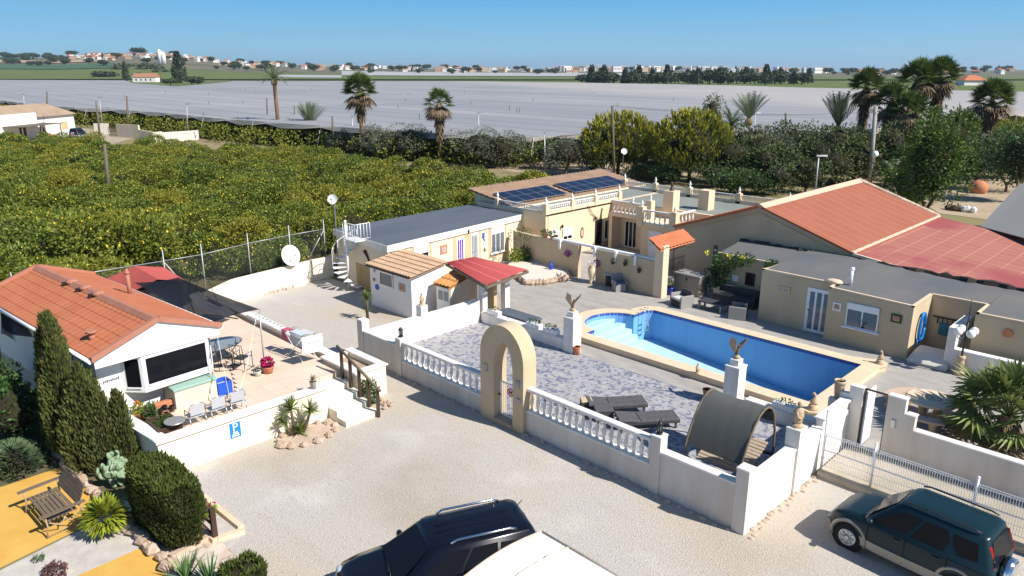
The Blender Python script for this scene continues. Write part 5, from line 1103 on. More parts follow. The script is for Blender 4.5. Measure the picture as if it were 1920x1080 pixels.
def bush(m, r, n, L, w, col2=None, n2=0, dz=.8):
    def f(t, h):
        b = LB(); cloud(b, (0,0,h+r*dz), (r,r,r*.9), n, L, w, rng, .3); b.build('foliage', M[m], t)
        if col2: b = LB(); cloud(b, (0,0,h+r*dz), (r*1.05,r*1.05,r), n2, L*.9, w*1.5, rng, .8); b.build('flowers', M[col2], t)
    return f
def spiky(m, n, L, w, stem=0.0, lo=.1):
    def f(t, h):
        if stem: b = LB(); b.cyl((0,0,h-.03),(0,0,h+stem), .03, .022, 6); b.build('stem', M['bark'], t)
        b = LB(); rosette(b, (0,0,h+stem), n, L, w, rng, lo, 1.4, .4); b.build('leaves', M[m], t)
    return f
pot(at(1081,664,.2), .17, .34, 'terra', 'round terracotta pot at the foot of the pool step pillar', plant=None)
pot(at(1325,745,.2), .16, .32, 'terra', 'empty terracotta pot beside the pillar behind the canopy daybed')
pot(at(1443,597,.2), .16, .26, 'terra', 'potted dwarf palm nearest the sofas by the pool house wall', 'potted_plant', 'potted plant', spiky('spike',26,.34,.05,.35,.0))
pot(at(1489,607,.2), .16, .26, 'terra', 'potted dwarf palm just left of the pool house door', 'potted_plant', 'potted plant', spiky('spike',26,.34,.05,.35,.0))
pot(at(1254,552,.2), .26, .42, 'glaze', 'blue glazed tub with plants beside the gate pillar', 'planter_tub', 'planter', bush('green',.22,120,.14,.06))
pot(Vector((-18.0,21.85,.2)) if False else at(503,699,ZT), .22, .26, 'terra', 'terracotta bowl of magenta flowers at the foot of the sail pole', 'potted_plant', 'potted plant', bush('green',.16,70,.14,.06,'flowerpink',160))
pot(at(484,705,ZT), .12, .2, 'palepot', 'pale green pot with a dry cactus left of the magenta flowers', 'potted_plant', 'potted plant', spiky('dry',14,.2,.05,.08,.8))
p = at(585,726,1.15); pot((-20.7,11.35,1.15), .12, .26, 'conc', 'grey stone urn with small succulent on the terrace wall end', 'potted_plant', 'potted plant', spiky('dry',30,.24,.05,.06,.2))
t = pot((-7.75,22.13,1.5), .17, .62, 'statue', 'tall weathered stone urn on the stepped gate wall', 'stone_urn', 'urn')
pot(at(1617,620,.95)+Vector((0,0,0)), .16, .2, 'blackm', 'dark pot with plant on the pool house window sill', 'potted_plant', 'potted plant', bush('green',.2,80,.12,.06))
for px_, py_, lab in ((1022,441,'terracotta bowl with green plant on the courtyard wall, left of a pair'),(1036,443,'terracotta bowl with green plant on the courtyard wall, right of a pair')):
    s, _ = on_wall(px_,py_,(-30.9,31.1),(-25.55,30.87)); pot((-30.9+s,31.1-.04*s,2.02), .16, .16, 'terra', lab, 'potted_plant', 'potted plant', bush('green',.2,80,.14,.06))
for i, (x, z) in enumerate(((-23.1,1.45),(-22.3,1.5),(-21.4,1.3))):
    pot((x,30.66,z), .1, .18, 'brownm', 'small dark wall pot on the courtyard wall, %s of three' % ('left','middle','right')[i], 'wall_pot', 'pot', bush('green',.08,30,.1,.04))
for p, lab in (((-26.3,30.7,1.45),'purple flowers hanging on the courtyard wall left of the opening'),((-24.2,30.68,1.3),'purple flowers hanging right of the courtyard opening')):
    b = MB(); cloud(b, p, (.2,.12,.16), 110, .1, .07, rng, .3); tag(b.build('hanging_flowers', M['flowerp']), lab, 'flowers')
# planter boxes
for (x, y, lab) in ((-23.1,21.95,'white planter box with dark plants by the carport post'),(-20.6,21.95,'white planter box in the middle of the knee high wall'),(-19.6,21.95,'white planter box with pink flowers nearest the pool step pillar'),(-9.3,21.9,'white planter box behind the canopy daybed')):
    t = T('planter_box', lab, 'planter', (x,y,.68), 0, 'white planter boxes'); b = LB(); b.bbox((-.38,-.12,0),(.38,.12,.22)); b.build('box', M['whiteb'], t)
    b = LB()
    for k in (-.24,0,.24): b = LB(); b.cyl((k,-.122,.11),(k,-.126,.11), .06, n=10); b.build('roundel', M['alu'], t)
    b = LB(); cloud(b, (0,0,.27), (.34,.1,.1), 70, .1, .05, rng, .2); b.build('plants', M['green'], t)
for (x, y, z, lab) in ((-21.77,15.77,1.56,'black lantern on the wall pillar left of the left balustrade'),(-10.06,15.77,1.78,'small dark lantern on the pillar at the right balustrade end')):
    t = T('lantern', lab, 'lantern', (x,y,z)); b = LB(); b.lathe([(.09,0),(.1,.03),(.07,.05)], (0,0,0), 8); b.lathe([(.09,.27),(.1,.29),(.02,.38)], (0,0,0), 8)
    for a in range(6): b.cyl((.075*math.cos(a*1.047),.075*math.sin(a*1.047),.04),(.075*math.cos(a*1.047),.075*math.sin(a*1.047),.28), .012, n=4)
    b.tube([(0,-.05,.36),(0,-.04,.46),(0,.04,.46),(0,.05,.36)], .008, 4); b.build('cage', M['blackm'], t); b = LB(); b.cyl((0,0,.05),(0,0,.27), .05, n=8); b.build('glass', M['greyglass'], t)
# globe lamp post
p = at(1797,702,.2); t = T('globe_lamp_post', 'lamp post with stone baluster base and white globe lamps beside the white wall', 'street lamp', tuple(p))
b = LB(); b.lathe([(.2,0),(.2,.1),(.15,.14),(.13,.2),(.17,.35),(.12,.55),(.1,.62),(.14,.66),(.14,.74),(.08,.76)], (0,0,0), 14); b.build('stone_base', M['statue'], t)
b = LB(); b.cyl((0,0,.75),(0,0,2.1), .035, n=8); b.cyl((0,0,2.1),(0,0,3.0), .018, n=6); b.build('post', M['blackm'], t)
gm = mat('opal_globe', (.85,.85,.83), .3)
for i in range(4):
    a = R(45+90*i); q = Vector((.3*math.cos(a),.3*math.sin(a),1.62)); b = LB(); b.tube([(0,0,1.6),(q.x*.5,q.y*.5,1.42),(q.x,q.y,1.5),(q.x,q.y,1.56)], .018, 5); ar = b.build('lamp_arm', M['blackm'], t); b = LB(); b.ell((q.x,q.y,1.74), (.16,.16,.16), 14, 10); b.build('globe', gm, ar)
# sofas
def rattan_seat(name, label, px_, py_, w, rz, grey=True, cush=True, loc=None):
    p = at(px_, py_, .2) if loc is None else Vector((*loc,.2)); t = T(name, label, 'sofa' if w > .9 else 'armchair', tuple(p), rz); m = M['rattang' if grey else 'rattan']
    b = LB(); b.bbox((-w/2,-.36,.05),(w/2,.36,.34)); b.build('seat', M['rattan'], t)
    for sg in (-1, 1): b = LB(); b.bbox((sg*w/2-.05,-.38,0),(sg*w/2+.05,.38,.62)); b.build('armrest', m, t)
    b = LB(); b.bbox((-w/2+.055,.28,.34),(w/2-.055,.40,.78)); b.build('backrest', M['rattan'], t)
    b = LB(); b.bbox((-w/2+.06,-.35,.345),(w/2-.06,.27,.45),.04); b.build('cushion', M['cushion' if cush else 'rattan'], t)
rattan_seat('rattan_armchair', 'grey rattan armchair with pale cushion nearest the grey storage cupboard', 0, 0, .8, R(-20), True, True, (-18.6,30.4))
rattan_seat('rattan_armchair', 'grey rattan armchair right of the dark coffee table by the pool house corner', 0, 0, .8, R(-70), True, False, (-15.75,30.75))
rattan_seat('rattan_sofa', 'dark rattan corner sofa against the ochre wall under the climbing rose', 0, 0, 2.2, R(0), False, False, (-16.9,32.6))
t = T('coffee_table', 'dark rattan coffee table between the armchairs by the pool', 'table', (-17.2,30.95,.2)); b = LB(); b.bbox((-.65,-.35,.36),(.65,.35,.42)); b.build('top', M['rattan'], t)
for x in (-.58,.58):
    for y in (-.28,.28): b = LB(); b.box((x-.05,y-.05,0),(x+.05,y+.05,.36)); b.build('leg', M['rattang'], t)
t = T('patio_bench', 'long dark patio table behind the planter boxes near the carport', 'table', (-22.3,22.7,.2)); b = LB(); b.bbox((-1.1,-.42,.42),(1.1,.42,.5)); b.build('top', M['feltblue'], t)
for x in (-1.0,1.0):
    for y in (-.34,.34): b = LB(); b.box((x-.04,y-.04,0),(x+.04,y+.04,.42)); b.build('leg', M['blackm'], t)
p = at(1160,545,.2); t = T('bistro_set_chair', 'pale wicker armchair with blue cushion against the courtyard wall', 'armchair', tuple(p), R(60))
b = LB(); b.bbox((-.28,-.28,.0),(.28,.28,.4)); b.build('seat', M['rattang'], t); b = LB(); b.loft([[(-.3,.24,.3),(.3,.24,.3),(.3,.3,.3),(-.3,.3,.3)],[(-.33,.3,.85),(.33,.3,.85),(.33,.36,.85),(-.33,.36,.85)]]); b.build('backrest', M['rattang'], t); b = LB(); b.bbox((-.24,-.26,.4),(.24,.22,.48),.03); b.build('cushion', mat('blue_cushion', (.13,.15,.24), .9), t)
for sg in (-1, 1): b = LB(); b.bbox((sg*.3-.03,-.28,.4),(sg*.3+.03,.28,.6)); b.build('armrest', M['rattang'], t)
p = at(1150,538,.2); t = T('bistro_table', 'small dark wicker table with pale top and white bowl by the courtyard wall', 'table', (p.x-.35,p.y+.1,.2)); b = LB(); b.cyl((0,0,0),(0,0,.62), .22, n=10); b.build('base', M['rattan'], t); b = LB(); b.cyl((0,0,.62),(0,0,.66), .32, n=16); b.build('top', M['cushion'], t)
p = at(1104,535,.2); t = T('ornamental_urn', 'pale urn with flowers on a white stand by the courtyard opening', 'urn', (-24.25,30.35,.2)); b = LB(); b.lathe([(.16,.0),(.1,.05),(.12,.3),(.2,.55),(.22,.85),(.14,1.0),(.17,1.05)], (0,0,0), 12); b.build('urn', M['coping'], t); b = LB(); cloud(b, (0,0,1.12), (.18,.18,.15), 60, .12, .06, rng, .2); b.build('flowers', M['cushion'], t)
# grey cupboard, bench, rose
t = T('storage_cupboard', 'grey plastic storage cupboard with two doors and dark lid beside the iron gate', 'cupboard', (-19.5,32.6,.2)); b = LB(); b.box((-.75,-.4,0),(.75,.4,1.0)); b.build('body', mat('taupe_plastic', (.23,.20,.17), .6), t)
b = LB(); b.bbox((-.8,-.46,1.0),(.8,.44,1.1)); b.build('lid', M['rattang'], t)
for sg in (-1, 1): b = LB(); b.box((sg*.37-.355,-.42,.05),(sg*.37+.355,-.4,.96)); b.build('door', mat('taupe_door', (.27,.24,.20), .6), t)
b = LB(); b.box((-.05,-.44,.78),(.05,-.42,.9)); b.build('latch', M['blackm'], t)
t = T('climbing_rose', 'climbing rose bush with dark leaves and a few blooms on the ochre wall', 'rose bush', (-18.3,32.9,.2))
b = MB(); 
for x, z, r, n in ((-18.3,1.1,.75,420),(-18.0,1.8,.65,360),(-17.3,2.05,.45,180),(-16.7,2.2,.35,120),(-15.4,2.1,.4,240),(-15.25,1.4,.25,120),(-18.5,.6,.5,200)): cloud(b, (x,33.05,z+.2), (r,.38,r*.85), n, .13, .08, rng, .2)
b.build('foliage', M['green'], t)
b = MB()
for x in (-18.4,-18.1,-15.3): b.tube([(x,33.1,.2),(x+.1,33.15,1.2),(x+.3,33.2,2.1)], .03, 5)
b.build('stem', M['bark'], t)
b = MB()
for q in ((-18.75,32.75,2.45),(-17.5,32.7,2.5),(-16.8,32.7,2.6)): cloud(b, q, (.1,.1,.1), 30, .1, .08, rng, .2)
b.build('bloom', mat('yellow_bloom', (.55,.5,.05), .6, island=.3), t)
# wall sign post black
t = T('vertical_sign', 'narrow black sign with pale symbols behind the climbing rose', 'sign', (-18.55,33.2,.2)); b = LB(); b.box((-.12,-.03,1.0),(.12,.03,2.6)); b.build('board', M['blackm'], t); b = LB()
for k in range(5): b.box((-.06,-.036,1.3+.25*k),(.05,-.03,1.42+.25*k))
b.build('symbol', M['cushion'], t)
# blue hose
t = T('pool_hose', 'coiled bright blue pool hose hanging on the sunlit end of the pool house', 'hose', (-8.25,31.9,1.2)); b = MB()
for k in range(7):
    rx, rz_ = .28+.05*rng.random(), .62+.1*rng.random(); ox = -8.28+.03*(k % 3); oy = 31.75+rng.uniform(-.08,.08); oz = 1.25+rng.uniform(-.06,.06)
    b.tube([(ox,oy+rx*math.cos(a*.3927),oz+rz_*math.sin(a*.3927)*(1 if math.sin(a*.39)>0 else .8)) for a in range(17)], .028, 6)
b.tube([(-8.27,31.5,.9),(-8.25,31.4,.55),(-8.2,31.45,.22)], .03, 6); b.build('coil', mat('hose_blue', (.01,.20,.62), .35), t)
# white chest (box lid)
t = T('pool_equipment_cover', 'white sloping fibreglass cover box in the shade by the blue hose', 'storage box', (-7.55,30.9,.2), R(3)); b = LB(); b.loft([[(-.7,-.5,0),(.7,-.5,0),(.7,.55,0),(-.7,.55,0)],[(-.7,-.5,.12),(.7,-.5,.12),(.7,.55,.12),(-.7,.55,.12)]]); b.build('base', M['cushion'], t); b = LB(); b.loft([[(-.74,-.55,.12),(.74,-.55,.12),(.74,.6,.12),(-.74,.6,.12)],[(-.7,-.45,.2),(.7,-.45,.2),(.7,.57,.3),(-.7,.57,.3)],[(-.5,-.1,.42),(.45,-.1,.42),(.45,.5,.52),(-.5,.5,.52)]]); b.build('lid', mat('warm_white_plastic', (.62,.57,.52), .5), t)
# stone table and benches
p = at(1746,755,.75); tx, ty = p.x, p.y
t = T('stone_table', 'round pink stone garden table with scroll pattern before the fan palm', 'table', (tx,ty,.2)); b = LB(); b.lathe([(.72,.62),(.78,.64),(.78,.70),(.74,.72)], (0,0,0), 28); b.build('table_top', M['stonepink'] if 'stonepink' in M else M['coping'], t)
M['stonepink'] = mat('pink_cast_stone', (.58,.42,.32), .8, (.50,.35,.26), 3, .5)
b = LB()
for x in (-.1,.14):
    for k in range(2): b.loft([[(x+r*math.cos(a*.349),r*math.sin(a*.349),.722) for a in range(18)] for r in (.12,.10)], False, False)
b.loft([[(r*1.6*math.cos(a*.26),r*math.sin(a*.26),.723) for a in range(24)] for r in (.2,.18)], False, False); b.build('scroll_pattern', M['brownm'], t)
for sg in (-1, 1): b = LB(); b.lathe([(.2,0),(.2,.06),(.14,.1),(.13,.3),(.16,.45),(.2,.6),(.2,.63)], (sg*.2,sg*.1,0), 10); b.build('pedestal', M['ochre2s'] if 'ochre2s' in M else M['statue'], t)
for k, (ang, lab) in enumerate(((158,'curved stone bench left of the round stone table'),(268,'curved stone bench in front of the round stone table, next to the low wall'),(35,'curved stone bench behind the round stone table under palm fronds'))):
    t = T('stone_bench', lab, 'bench', (tx,ty,.2), 0, 'curved stone benches'); b = LB(); rr = []
    arc = [R(ang-34+68*i/10) for i in range(11)]
    b.loft([[(r*math.cos(a),r*math.sin(a),z) for r, z in ((1.05,.40),(1.45,.40),(1.45,.47),(1.05,.47))] for a in arc]); b.build('seat', M['stonepink'], t)
    for a in (R(ang-22),R(ang+22)): b = LB(); b.lathe([(.17,0),(.17,.05),(.1,.1),(.12,.25),(.16,.36),(.16,.4)], (1.25*math.cos(a),1.25*math.sin(a),0), 8); b.build('pedestal', M['statue'], t)
b = MB(); q = at(1850,680,.25); b.tube([q+Vector((-.5+.1*k,.15*math.sin(k*.8),.03)) for k in range(11)], .03, 5); tag(b.build('garden_hose', mat('hose_green', (.01,.30,.06), .4)), 'bright green hose on the ground beside the fan palm', 'hose')
b = MB(); b.rock(at(1842,688,.3), .38, rng); tag(b.build('boulder', M['cobble']), 'pale pink boulder at the foot of the fan palm by the green hose', 'rock')
q = at(1902,640,1.1); t = T('yellow_pot', 'yellow pot standing on the ledge at the right end of the terrace', 'pot', (q.x,q.y+.2,1.1)); b = LB(); b.lathe([(.1,0),(.14,.22),(.15,.24)], (0,0,0), 10); b.build('pot', mat('yellow_pot', (.6,.33,.02), .4), t)
# rock garden by the annex
t = T('rock_garden', 'white gravel bed edged with pink rough stones by the annex corner', 'garden bed', (-28.3,30,.2))
ell_ = [(at(950,508,.2)), at(985,534,.2), at(1020,533,.2), at(1055,527,.2), at(1074,510,.2), at(1060,495,.2), at(1010,487,.2), at(970,487,.2)]
b = MB(); b.prism([(p.x,p.y) for p in ell_], .15, .5); b.build('gravel_fill', mat('white_gravel', (.72,.65,.56), .95, (.60,.50,.42), 6, .5, .6, 20), t)
for i in range(len(ell_)-4):
    for k in range(5):
        p = ell_[i].lerp(ell_[i+1],k/5); b = MB(); b.rock((p.x+rng.uniform(-.05,.05),p.y+rng.uniform(-.05,.05),.32), rng.uniform(.2,.27), rng); b.build('edging_stone', M['stone'], t)
for x, y, h, m, lab in ((965,478,.8,'limeleaf','lime leaved shrub by the annex window in the rock garden'),(984,476,.9,'green','small green shrub beside the courtyard wall in the rock garden')):
    p = at(x,y+12,.5); t = T('shrub', lab, 'shrub', tuple(p)); b = LB(); cloud(b, (0,0,.35), (.4,.4,.4), 200, .2, .1, rng, .2); b.build('foliage', M[m], t); b = LB()
    for k in range(4): b.tube([(0,0,0),(rng.uniform(-.3,.3),rng.uniform(-.2,.2),.8),(rng.uniform(-.5,.5),rng.uniform(-.3,.3),1.5+rng.random()*.4)], .015, 4)
    b.build('stem', M['bark'], t); b = LB(); cloud(b, (0,0,1.6), (.5,.4,.4), 70, .16, .06, rng, .2); b.build('upper_foliage', M['green'], t)
figure(1033,505,.5,.5,'small colourful figurines group on the white gravel bed', 'garden_gnomes', 'blue')
b = MB(); p = at(1050,527,.2); cloud(b, (p.x,p.y,.32), (.4,.25,.2), 160, .18, .06, rng, .1); tag(b.build('dark_plant', mat('dark_red_leaf', (.07,.03,.025), .7, island=.4)), 'dark brownish low plant before the rock garden edge', 'plant')
# ---------------- park home terrace objects ----------------
t = T('storage_box', 'long beige storage box with pale green lid under the bay window', 'storage box', (-23.1,8.3,ZT), R(2))
b = LB(); b.bbox((-.42,-.68,0),(.36,.68,.62)); b.build('body', mat('beige_plastic', (.62,.57,.45), .6), t); b = LB(); b.bbox((-.46,-.72,.62),(.40,.72,.70)); b.build('lid', mat('pale_green_lid', (.28,.42,.36), .6), t)
t = T('blue_crate', 'open blue plastic tub beside the storage box', 'crate', (-22.95,9.25,ZT)); b = LB(); w_ = .24
for p, q in (((-w_,-w_,0),(w_,w_,.02)),((-w_,-w_,.02),(-w_+.02,w_,.46)),((w_-.02,-w_,.02),(w_,w_,.46)),((-w_+.02,-w_,.02),(w_-.02,-w_+.02,.46)),((-w_+.02,w_-.02,.02),(w_-.02,w_,.46))): b.box(p, q)
b.build('tub', M['blue'], t); b = LB(); b.box((-w_+.03,-w_+.03,.1),(w_-.03,w_-.03,.3)); b.build('contents', M['cushion'], t)
t = T('raised_planter', 'dark edged planting bed with seedlings under the white home wall', 'planter', (-23.0,7.05,ZT)); b = LB(); b.box((-.45,-.45,0),(.35,.5,.12)); b.build('bed', M['bark'], t); b = LB(); cloud(b, (-.2,0,.16), (.3,.4,.12), 90, .1, .06, rng, .1); b.build('plants', M['green'], t)
t = T('raised_planter', 'dark square planter of green herbs in the terrace wall corner', 'planter', (-21.6,6.85,ZT)); b = LB()
for p, q in (((-.5,-.35,0),(.5,-.29,.28)),((-.5,.29,0),(.5,.35,.28)),((-.5,-.29,0),(-.44,.29,.28)),((.44,-.29,0),(.5,.29,.28))): b.box(p, q)
b.build('box', M['brownm'], t); b = LB(); b.box((-.44,-.29,0),(.44,.29,.18)); b.build('soil', M['bark'], t); b = LB(); cloud(b, (0,0,.24), (.42,.27,.1), 240, .1, .05, rng, .1); b.build('herbs', M['green'], t)
pot(Vector((-22.4,6.75,ZT)), .2, .24, 'bark', 'round brown pot with green plant by the terrace corner planter', 'potted_plant', 'potted plant', bush('green',.2,110,.12,.06))
pot(Vector((-22.9,6.6,ZT)), .14, .2, 'terra', 'pot of orange flowers at the corner of the white home', 'potted_plant', 'potted plant', bush('limeleaf',.2,90,.14,.06,'orangef',14))
pot(Vector((-22.45,7.2,ZT)), .1, .16, 'terra', 'small orange pot in the row of black pots', 'flower_pot', 'pot')
t = T('trough_planter', 'terracotta trough planter at the left end of the storage box', 'planter', (-23.0,7.35,ZT+.12), R(0)); b = LB(); b.bbox((-.1,-.28,0),(.1,.28,.18)); b.build('trough', M['terra'], t)
for k in range(4): pot(Vector((-22.75+.16*(k % 2),6.95+.17*k,ZT+.12)), .08, .13, 'blackm', 'small black nursery pot under the bay window', 'nursery_pot', 'pot').__setitem__('group', 'black nursery pots')
def garden_chair(px_, y, rz, lab):
    t = T('garden_chair', lab, 'chair', (px_+.02,y,ZT), rz, 'white garden chairs by the terrace wall'); t.scale = (.9,.9,.82); b = LB()
    for sg in (-1, 1): b.tube([(.25,sg*.27,0),(.22,sg*.27,.62),(-.2,sg*.27,.64),(-.26,sg*.24,.95)], .016, 5); b.tube([(-.28,sg*.26,0),(-.18,sg*.26,.45),(.22,sg*.26,.42)], .016, 5)
    b.tube([(-.26,-.24,.95),(-.28,0,.99),(-.26,.24,.95)], .016, 5); b.build('frame', M['alu'], t)
    b = LB(); b.box((-.18,-.24,.41),(.24,.24,.43)); b.build('seat', M['sling'], t); b = LB(); b.loft([[(-.19,-.23,.5),(-.19,.23,.5),(-.25,.23,.93),(-.25,-.23,.93)],[(-.2,-.23,.5),(-.2,.23,.5),(-.26,.23,.93),(-.26,-.23,.93)]]); b.build('backrest', M['sling'], t)
M['sling'] = mat('pale_sling', (.46,.46,.48), .7)
garden_chair(-21.25,7.65,R(178),'silver white garden chair at the wall, nearest the herb planter'); garden_chair(-21.28,8.3,R(182),'silver white garden chair at the wall, middle of three'); garden_chair(-21.3,8.95,R(176),'silver white garden chair at the wall, nearest the steps')
t = T('round_table', 'small low round garden table tucked at the terrace wall corner', 'table', (-21.15,7.0,ZT)); b = LB(); b.cyl((0,0,.38),(0,0,.41), .3, n=18); b.build('top', M['alu'], t); b = LB(); b.cyl((0,0,0),(0,0,.38), .04, n=8); b.build('leg', M['blackm'], t)
b = MB(); hp_ = [at(x,y,ZT+.02) for x, y in ((420,742),(427,738),(426,746),(415,752),(395,757),(372,768),(350,785),(325,796),(300,800))]; b.tube(hp_, .018, 5); tag(b.build('garden_hose', M['wood']), 'thin brown garden hose curving across the terrace tiles', 'hose')
M['tglass'] = mat('smoked_glass', (.25,.27,.29), .08, spec=.6)
t = T('glass_table', 'large oval glass patio table on curved black legs', 'table', (-25.6,10.3,ZT), R(10)); b = LB(); b.loft([[(.62*math.cos(a*.2618),.95*math.sin(a*.2618),z) for a in range(24)] for z in (.72,.74)]); b.build('glass_top', M['tglass'], t)
b = LB(); b.tube([(.63*math.cos(a*.2618),.96*math.sin(a*.2618),.725) for a in range(25)], .018, 5); b.build('rim', M['blackm'], t)
for sx, sy in ((1,1),(1,-1),(-1,1),(-1,-1)): b = LB(); b.tube([(sx*.42,sy*.6,.72),(sx*.25,sy*.4,.4),(sx*.5,sy*.72,0)], .022, 5); b.build('leg', M['blackm'], t)
t = T('glass_table', 'smaller round grey glass table beside the white home wall', 'table', (-25.2,9.55,ZT)); b = LB(); b.cyl((0,0,.66),(0,0,.68), .48, n=20); b.build('glass_top', M['tglass'], t); b = LB()
for k in range(3): b.tube([(.3*math.cos(k*2.09),.3*math.sin(k*2.09),.66),(0,0,.35),(.4*math.cos(k*2.09+1),.4*math.sin(k*2.09+1),0)], .018, 5)
b.build('legs', M['blackm'], t)
def iron_chair(x, y, rz, lab):
    t = T('iron_chair', lab, 'chair', (x,y,ZT), rz); b = LB()
    for sg in (-1, 1): b.tube([(.24,sg*.25,0),(.24,sg*.25,.6),(-.24,sg*.25,.62)], .014, 5); b.tube([(-.24,sg*.25,0),(-.24,sg*.25,.5),(-.32,sg*.25,1.0)], .014, 5); b.tube([(.35,sg*.25,.02),(0,sg*.25,-.0),(-.4,sg*.25,.03)], .014, 5)
    b.cyl((-.32,-.25,1.0),(-.32,.25,1.0), .014, n=5); b.cyl((-.24,-.25,.45),(-.24,.25,.45), .014, n=5); b.cyl((.24,-.25,.42),(.24,.25,.42), .014, n=5)
    for k in (-.12,0,.12): b.tube([(-.25,k,.48),(-.31,k*1.4,.95)], .008, 4); b.tube([(.24,k,.42),(-.24,k,.44)], .01, 4)
    b.build('frame', M['blackm'], t); b = LB(); b.box((-.2,-.2,.43),(.2,.2,.45)); b.build('seat', M['rattan'], t)
iron_chair(-24.5,10.7,R(120),'black iron patio chair facing away, nearest the sail pole'); iron_chair(-24.9,10.3,R(60),'black iron patio chair drawn up to the glass table'); iron_chair(-32.3,11.6,R(-60),'black iron chair half under the shade sail by the boundary wall')
t = T('swing_lounger', 'swinging recliner with pale cloth on a black curved frame, partly under the shade sail', 'lounger', (-30.6,12.2,ZT), R(25)); b = LB()
for sg in (-1, 1): b.tube([(1.0,sg*.5,.03),(0,sg*.55,.03),(-.8,sg*.45,.03)], .025, 5)
b.tube([(-.8,0,.03),(-1.1,0,.9),(-.9,0,1.7),(-.3,0,2.0),(.1,0,1.85)], .03, 6); b.build('frame', M['blackm'], t); b = LB(); b.loft([[(-.75,-.32,1.15),(-.75,.32,1.15)],[(-.45,-.32,.75),(-.45,.32,.75)],[(.2,-.32,.55),(.2,.32,.55)],[(.55,-.32,.62),(.55,.32,.62)],[(1.05,-.32,.35),(1.05,.32,.35)]], False, False, True, False); b.build('sling_seat', M['sling'], t); b = LB(); b.tube([(-.75,0,1.2),(-.3,0,2.0)], .012, 4); b.tube([(.55,0,.6),(.1,0,1.85)], .012, 4); b.build('hanger', M['blackm'], t)
# laundry airer
t = T('laundry_airer', 'white folding clothes airer hung with pale washing by the terrace side wall', 'clothes airer', (-23.9,12.75,ZT), R(3)); b = LB()
for sg in (-1, 1): b.tube([(-.55,sg*.3,0),(.55,sg*.3,.95)], .014, 5); b.tube([(.55,sg*.3,0),(-.55,sg*.3,.95)], .014, 5)
for k in range(7): b.cyl((-1.0,-.28+.093*k,.96),(1.0,-.28+.093*k,.96), .008, n=4)
for x in (-1.0,-.55,.55,1.0): b.cyl((x,-.3,.95),(x,.3,.95), .012, n=5)
b.build('rack', M['whiteb'], t)
for x0, x1, y, d, c, lab in ((-.95,-.6,-.2,.38,(.55,.12,.18),'red striped'),(-.5,.25,-.12,.42,(.55,.60,.66),None),(-.3,.4,.1,.3,(.60,.60,.58),None),(.3,.65,-.05,.35,(.42,.40,.36),None)):
    b = LB(); b.loft([[(x0,y-.02,.96-d),(x1,y-.02,.96-d*1.1)],[(x0,y-.015,.975),(x1,y-.015,.975)],[(x0,y+.28,.985),(x1,y+.28,.985)],[(x0,y+.3,.96-d*.6),(x1,y+.3,.96-d*.5)]], False, False, False, False); b.build('washing', mat('washing', c, .9, tuple(k*.8 for k in c), 9, .5), t)
b = LB(); b.loft([[(.85,-.5,.5),(.85,.35,.42)],[(.88,-.5,1.15),(.88,.35,1.1)]], False, False, False, False); b.loft([[(.87,-.5,.5),(.87,.35,.42)],[(.9,-.5,1.15),(.9,.35,1.1)]], False, False, False, False); b.build('white_sheet', M['whiteb'], t)
t = T('tile_plaque', 'small framed tile picture on the terrace wall near the steps', 'plaque', (-20.53,11.2,.62)); b = LB(); b.box((0,-.14,-.14),(.03,.14,.14)); b.build('frame', M['conc'], t); b = LB(); b.box((.03,-.1,-.1),(.036,.1,.1)); b.build('picture', M['picture'], t)
b = MB(); c = (-20.45,13.35,.45); cloud(b, c, (.32,.32,.5), 420, .16, .06, rng, .2); t = tag(b.build('potted_shrub', M['green']), 'green feathery shrub beside the handrail foot at the planter wall', 'shrub')
for k in range(9): b = MB(); b.rock((-20.0+rng.uniform(-.3,.3),13.4+rng.uniform(-.5,.5),.06), rng.uniform(.07,.12), rng); tag(b.build('loose_stone', M['stone']), 'small pinkish stone around the shrub at the handrail foot', 'stone', 'small stones at the handrail foot')
# yucca with rocks
def yucca(name, label, x, y, heads, z=0):
    t = T(name, label, 'yucca', (x,y,z))
    for dx, dy, h, n, L in heads:
        b = LB(); b.tube([(dx*.3,dy*.3,0),(dx*.8,dy*.8,h*.6),(dx,dy,h)], [.07,.05,.04], 6); b.build('trunk', M['bark'], t)
        b = LB(); rosette(b, (dx,dy,h), n, L, .05, rng, -.2, 1.5, .25); b.build('leaves', M['spike'], t)
yucca('yucca', 'three headed yucca in a stone ringed bed against the terrace wall', -20.15,10.35, [(-.1,-.1,.95,60,.5),(.1,.45,.75,60,.5),(.05,.05,.15,60,.5),(-.1,-.4,.55,40,.42)])
p = at(690,600,0); yucca('yucca', 'single slender yucca with pale crown beside the white hut on the gravel', p.x, p.y, [(0,0,1.05,70,.5),(-.08,0,.5,20,.35)])
p = at(575,818,0)
for k in range(13):
    a = 2*math.pi*k/13; b = MB(); b.rock((p.x+.62*math.cos(a),p.y+.05+.95*math.sin(a),.06), rng.uniform(.11,.19), rng); tag(b.build('bed_stone', M['stone'] if k % 3 else M['cobble']), 'rough stone in the ring around the yucca bed', 'stone', 'stones around the yucca bed')
b = MB(); b.prism([(p.x+.6*math.cos(a*.52),p.y+.05+.9*math.sin(a*.52)) for a in range(12)], 0, .05); o = b.build('yucca_bed', M['cobble']); o['kind'] = 'structure'
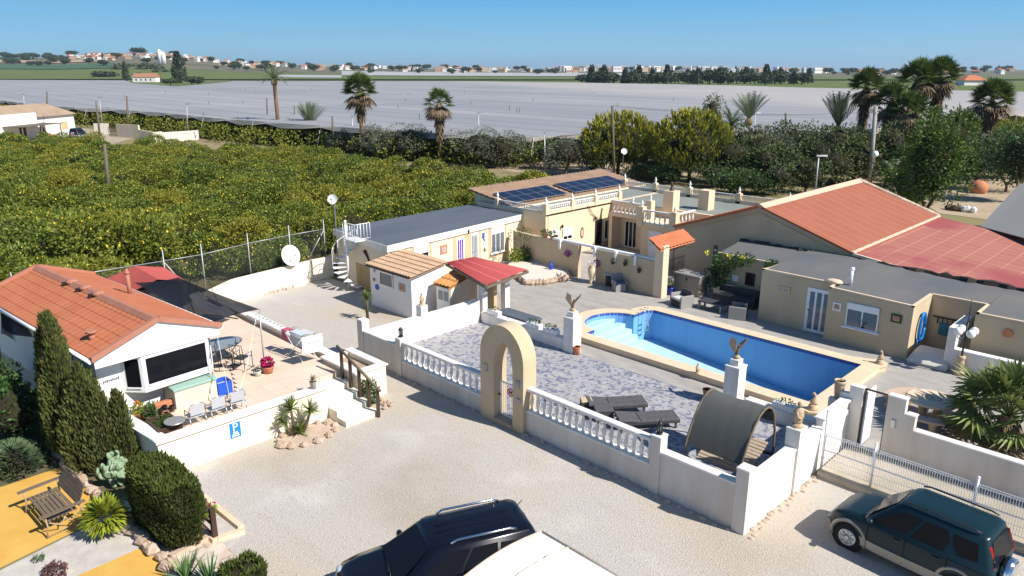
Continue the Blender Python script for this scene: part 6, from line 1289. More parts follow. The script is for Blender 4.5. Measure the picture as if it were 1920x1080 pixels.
# ---------------- front left garden ----------------
GP = lambda pts, z=0: [tuple(at(x, y, z))[:2] for x, y in pts]
M['yellow'] = mat('yellow_paving', (.64,.40,.10), .9, (.58,.31,.06), 1.1, .5, .25, 22, detail=8)
sheet('yellow_patio', M['yellow'], GP([(-60,930),(8,912),(115,876),(190,938),(175,975),(150,992),(8,1062),(-60,1095)]), None, .012)
sheet('yellow_path', M['yellow'], GP([(60,1130),(150,1078),(268,1026),(335,1078),(360,1110),(200,1160)]), None, .012)
sheet('light_gravel', mat('light_gravel', (.58,.54,.49), .95, (.42,.38,.34), 2.5, .5, .8, 30), GP([(-80,1110),(8,1066),(150,995),(230,940),(350,930),(460,1000),(420,1040),(335,1078),(268,1026),(60,1125),(-20,1190)]), None, .008)
sheet('crazy_paving', brick_mat('crazy_paving', (.58,.46,.37), (.52,.38,.30), (.36,.29,.23), .5, .36, .4, .03, .9, ((.62,.54,.46), 2.5, .45, .6), .4), GP([(320,1020),(400,1006),(430,1030),(520,1130),(330,1130),(300,1052)]), None, .016)
sheet('garden_soil', mat('planted_soil', (.16,.12,.08), .95, (.07,.09,.03), 3, .5, .6, 12), GP([(-200,700),(60,700),(240,780),(345,865),(345,935),(255,1000),(330,1075),(200,1020),(190,938),(115,876),(8,912),(-200,980)]), None, .006)
rl = [at(112,852), at(130,882), at(155,905), at(172,925), at(188,942), at(205,962), at(232,985), at(262,1012), at(290,1038), at(318,1064), at(335,1082)]
k_ = 0
for a, c in zip(rl[:-1], rl[1:]):
    n_ = max(2, int((c-a).length/.28))
    for i in range(n_):
        q = a.lerp(c, i/n_); b = MB(); b.rock((q.x+rng.uniform(-.04,.04),q.y+rng.uniform(-.04,.04),.1), rng.uniform(.13,.24), rng); tag(b.build('edging_rock', M['stone'] if rng.random() < .6 else M['cobble']), 'rough edging rock in the row between the hedge bed and yellow patio', 'rock', 'edging rocks along the yellow patio')
for a, c, lab in ((at(345,905),at(452,992),'long pale kerb beam on the gravel side of the hedge bed'),(at(370,985),at(405,1018),'pale kerb beam between the hedge and the brown rail'),(at(408,1014),at(458,998),'short whitewashed kerb beam at the brown rail post'),(at(320,1048),at(395,1008),'pale stone kerb between the hedge bed and crazy paving')):
    b = MB(); d = (c-a).normalized(); n_ = Vector((-d.y,d.x,0))*.09; b.loft([[a-n_,c-n_,c+n_,a+n_],[q+Vector((0,0,.11)) for q in (a-n_*.8,c-n_*.8,c+n_*.8,a+n_*.8)]]); tag(b.build('kerb_beam', M['cobble'] if 'stone' in lab else M['coping']), lab, 'kerb')
t = T('wooden_rail', 'short brown wooden rail with two bars beside the big clipped hedge', 'fence', tuple(at(404,1012))); p = at(404,1012); q = at(335,945)
b = MB(); b.box((p.x-.06,p.y-.06,0),(p.x+.06,p.y+.06,.9)); b.build('post', M['brownm'], t); b = MB(); b.box((q.x-.06,q.y-.06,0),(q.x+.06,q.y+.06,.9)); b.build('post', M['brownm'], t)
for z in (.8,.4,.1): b = MB(); b.cyl((p.x,p.y,z),(q.x,q.y,z), .035, n=6); b.build('bar', M['brownm'], t)
# bench
t = T('garden_bench', 'weathered slatted wooden bench with curved metal sides on the yellow patio', 'bench', (-20.45,3.5,.012), R(-88)) if False else T('garden_bench', 'weathered slatted wooden bench with curved metal sides on the yellow patio', 'bench', (-20.48,3.5,.012), R(3))
b = LB()
for k in range(7): b.box((-.78,-.36+.1*k,.41+.005*k),(.78,-.28+.1*k,.43+.005*k))
b.build('seat', M['wood'], t); b = LB()
for k in range(5): z0, y0 = .52+.1*k, .36+.04*k; b.loft([[(-.78,y0,z0),(.78,y0,z0),(.78,y0+.02,z0),(-.78,y0+.02,z0)],[(-.78,y0+.03,z0+.075),(.78,y0+.03,z0+.075),(.78,y0+.05,z0+.075),(-.78,y0+.05,z0+.075)]])
b.loft([[(x,.57,.98+.10*math.cos(x*1.9)),(x,.60,.98+.10*math.cos(x*1.9)),(x,.60,.92+.1*math.cos(x*1.9)),(x,.57,.92+.1*math.cos(x*1.9))] for x in [-.78+.156*i for i in range(11)]]); b.build('backrest', M['wood'], t)
for sg in (-1, 1):
    b = LB(); b.loft([[(sg*.86-.05,-.55,.60),(sg*.86+.05,-.55,.60),(sg*.86+.05,-.55,.635),(sg*.86-.05,-.55,.635)],[(sg*.86-.07,-.1,.62),(sg*.86+.07,-.1,.62),(sg*.86+.07,-.1,.655),(sg*.86-.07,-.1,.655)],[(sg*.86-.05,.5,.64),(sg*.86+.05,.5,.64),(sg*.86+.05,.5,.675),(sg*.86-.05,.5,.675)]]); b.build('armrest', M['wood'], t)
    b = LB(); x = sg*.84
    for y0 in (-.42,.38): b.tube([(x,y0,.6),(x,y0+.02,.3),(x,y0-.04,0)], .022, 6)
    b.tube([(x,-.42,.02),(x,0,.10),(x,.36,.02)], .02, 6); b.tube([(x,-.36,.4),(x,-.1,.22),(x,.02,.42)], .02, 6); b.tube([(x,.36,.4),(x,.12,.22),(x,-.02,.42)], .02, 6); b.build('metal_side', M['benchmetal'] if 'benchmetal' in M else M['coping'], t)
# plants
t = T('variegated_shrub', 'bright yellow green croton shrub at the edge of the light gravel', 'shrub', tuple(at(203,1000))); b = LB()
for i in range(420):
    th = rng.uniform(0,6.28); e = math.asin(rng.uniform(-.35,1)); v = Vector((math.cos(th)*math.cos(e),math.sin(th)*math.cos(e),math.sin(e))); strap(b, v*.3+Vector((0,0,.46)), v+Vector((0,0,.35)), rng.uniform(.26,.40), .10, .7, 3)
b.build('foliage', mat('croton_leaf', (.36,.36,.03), .45, (.16,.24,.03), 9, .5, island=.35, trw=.2), t); b = LB(); b.tube([(0,0,0),(0,0,.4)], .04, 6); b.build('stem', M['bark'], t)
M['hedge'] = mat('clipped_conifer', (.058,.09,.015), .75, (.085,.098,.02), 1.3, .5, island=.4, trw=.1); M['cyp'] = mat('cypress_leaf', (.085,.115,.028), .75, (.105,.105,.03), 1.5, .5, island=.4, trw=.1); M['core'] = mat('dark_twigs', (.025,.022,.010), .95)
def clipped(name, label, cx, cy, hx, hy, h, rz, n, L):
    t = T(name, label, 'hedge', (cx,cy,0), rz); b = LB()
    def surf(th, z): k = 1-.12*max(0,(z/h-.75)/.25)**2-.16*max(0,.3-z/h)/.3; e = 4; r = (abs(math.cos(th))**e+abs(math.sin(th))**e)**(-1/e); wob = 1+.05*math.sin(th*5+z*3)+.04*math.sin(z*7+th*2); return hx*r*math.cos(th)*k*wob, hy*r*math.sin(th)*k*wob
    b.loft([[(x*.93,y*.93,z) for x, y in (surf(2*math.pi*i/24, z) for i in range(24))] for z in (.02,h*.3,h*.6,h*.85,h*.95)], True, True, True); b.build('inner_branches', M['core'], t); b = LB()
    for i in range(n):
        if rng.random() < .68:
            th = rng.uniform(0,6.283); z = h*(.03+.95*rng.random()); x, y = surf(th, z); d = Vector((math.cos(th)*.55,math.sin(th)*.55,.8+rng.uniform(-.3,.5))); s_ = rng.uniform(.93,1.01)
        else:
            th = rng.uniform(0,6.283); z = h*rng.uniform(.93,1.01); x, y = surf(th, h*.97); f = rng.random()**.5; x *= f; y *= f; d = Vector((rng.uniform(-.5,.5),rng.uniform(-.5,.5),1)); s_ = 1
            if abs(x-.1) < .16 and abs(y) < .3 and rng.random() < .9: continue
        leaf(b, (x*s_,y*s_,z), d, L*rng.uniform(.6,1.3), L*.36, rng)
    b.build('foliage', M['hedge'], t)
clipped('clipped_hedge', 'big dark green clipped conifer hedge block with rounded corners, beside the brown rail', -17.85, 5.4, 1.35, .52, 1.68, R(3), 9000, .13)
def cypress(label, x, y, h, r, n, seed, group=None, name='cypress', lean=0.0, mname='cyp'):
    t = T(name, label, 'cypress', (x,y,0), 0, group); g = random.Random(seed); b = LB(); b.cyl((0,0,0),(0,0,h*.5), .07, .03, 6); b.build('trunk', M['bark'], t); b = LB()
    tips = [(g.uniform(-.35,.35)*r,g.uniform(-.35,.35)*r,h*g.uniform(.78,1.0)) for _ in range(5)]; tips[0] = (0,0,h)
    b.loft([[(k*r*.6*math.cos(a*.785),k*r*.6*math.sin(a*.785),z*h) for a in range(8)] for k, z in ((.7,.02),(1,.2),(.9,.5),(.5,.78),(.1,.92))], True, True, True); b.build('inner_branches', M['core'], t); b = LB()
    for i in range(n):
        f = g.random()**.85; z = h*f; tp = tips[g.randrange(5)]
        if z > tp[2]: continue
        th = g.uniform(0,6.283); k = min(1,(f/.12+.45))*(1-(z/tp[2])**1.5)**.85; rr_ = r*k*(.7+.3*g.random())*(1+.22*math.sin(th*3+z*2.1+seed)); bl = (z/tp[2])**1.5
        p = Vector((tp[0]*bl+rr_*math.cos(th), tp[1]*bl+rr_*math.sin(th), z)); leaf(b, p, (math.cos(th)*.4+g.uniform(-.2,.2),math.sin(th)*.4+g.uniform(-.2,.2),1), g.uniform(.10,.22)*(1 if h < 6 else 3), .05*(1 if h < 6 else 3), g)
    b.build('foliage', M[mname], t); return t
cypress('tallest slim cypress left of the park home gable, leftmost of the row', -24.75,4.85,4.3,.54,7000,1,'row of slim cypresses')
cypress('tall slim cypress second in the row before the park home eaves', -23.9,4.85,4.55,.66,8500,2,'row of slim cypresses'); cypress('medium bushy cypress in the middle of the row', -22.8,5.1,3.2,.85,8000,3,'row of slim cypresses')
cypress('short slim cypress fourth in the row, near the white wall corner', -22.2,5.3,2.55,.55,4800,4,'row of slim cypresses'); cypress('shortest slim cypress at the terrace wall end of the row', -21.95,5.75,2.4,.42,3400,5,'row of slim cypresses')
def shrub(name, label, x, y, r, h, n, m, L=.16, w=.08, cat='shrub'):
    t = T(name, label, cat, (x,y,0)); b = LB(); b.cyl((0,0,0),(0,0,h*.4), .05, n=6); b.build('trunk', M['bark'], t); b = LB(); b.ell((0,0,h*.5), (r*.62,r*.62,h*.38), 8, 6, .1, rng); b.build('inner_branches', M['core'], t); b = LB()
    for k in range(9): c = (rng.uniform(-.55,.55)*r,rng.uniform(-.55,.55)*r,h*rng.uniform(.35,.78)); cloud(b, c, (r*.55,r*.55,h*.3), n//9, L, w, rng, .5)
    b.build('foliage', M[m], t); return t
M['bushgreen'] = mat('bush_leaf', (.055,.11,.03), .6, island=.45, trw=.2); M['juniper'] = mat('juniper_leaf', (.085,.13,.06), .7, island=.4, trw=.1)
shrub('leafy_bush', 'leafy green bush at the left edge in front of the park home', -26.3,3.9,1.1,1.9,3200,'bushgreen'); shrub('leafy_bush', 'dark green bush farther back at the left edge under the shade net', -28.6,3.6,1.3,2.2,2600,'bushgreen')
t = T('juniper', 'low spreading juniper at the left edge by the yellow patio', 'juniper', (-24.6,3.4,0)); b = LB()
for i in range(1600): a = rng.uniform(0,6.28); d = rng.random()**.5; p = Vector((1.2*d*math.cos(a),.8*d*math.sin(a),.45*(1-d*d)+.05)); leaf(b, p, (math.cos(a),math.sin(a),.35+rng.uniform(-.2,.4)), .24, .06, rng)
b.build('foliage', M['juniper'], t); b = LB(); b.ell((0,0,.1), (.9,.6,.22), 8, 5); b.build('inner_branches', M['core'], t)
t = T('prickly_pear', 'pale green prickly pear cactus between the cypresses and the clipped hedge', 'cactus', tuple(at(215,905))); b = LB(); pads = []
def pad(b, p, d, r): 
    d = Vector(d).normalized(); s = d.cross(Vector((rng.uniform(-1,1),rng.uniform(-1,1),.2))).normalized(); n_ = d.cross(s); c = p+d*r
    rings = [[c+(d*math.cos(a*.628)*1.0+s*math.sin(a*.628)*.72)*r*k+n_*o for a in range(10)] for k, o in ((.7,-.035),(1,0),(.7,.035))]; b.loft(rings, True, True, True); return p+d*2*r
for i in range(7):
    p0 = Vector((rng.uniform(-.5,.5),rng.uniform(-.3,.3),0)); d = Vector((rng.uniform(-.5,.5),rng.uniform(-.5,.5),1)); e1 = pad(b, p0, d, .2)
    for j in range(3): e2 = pad(b, e1-Vector((0,0,.04)), d+Vector((rng.uniform(-.9,.9),rng.uniform(-.9,.9),.2)), .16); pad(b, e2-Vector((0,0,.03)), Vector((rng.uniform(-.7,.7),rng.uniform(-.7,.7),1)), .12)
b.build('pads', mat('cactus_pad', (.20,.30,.17), .6, (.30,.38,.24), 5, .5), t)
for x, y, lab in ((390,962,'small flowering plant with pink blooms beside the brown rail'),):
    t = T('flower_clump', lab, 'plant', tuple(at(x,y+10))); b = LB(); cloud(b, (0,0,.2), (.22,.22,.22), 180, .12, .05, rng, .1); b.build('foliage', M['limeleaf'], t); b = LB(); cloud(b, (0,0,.4), (.25,.25,.15), 20, .08, .07, rng, .3); b.build('flowers', M['flowerpink'], t)
for x, y, n, L, lab in ((350,1092,30,.75,'spiky agave at the bottom edge left of the conifer top'),(395,1100,34,.8,'spiky agave at the bottom edge beside the conifer top')):
    t = T('agave', lab, 'agave', tuple(at(x,y))); b = LB(); rosette(b, (0,0,.05), n, L, .07, rng, .5, 1.5, .12); b.build('leaves', mat('agave_leaf', (.10,.17,.06), .5, island=.4), t)
clipped('clipped_conifer', 'small bushy conifer top at the bottom edge', -14.35,5.75, .42,.42,.55,0, 1500,.14)
t = T('low_cushion_plant', 'tiny round green cushion plant on the light gravel', 'plant', tuple(at(73,1050))); b = LB(); cloud(b, (0,0,.04), (.13,.13,.08), 120, .07, .03, rng, .2); b.build('foliage', M['juniper'], t)
t = T('low_cushion_plant', 'purple brown cushion plant on the light gravel at the bottom edge', 'plant', tuple(at(104,1078))); b = LB(); cloud(b, (0,0,.1), (.32,.25,.16), 420, .08, .05, rng, .3); b.build('foliage', mat('purple_brown_leaf', (.12,.06,.045), .8, island=.35), t)
# stones along the foot of the pool wall
for k in range(46):
    x = -23.9+k*.36; 
    if -16.6 < x < -15.2: continue
    b = MB(); b.rock((x,15.55+rng.uniform(-.05,.03),.0), rng.uniform(.06,.11), rng); tag(b.build('kerb_stone', M['cobble']), 'small stone in the line along the foot of the shaded front wall', 'stone', 'stones at the foot of the front wall')
for k in range(22): b = MB(); b.rock((-7.2+rng.uniform(-.06,.12),15.6+k*.19,.0), rng.uniform(.06,.11), rng); tag(b.build('kerb_stone', M['cobble']), 'small stone in the line along the foot of the sunlit side wall', 'stone', 'stones at the foot of the side wall')
# gravel yard details by the boundary wall
b = MB(); p = at(575,520,0); cloud(b, (p.x,p.y,.35), (.5,.45,.4), 260, .4, .02, rng, .05); tag(b.build('dry_shrub', M['dry']), 'dry twiggy shrub before the boundary wall near the spiral stair', 'shrub')
b = MB(); p = at(512,528,0); 
for k in range(6): b.rock((p.x+rng.uniform(-.3,.3),p.y+rng.uniform(-.2,.2),.1), .17, rng)
tag(b.build('rock_pile', M['cobble']), 'little heap of stones and dry roots before the boundary wall', 'rocks')
for k in range(26):
    q = at(444,562).lerp(at(545,541),k/25); b = MB(); b.rock((q.x+rng.uniform(-.1,.1),q.y+rng.uniform(-.1,.1),.02), rng.uniform(.09,.16), rng); tag(b.build('border_stone', M['cobble']), 'flat pinkish stone in the row across the gravel yard', 'stone', 'stone row in the gravel yard')
q = at(555,534); b = MB(); b.box((q.x-.45,q.y-.35,0),(q.x+.45,q.y+.35,.14)); tag(b.build('concrete_slab', M['white']), 'pale concrete slab lying on the gravel near the stone row', 'slab')

t = T('ladder', 'white aluminium ladder lying along the top of the terrace side wall', 'ladder', (-26.8,13.45,1.19)); b = LB()
for y in (-.17,.17): b = LB(); b.bbox((-2.6,y-.03,0),(2.6,y+.03,.07)); b.build('side_rail', M['whiteb'], t)
for k in range(17): b = LB(); b.box((-2.5+.31*k,-.14,.02),(-2.46+.31*k,.14,.05)); b.build('rung', M['whiteb'], t)
# ---------------- lemon grove ----------------
M['lemonleaf'] = mat('lemon_leaf', (.095,.145,.02), .55, (.165,.195,.026), 1.0, .5, island=.5, trw=.22, objvar=(.25,.235,.028)); M['lemon'] = mat('lemon_fruit', (.60,.46,.03), .5, island=.15)
M['olive'] = mat('olive_leaf', (.115,.135,.085), .7, (.16,.175,.12), 1.5, .5, island=.4, trw=.12); M['goldtip'] = mat('golden_conifer_leaf', (.33,.31,.03), .7, island=.3, trw=.15); M['goldin'] = mat('conifer_leaf_inner', (.10,.125,.02), .75, island=.4)
M['pine'] = mat('pine_leaf', (.05,.08,.022), .75, (.085,.115,.035), .6, .5, island=.45, trw=.12, objvar=(.12,.14,.05)); M['brightpine'] = mat('bright_pine_leaf', (.11,.17,.03), .7, (.07,.12,.025), .8, .5, island=.4, trw=.2)
M['palmleaf'] = mat('palm_leaf', (.085,.125,.03), .5, island=.45, trw=.18); M['palmlight'] = mat('light_palm_leaf', (.17,.21,.06), .5, island=.4, trw=.22); M['palmgrey'] = mat('grey_palm_leaf', (.13,.165,.085), .55, island=.35, trw=.18); M['skirt'] = mat('dead_palm_leaf', (.17,.12,.075), .9, island=.4); M['trunkpalm'] = mat('palm_trunk', (.24,.15,.09), .95, (.15,.095,.06), 4, .5, .5, 12, stretch=(1,1,3))
def tree(name, label, cat, x, y, z, r, h, n, m, L, w, th=.25, nc=8, seed=1, group=None, flat=1.0, trunk_r=.12, fruit=None, core=.56, lean=0):
    t = T(name, label, cat, (x,y,z), 0, group); g = random.Random(seed); b = LB()
    b.tube([(0,0,-.1),(g.uniform(-.1,.1),g.uniform(-.1,.1),h*th*.6),(g.uniform(-.2,.2)*r*.4,g.uniform(-.2,.2)*r*.4,h*th*1.2)], [trunk_r,trunk_r*.8,trunk_r*.6], 6)
    for k in range(4): a = g.uniform(0,6.28); b.tube([(0,0,h*th*.9),(r*.35*math.cos(a),r*.35*math.sin(a),h*(th+.2)),(r*.6*math.cos(a),r*.6*math.sin(a),h*(th+.35))], [trunk_r*.6,trunk_r*.4,trunk_r*.2], 5)
    b.build('trunk', M['bark'], t); b = LB(); zc = h*(th+1)/2; hz = h*(1-th)/2
    cs = [(0,0,zc,.62)]+[(g.uniform(-.55,.55)*r,g.uniform(-.55,.55)*r,zc+g.uniform(-.45,.5)*hz,g.uniform(.38,.55)) for _ in range(nc)]
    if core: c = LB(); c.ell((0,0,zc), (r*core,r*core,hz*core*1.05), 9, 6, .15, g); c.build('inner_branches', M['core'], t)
    for cx, cy, cz_, k in cs: cloud(b, (cx,cy,cz_), (r*k,r*k,hz*k*1.15*flat), int(n/len(cs)), L, w, g, .55, .25)
    b.build('crown', M[m], t)
    if fruit:
        b = LB()
        for i in range(fruit):
            cx, cy, cz_, k = cs[g.randrange(len(cs))]; v = Vector((g.gauss(0,1),g.gauss(0,1),g.gauss(.3,1))).normalized(); s_ = g.uniform(.04,.06); b.ell((cx+v.x*r*k*.95,cy+v.y*r*k*.95,max(.3,cz_+v.z*hz*k*1.03)), (s_,s_,s_*1.2), 6, 4, 0, g)
        tag(b.build('lemons', M['lemon'], t), kind='stuff')
    return t
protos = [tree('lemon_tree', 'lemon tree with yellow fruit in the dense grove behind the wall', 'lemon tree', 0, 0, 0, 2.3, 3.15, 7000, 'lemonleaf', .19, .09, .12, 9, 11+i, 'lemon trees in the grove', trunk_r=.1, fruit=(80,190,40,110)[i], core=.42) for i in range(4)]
def inpoly(x, y, P):
    c = False
    for i in range(len(P)):
        (x0,y0), (x1,y1) = P[i-1], P[i]
        if (y0 > y) != (y1 > y) and x < (x1-x0)*(y-y0)/(y1-y0)+x0: c = not c
    return c
GR = [(-38.2,-6),(-38.0,14),(-38.6,31.5),(-38.6,46.5),(-62,45.5),(-84,44.5),(-104,33),(-118,24),(-118,-6)]
first = True; sp = 3.45; k_ = 0
for i in range(26):
    for j in range(18):
        x = -37.8-sp*i+rng.uniform(-.45,.45); y = -8+sp*j+rng.uniform(-.45,.45)
        if not inpoly(x, y, GR): continue
        px_, py_ = proj(Vector((x,y,2)))
        if px_ < -75 or px_ > 1150: continue
        o = protos[k_ % 4]
        if k_ >= 4: o = dup(o)
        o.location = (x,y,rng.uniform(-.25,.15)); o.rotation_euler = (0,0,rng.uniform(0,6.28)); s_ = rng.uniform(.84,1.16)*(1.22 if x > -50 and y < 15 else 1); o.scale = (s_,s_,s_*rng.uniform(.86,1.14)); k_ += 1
sheet('grove_soil', mat('grove_soil', (.13,.10,.06), .95, (.07,.075,.025), .6, .5), [(-36.3,-10),(-36.6,47),(-62,47),(-84,45.5),(-122,26),(-122,-10)], None, .006)
# ---------------- palms ----------------
def base(px_, py_): return at(px_, py_, 0)
def fan_leaf(b, p, d, L, r, g, droop=.3, nb=17):
    d = Vector(d).normalized(); e = p+d*L; b.cyl(p, e, .03, .015, 4, True, False); s = d.cross(Vector((0,0,1))); s = s.normalized() if s.length > .05 else Vector((1,0,0)); up = s.cross(d)
    for k in range(nb):
        a = R(-105+210*k/(nb-1)); q = (d*math.cos(a)+s*math.sin(a)+up*(.12*math.cos(a*2)))*r*g.uniform(.85,1.05)+Vector((0,0,-droop*r*(.3+abs(math.sin(a))*.4))); w = s*math.cos(a)-d*math.sin(a); m_ = e+q*.55; ww = w*r*.058
        b.add([e, m_-ww, e+q+Vector((0,0,-droop*r*.25)), m_+ww], [(0,1,2,3)])
def fan_palm(label, x, y, z, h, cr, skirt, seed, n=34, trunk_r=.2, group=None, lean=(0,0), green='palmleaf', dry=8):
    t = T('fan_palm', label, 'palm tree', (x,y,z), 0, group); g = random.Random(seed); top = Vector((lean[0],lean[1],h)); b = LB(); b.tube([(0,0,0),(lean[0]*.3,lean[1]*.3,h*.5),top], [trunk_r*1.25,trunk_r,trunk_r*.9], 9); b.build('trunk', M['trunkpalm'], t)
    if skirt:
        b = LB()
        for i in range(int(230*skirt/3)):
            a = g.uniform(0,6.28); f = g.random(); q = top+Vector((lean[0]*-.3*f,0,-skirt*f+.1)); strap(b, q, (math.cos(a)*.7,math.sin(a)*.7,-.5-.3*g.random()), cr*g.uniform(.42,.66)*(1.3-.5*f), .38, .8, 3)
        b.build('dead_leaf_skirt', M['skirt'], t)
    b = LB()
    for i in range(n): a = i*2.4+g.uniform(-.3,.3); e = 1.4-1.65*(i/n)**1.1; fan_leaf(b, top, (math.cos(a)*math.cos(e),math.sin(a)*math.cos(e),math.sin(e)), cr*g.uniform(.42,.55), cr*g.uniform(.42,.52), g)
    b.build('fronds', M[green], t)
    if dry:
        b = LB()
        for i in range(dry): a = g.uniform(0,6.28); e = g.uniform(-1.15,-.25); fan_leaf(b, top-Vector((0,0,.15)), (math.cos(a)*math.cos(e),math.sin(a)*math.cos(e),math.sin(e)), cr*.5, cr*.5, g, .6)
        b.build('dry_fronds', M['skirt'], t)
    return t
def HT(bx, by, tx, ty): return at_d(tx, ty, fwd(base(bx, by))).z
def feather_palm(label, x, y, z, h, L, lo, hi, n, seed, droop=.5, trunk_r=.16, ball=0, mname='palmgrey', group=None):
    t = T('date_palm', label, 'palm tree', (x,y,z), 0, group); g = random.Random(seed); b = LB(); b.tube([(0,0,0),(.05,.03,h*.5),(0,0,h)], [trunk_r*1.1,trunk_r,trunk_r], 8)
    if ball: b.lathe([(trunk_r,0),(ball,.25),(ball*1.1,.6),(ball*.7,1.0),(.1,1.2)], (0,0,h-.9), 8)
    b.build('trunk', M['trunkpalm'], t); b = LB()
    for i in range(n):
        a = i*2.4; e = g.uniform(lo,hi); d = Vector((math.cos(a)*math.cos(e),math.sin(a)*math.cos(e),math.sin(e))); q = Vector((0,0,h)); sg = 9
        for k in range(sg):
            d2 = (d+Vector((0,0,-droop/sg*(1+k*.25)))).normalized(); s = d2.cross(Vector((0,0,1))); s = s.normalized() if s.length > .05 else Vector((1,0,0)); q2 = q+d2*L/sg; u = s.cross(d2); ll = L*.17*math.sin(math.pi*min(1,(k+1.2)/(sg+1)))**.7
            for sd in (-1, 1):
                for j in (0,.5): p0 = q.lerp(q2,j); tip = p0+(s*sd*.8+d2*.75+u*.25)*ll; b.add([p0, p0+d2*L/sg*.34, tip], [(0,1,2)])
            b.add([q-s*.02,q+s*.02,q2+s*.015,q2-s*.015], [(0,1,2,3)]); q, d = q2, d2
    b.build('fronds', M[mname], t); return t
p = base(524,266); feather_palm('tall lone date palm with bare trunk rising over the grove, left of centre', p.x,p.y,0,HT(524,266,516,150),3.0,.2,1.35,30,3,.55,.32,.5)
p = base(681,294); fan_palm('tall green fan palm with brown skirt before the shade netting, left of the drooping palm', p.x,p.y,0,HT(681,294,682,168),2.9,3.6,4,40,.26,dry=14)
p = base(826,306); fan_palm('drooping half dead fan palm with long brown skirt above the olive row', p.x,p.y,0,HT(826,306,827,192),2.4,4.4,5,17,.25,dry=26)
p = base(584,268); feather_palm('short stemmed palm with upright fan of grey green fronds beside the lone date palm', p.x,p.y,0,HT(584,268,583,238),4.2,.8,1.38,26,6,.12,.25,.4)
p = base(549,268); feather_palm('small young palm just right of the lone date palm trunk', p.x,p.y,0,2.4,2.0,.3,1.3,22,7,.5,.2)
p = base(512,266); feather_palm('small young palm just left of the lone date palm trunk', p.x,p.y,0,2.2,1.8,.3,1.3,20,8,.5,.2)
p = base(1399,285); feather_palm('palm with tied upright fronds behind the right golden conifer', p.x,p.y,0,HT(1399,285,1402,224),4.2,.75,1.3,26,9,.1,.28,.55)
p = base(1563,305); feather_palm('palm with tied upright fronds left of the tall concrete pole', p.x,p.y,0,HT(1563,305,1569,238),4.6,.85,1.35,26,10,.1,.25,.5)
p = base(1366,300); feather_palm('bushy grey green date palm directly behind the right golden conifer', p.x,p.y,0,4.6,2.9,.1,1.3,44,12,.5,.3)
for px_, py_, h, cr, sk, sd, n, lab in ((1607,305,HT(1607,305,1624,160),2.9,5.2,21,38,'tall fan palm with double brown skirt just left of the concrete pole'),(1655,312,HT(1655,312,1672,188),3.0,4.6,22,36,'fan palm with long skirt leaning behind the concrete pole'),(1700,300,HT(1700,300,1705,146),3.3,5.0,23,40,'tall fan palm in the middle of the cluster above the barn roof'),(1738,300,HT(1738,300,1748,140),3.2,6.0,24,40,'tallest fan palm with longest skirt, right of the cluster above the barn'),(1688,318,HT(1688,318,1690,204),3.0,4.5,25,34,'lower fan palm in front of the cluster, behind the concrete pole'),(1838,318,HT(1838,318,1845,186),3.2,3.6,26,42,'bushy fan palm at the right of the photo beyond the barn'),(1790,322,HT(1790,322,1800,240),2.7,3.0,27,36,'lower fan palm just left of the bushy one at the right')):
    p = base(px_, py_); fan_palm(lab, p.x,p.y,0,h,cr*.95,sk,sd,n,.25,'fan palms beyond the barn',dry=16)
p = at(1862,830,.2); fan_palm('large low fan palm with spiky fronds in the right foreground, over the stone benches', p.x+.25,p.y+.1,.2,1.0,2.2,.5,31,34,.24,None,(0,0),'palmlight',4)
# ---------------- olives and conifers ----------------
for i, (px_, py_, r, h) in enumerate(((645,290,2.8,3.6),(735,300,3.2,4.4),(772,302,3.4,4.8),(700,296,2.8,4.4),(795,300,2.8,4.2),(865,306,2.8,4.2),(900,314,3.0,4.8),(940,316,2.8,4.6),(965,312,2.4,4.0),(1062,330,3.2,4.6),(1450,330,2.6,4.6),(1500,320,2.8,5.0),(1800,330,2.6,4.2),(600,272,2.4,3.2))):
    p = base(px_, py_); tree('olive_tree', 'grey green olive tree in the row between lemon grove and shade netting' if px_ < 1100 else 'grey green olive tree in the far right garden', 'olive tree', p.x,p.y,0,r,h,2800,'olive',.30,.085,.16,10,60+i,'olive trees', trunk_r=.16)
def gold(label, px_, py_, r, h, seed):
    p = base(px_, py_); t = T('golden_conifer', label, 'conifer', (p.x,p.y,0)); g = random.Random(seed); b = LB(); b.cyl((0,0,0),(0,0,h*.5), .22, .12, 7); b.build('trunk', M['bark'], t)
    b = LB(); b.ell((0,0,h*.52), (r*.55,r*.55,h*.33), 12, 8, .08, g); b.build('inner_branches', M['core'], t); b = LB(); c = LB()
    for i in range(380):
        th = g.uniform(0,6.283); v = math.acos(g.uniform(-.75,1)); rr_ = (r*math.sin(v)*g.uniform(.82,1.05), h*(.50+.46*math.cos(v)))
        q = Vector((rr_[0]*math.cos(th),rr_[0]*math.sin(th),max(.6,rr_[1]))); up = Vector((math.cos(th)*.45*math.sin(v),math.sin(th)*.45*math.sin(v),1)).normalized()
        for k in range(26):
            f = g.random(); o = Vector((g.gauss(0,1),g.gauss(0,1),g.gauss(0,.5)))*.24*(1-f*.8); leaf(b if (f > .55 and q.z > h*.3) else c, q+up*(f*1.15-.5)+o, up+o*.8, g.uniform(.28,.5), .13, g)
    b.build('golden_tips', M['goldtip'], t); c.build('inner_foliage', M['goldin'], t)
gold('golden tipped conifer, the left one of the pair behind the house', 1158,326,4.3,6.6,1); gold('golden tipped conifer, the right one of the pair behind the house', 1292,340,3.9,7.2,2)
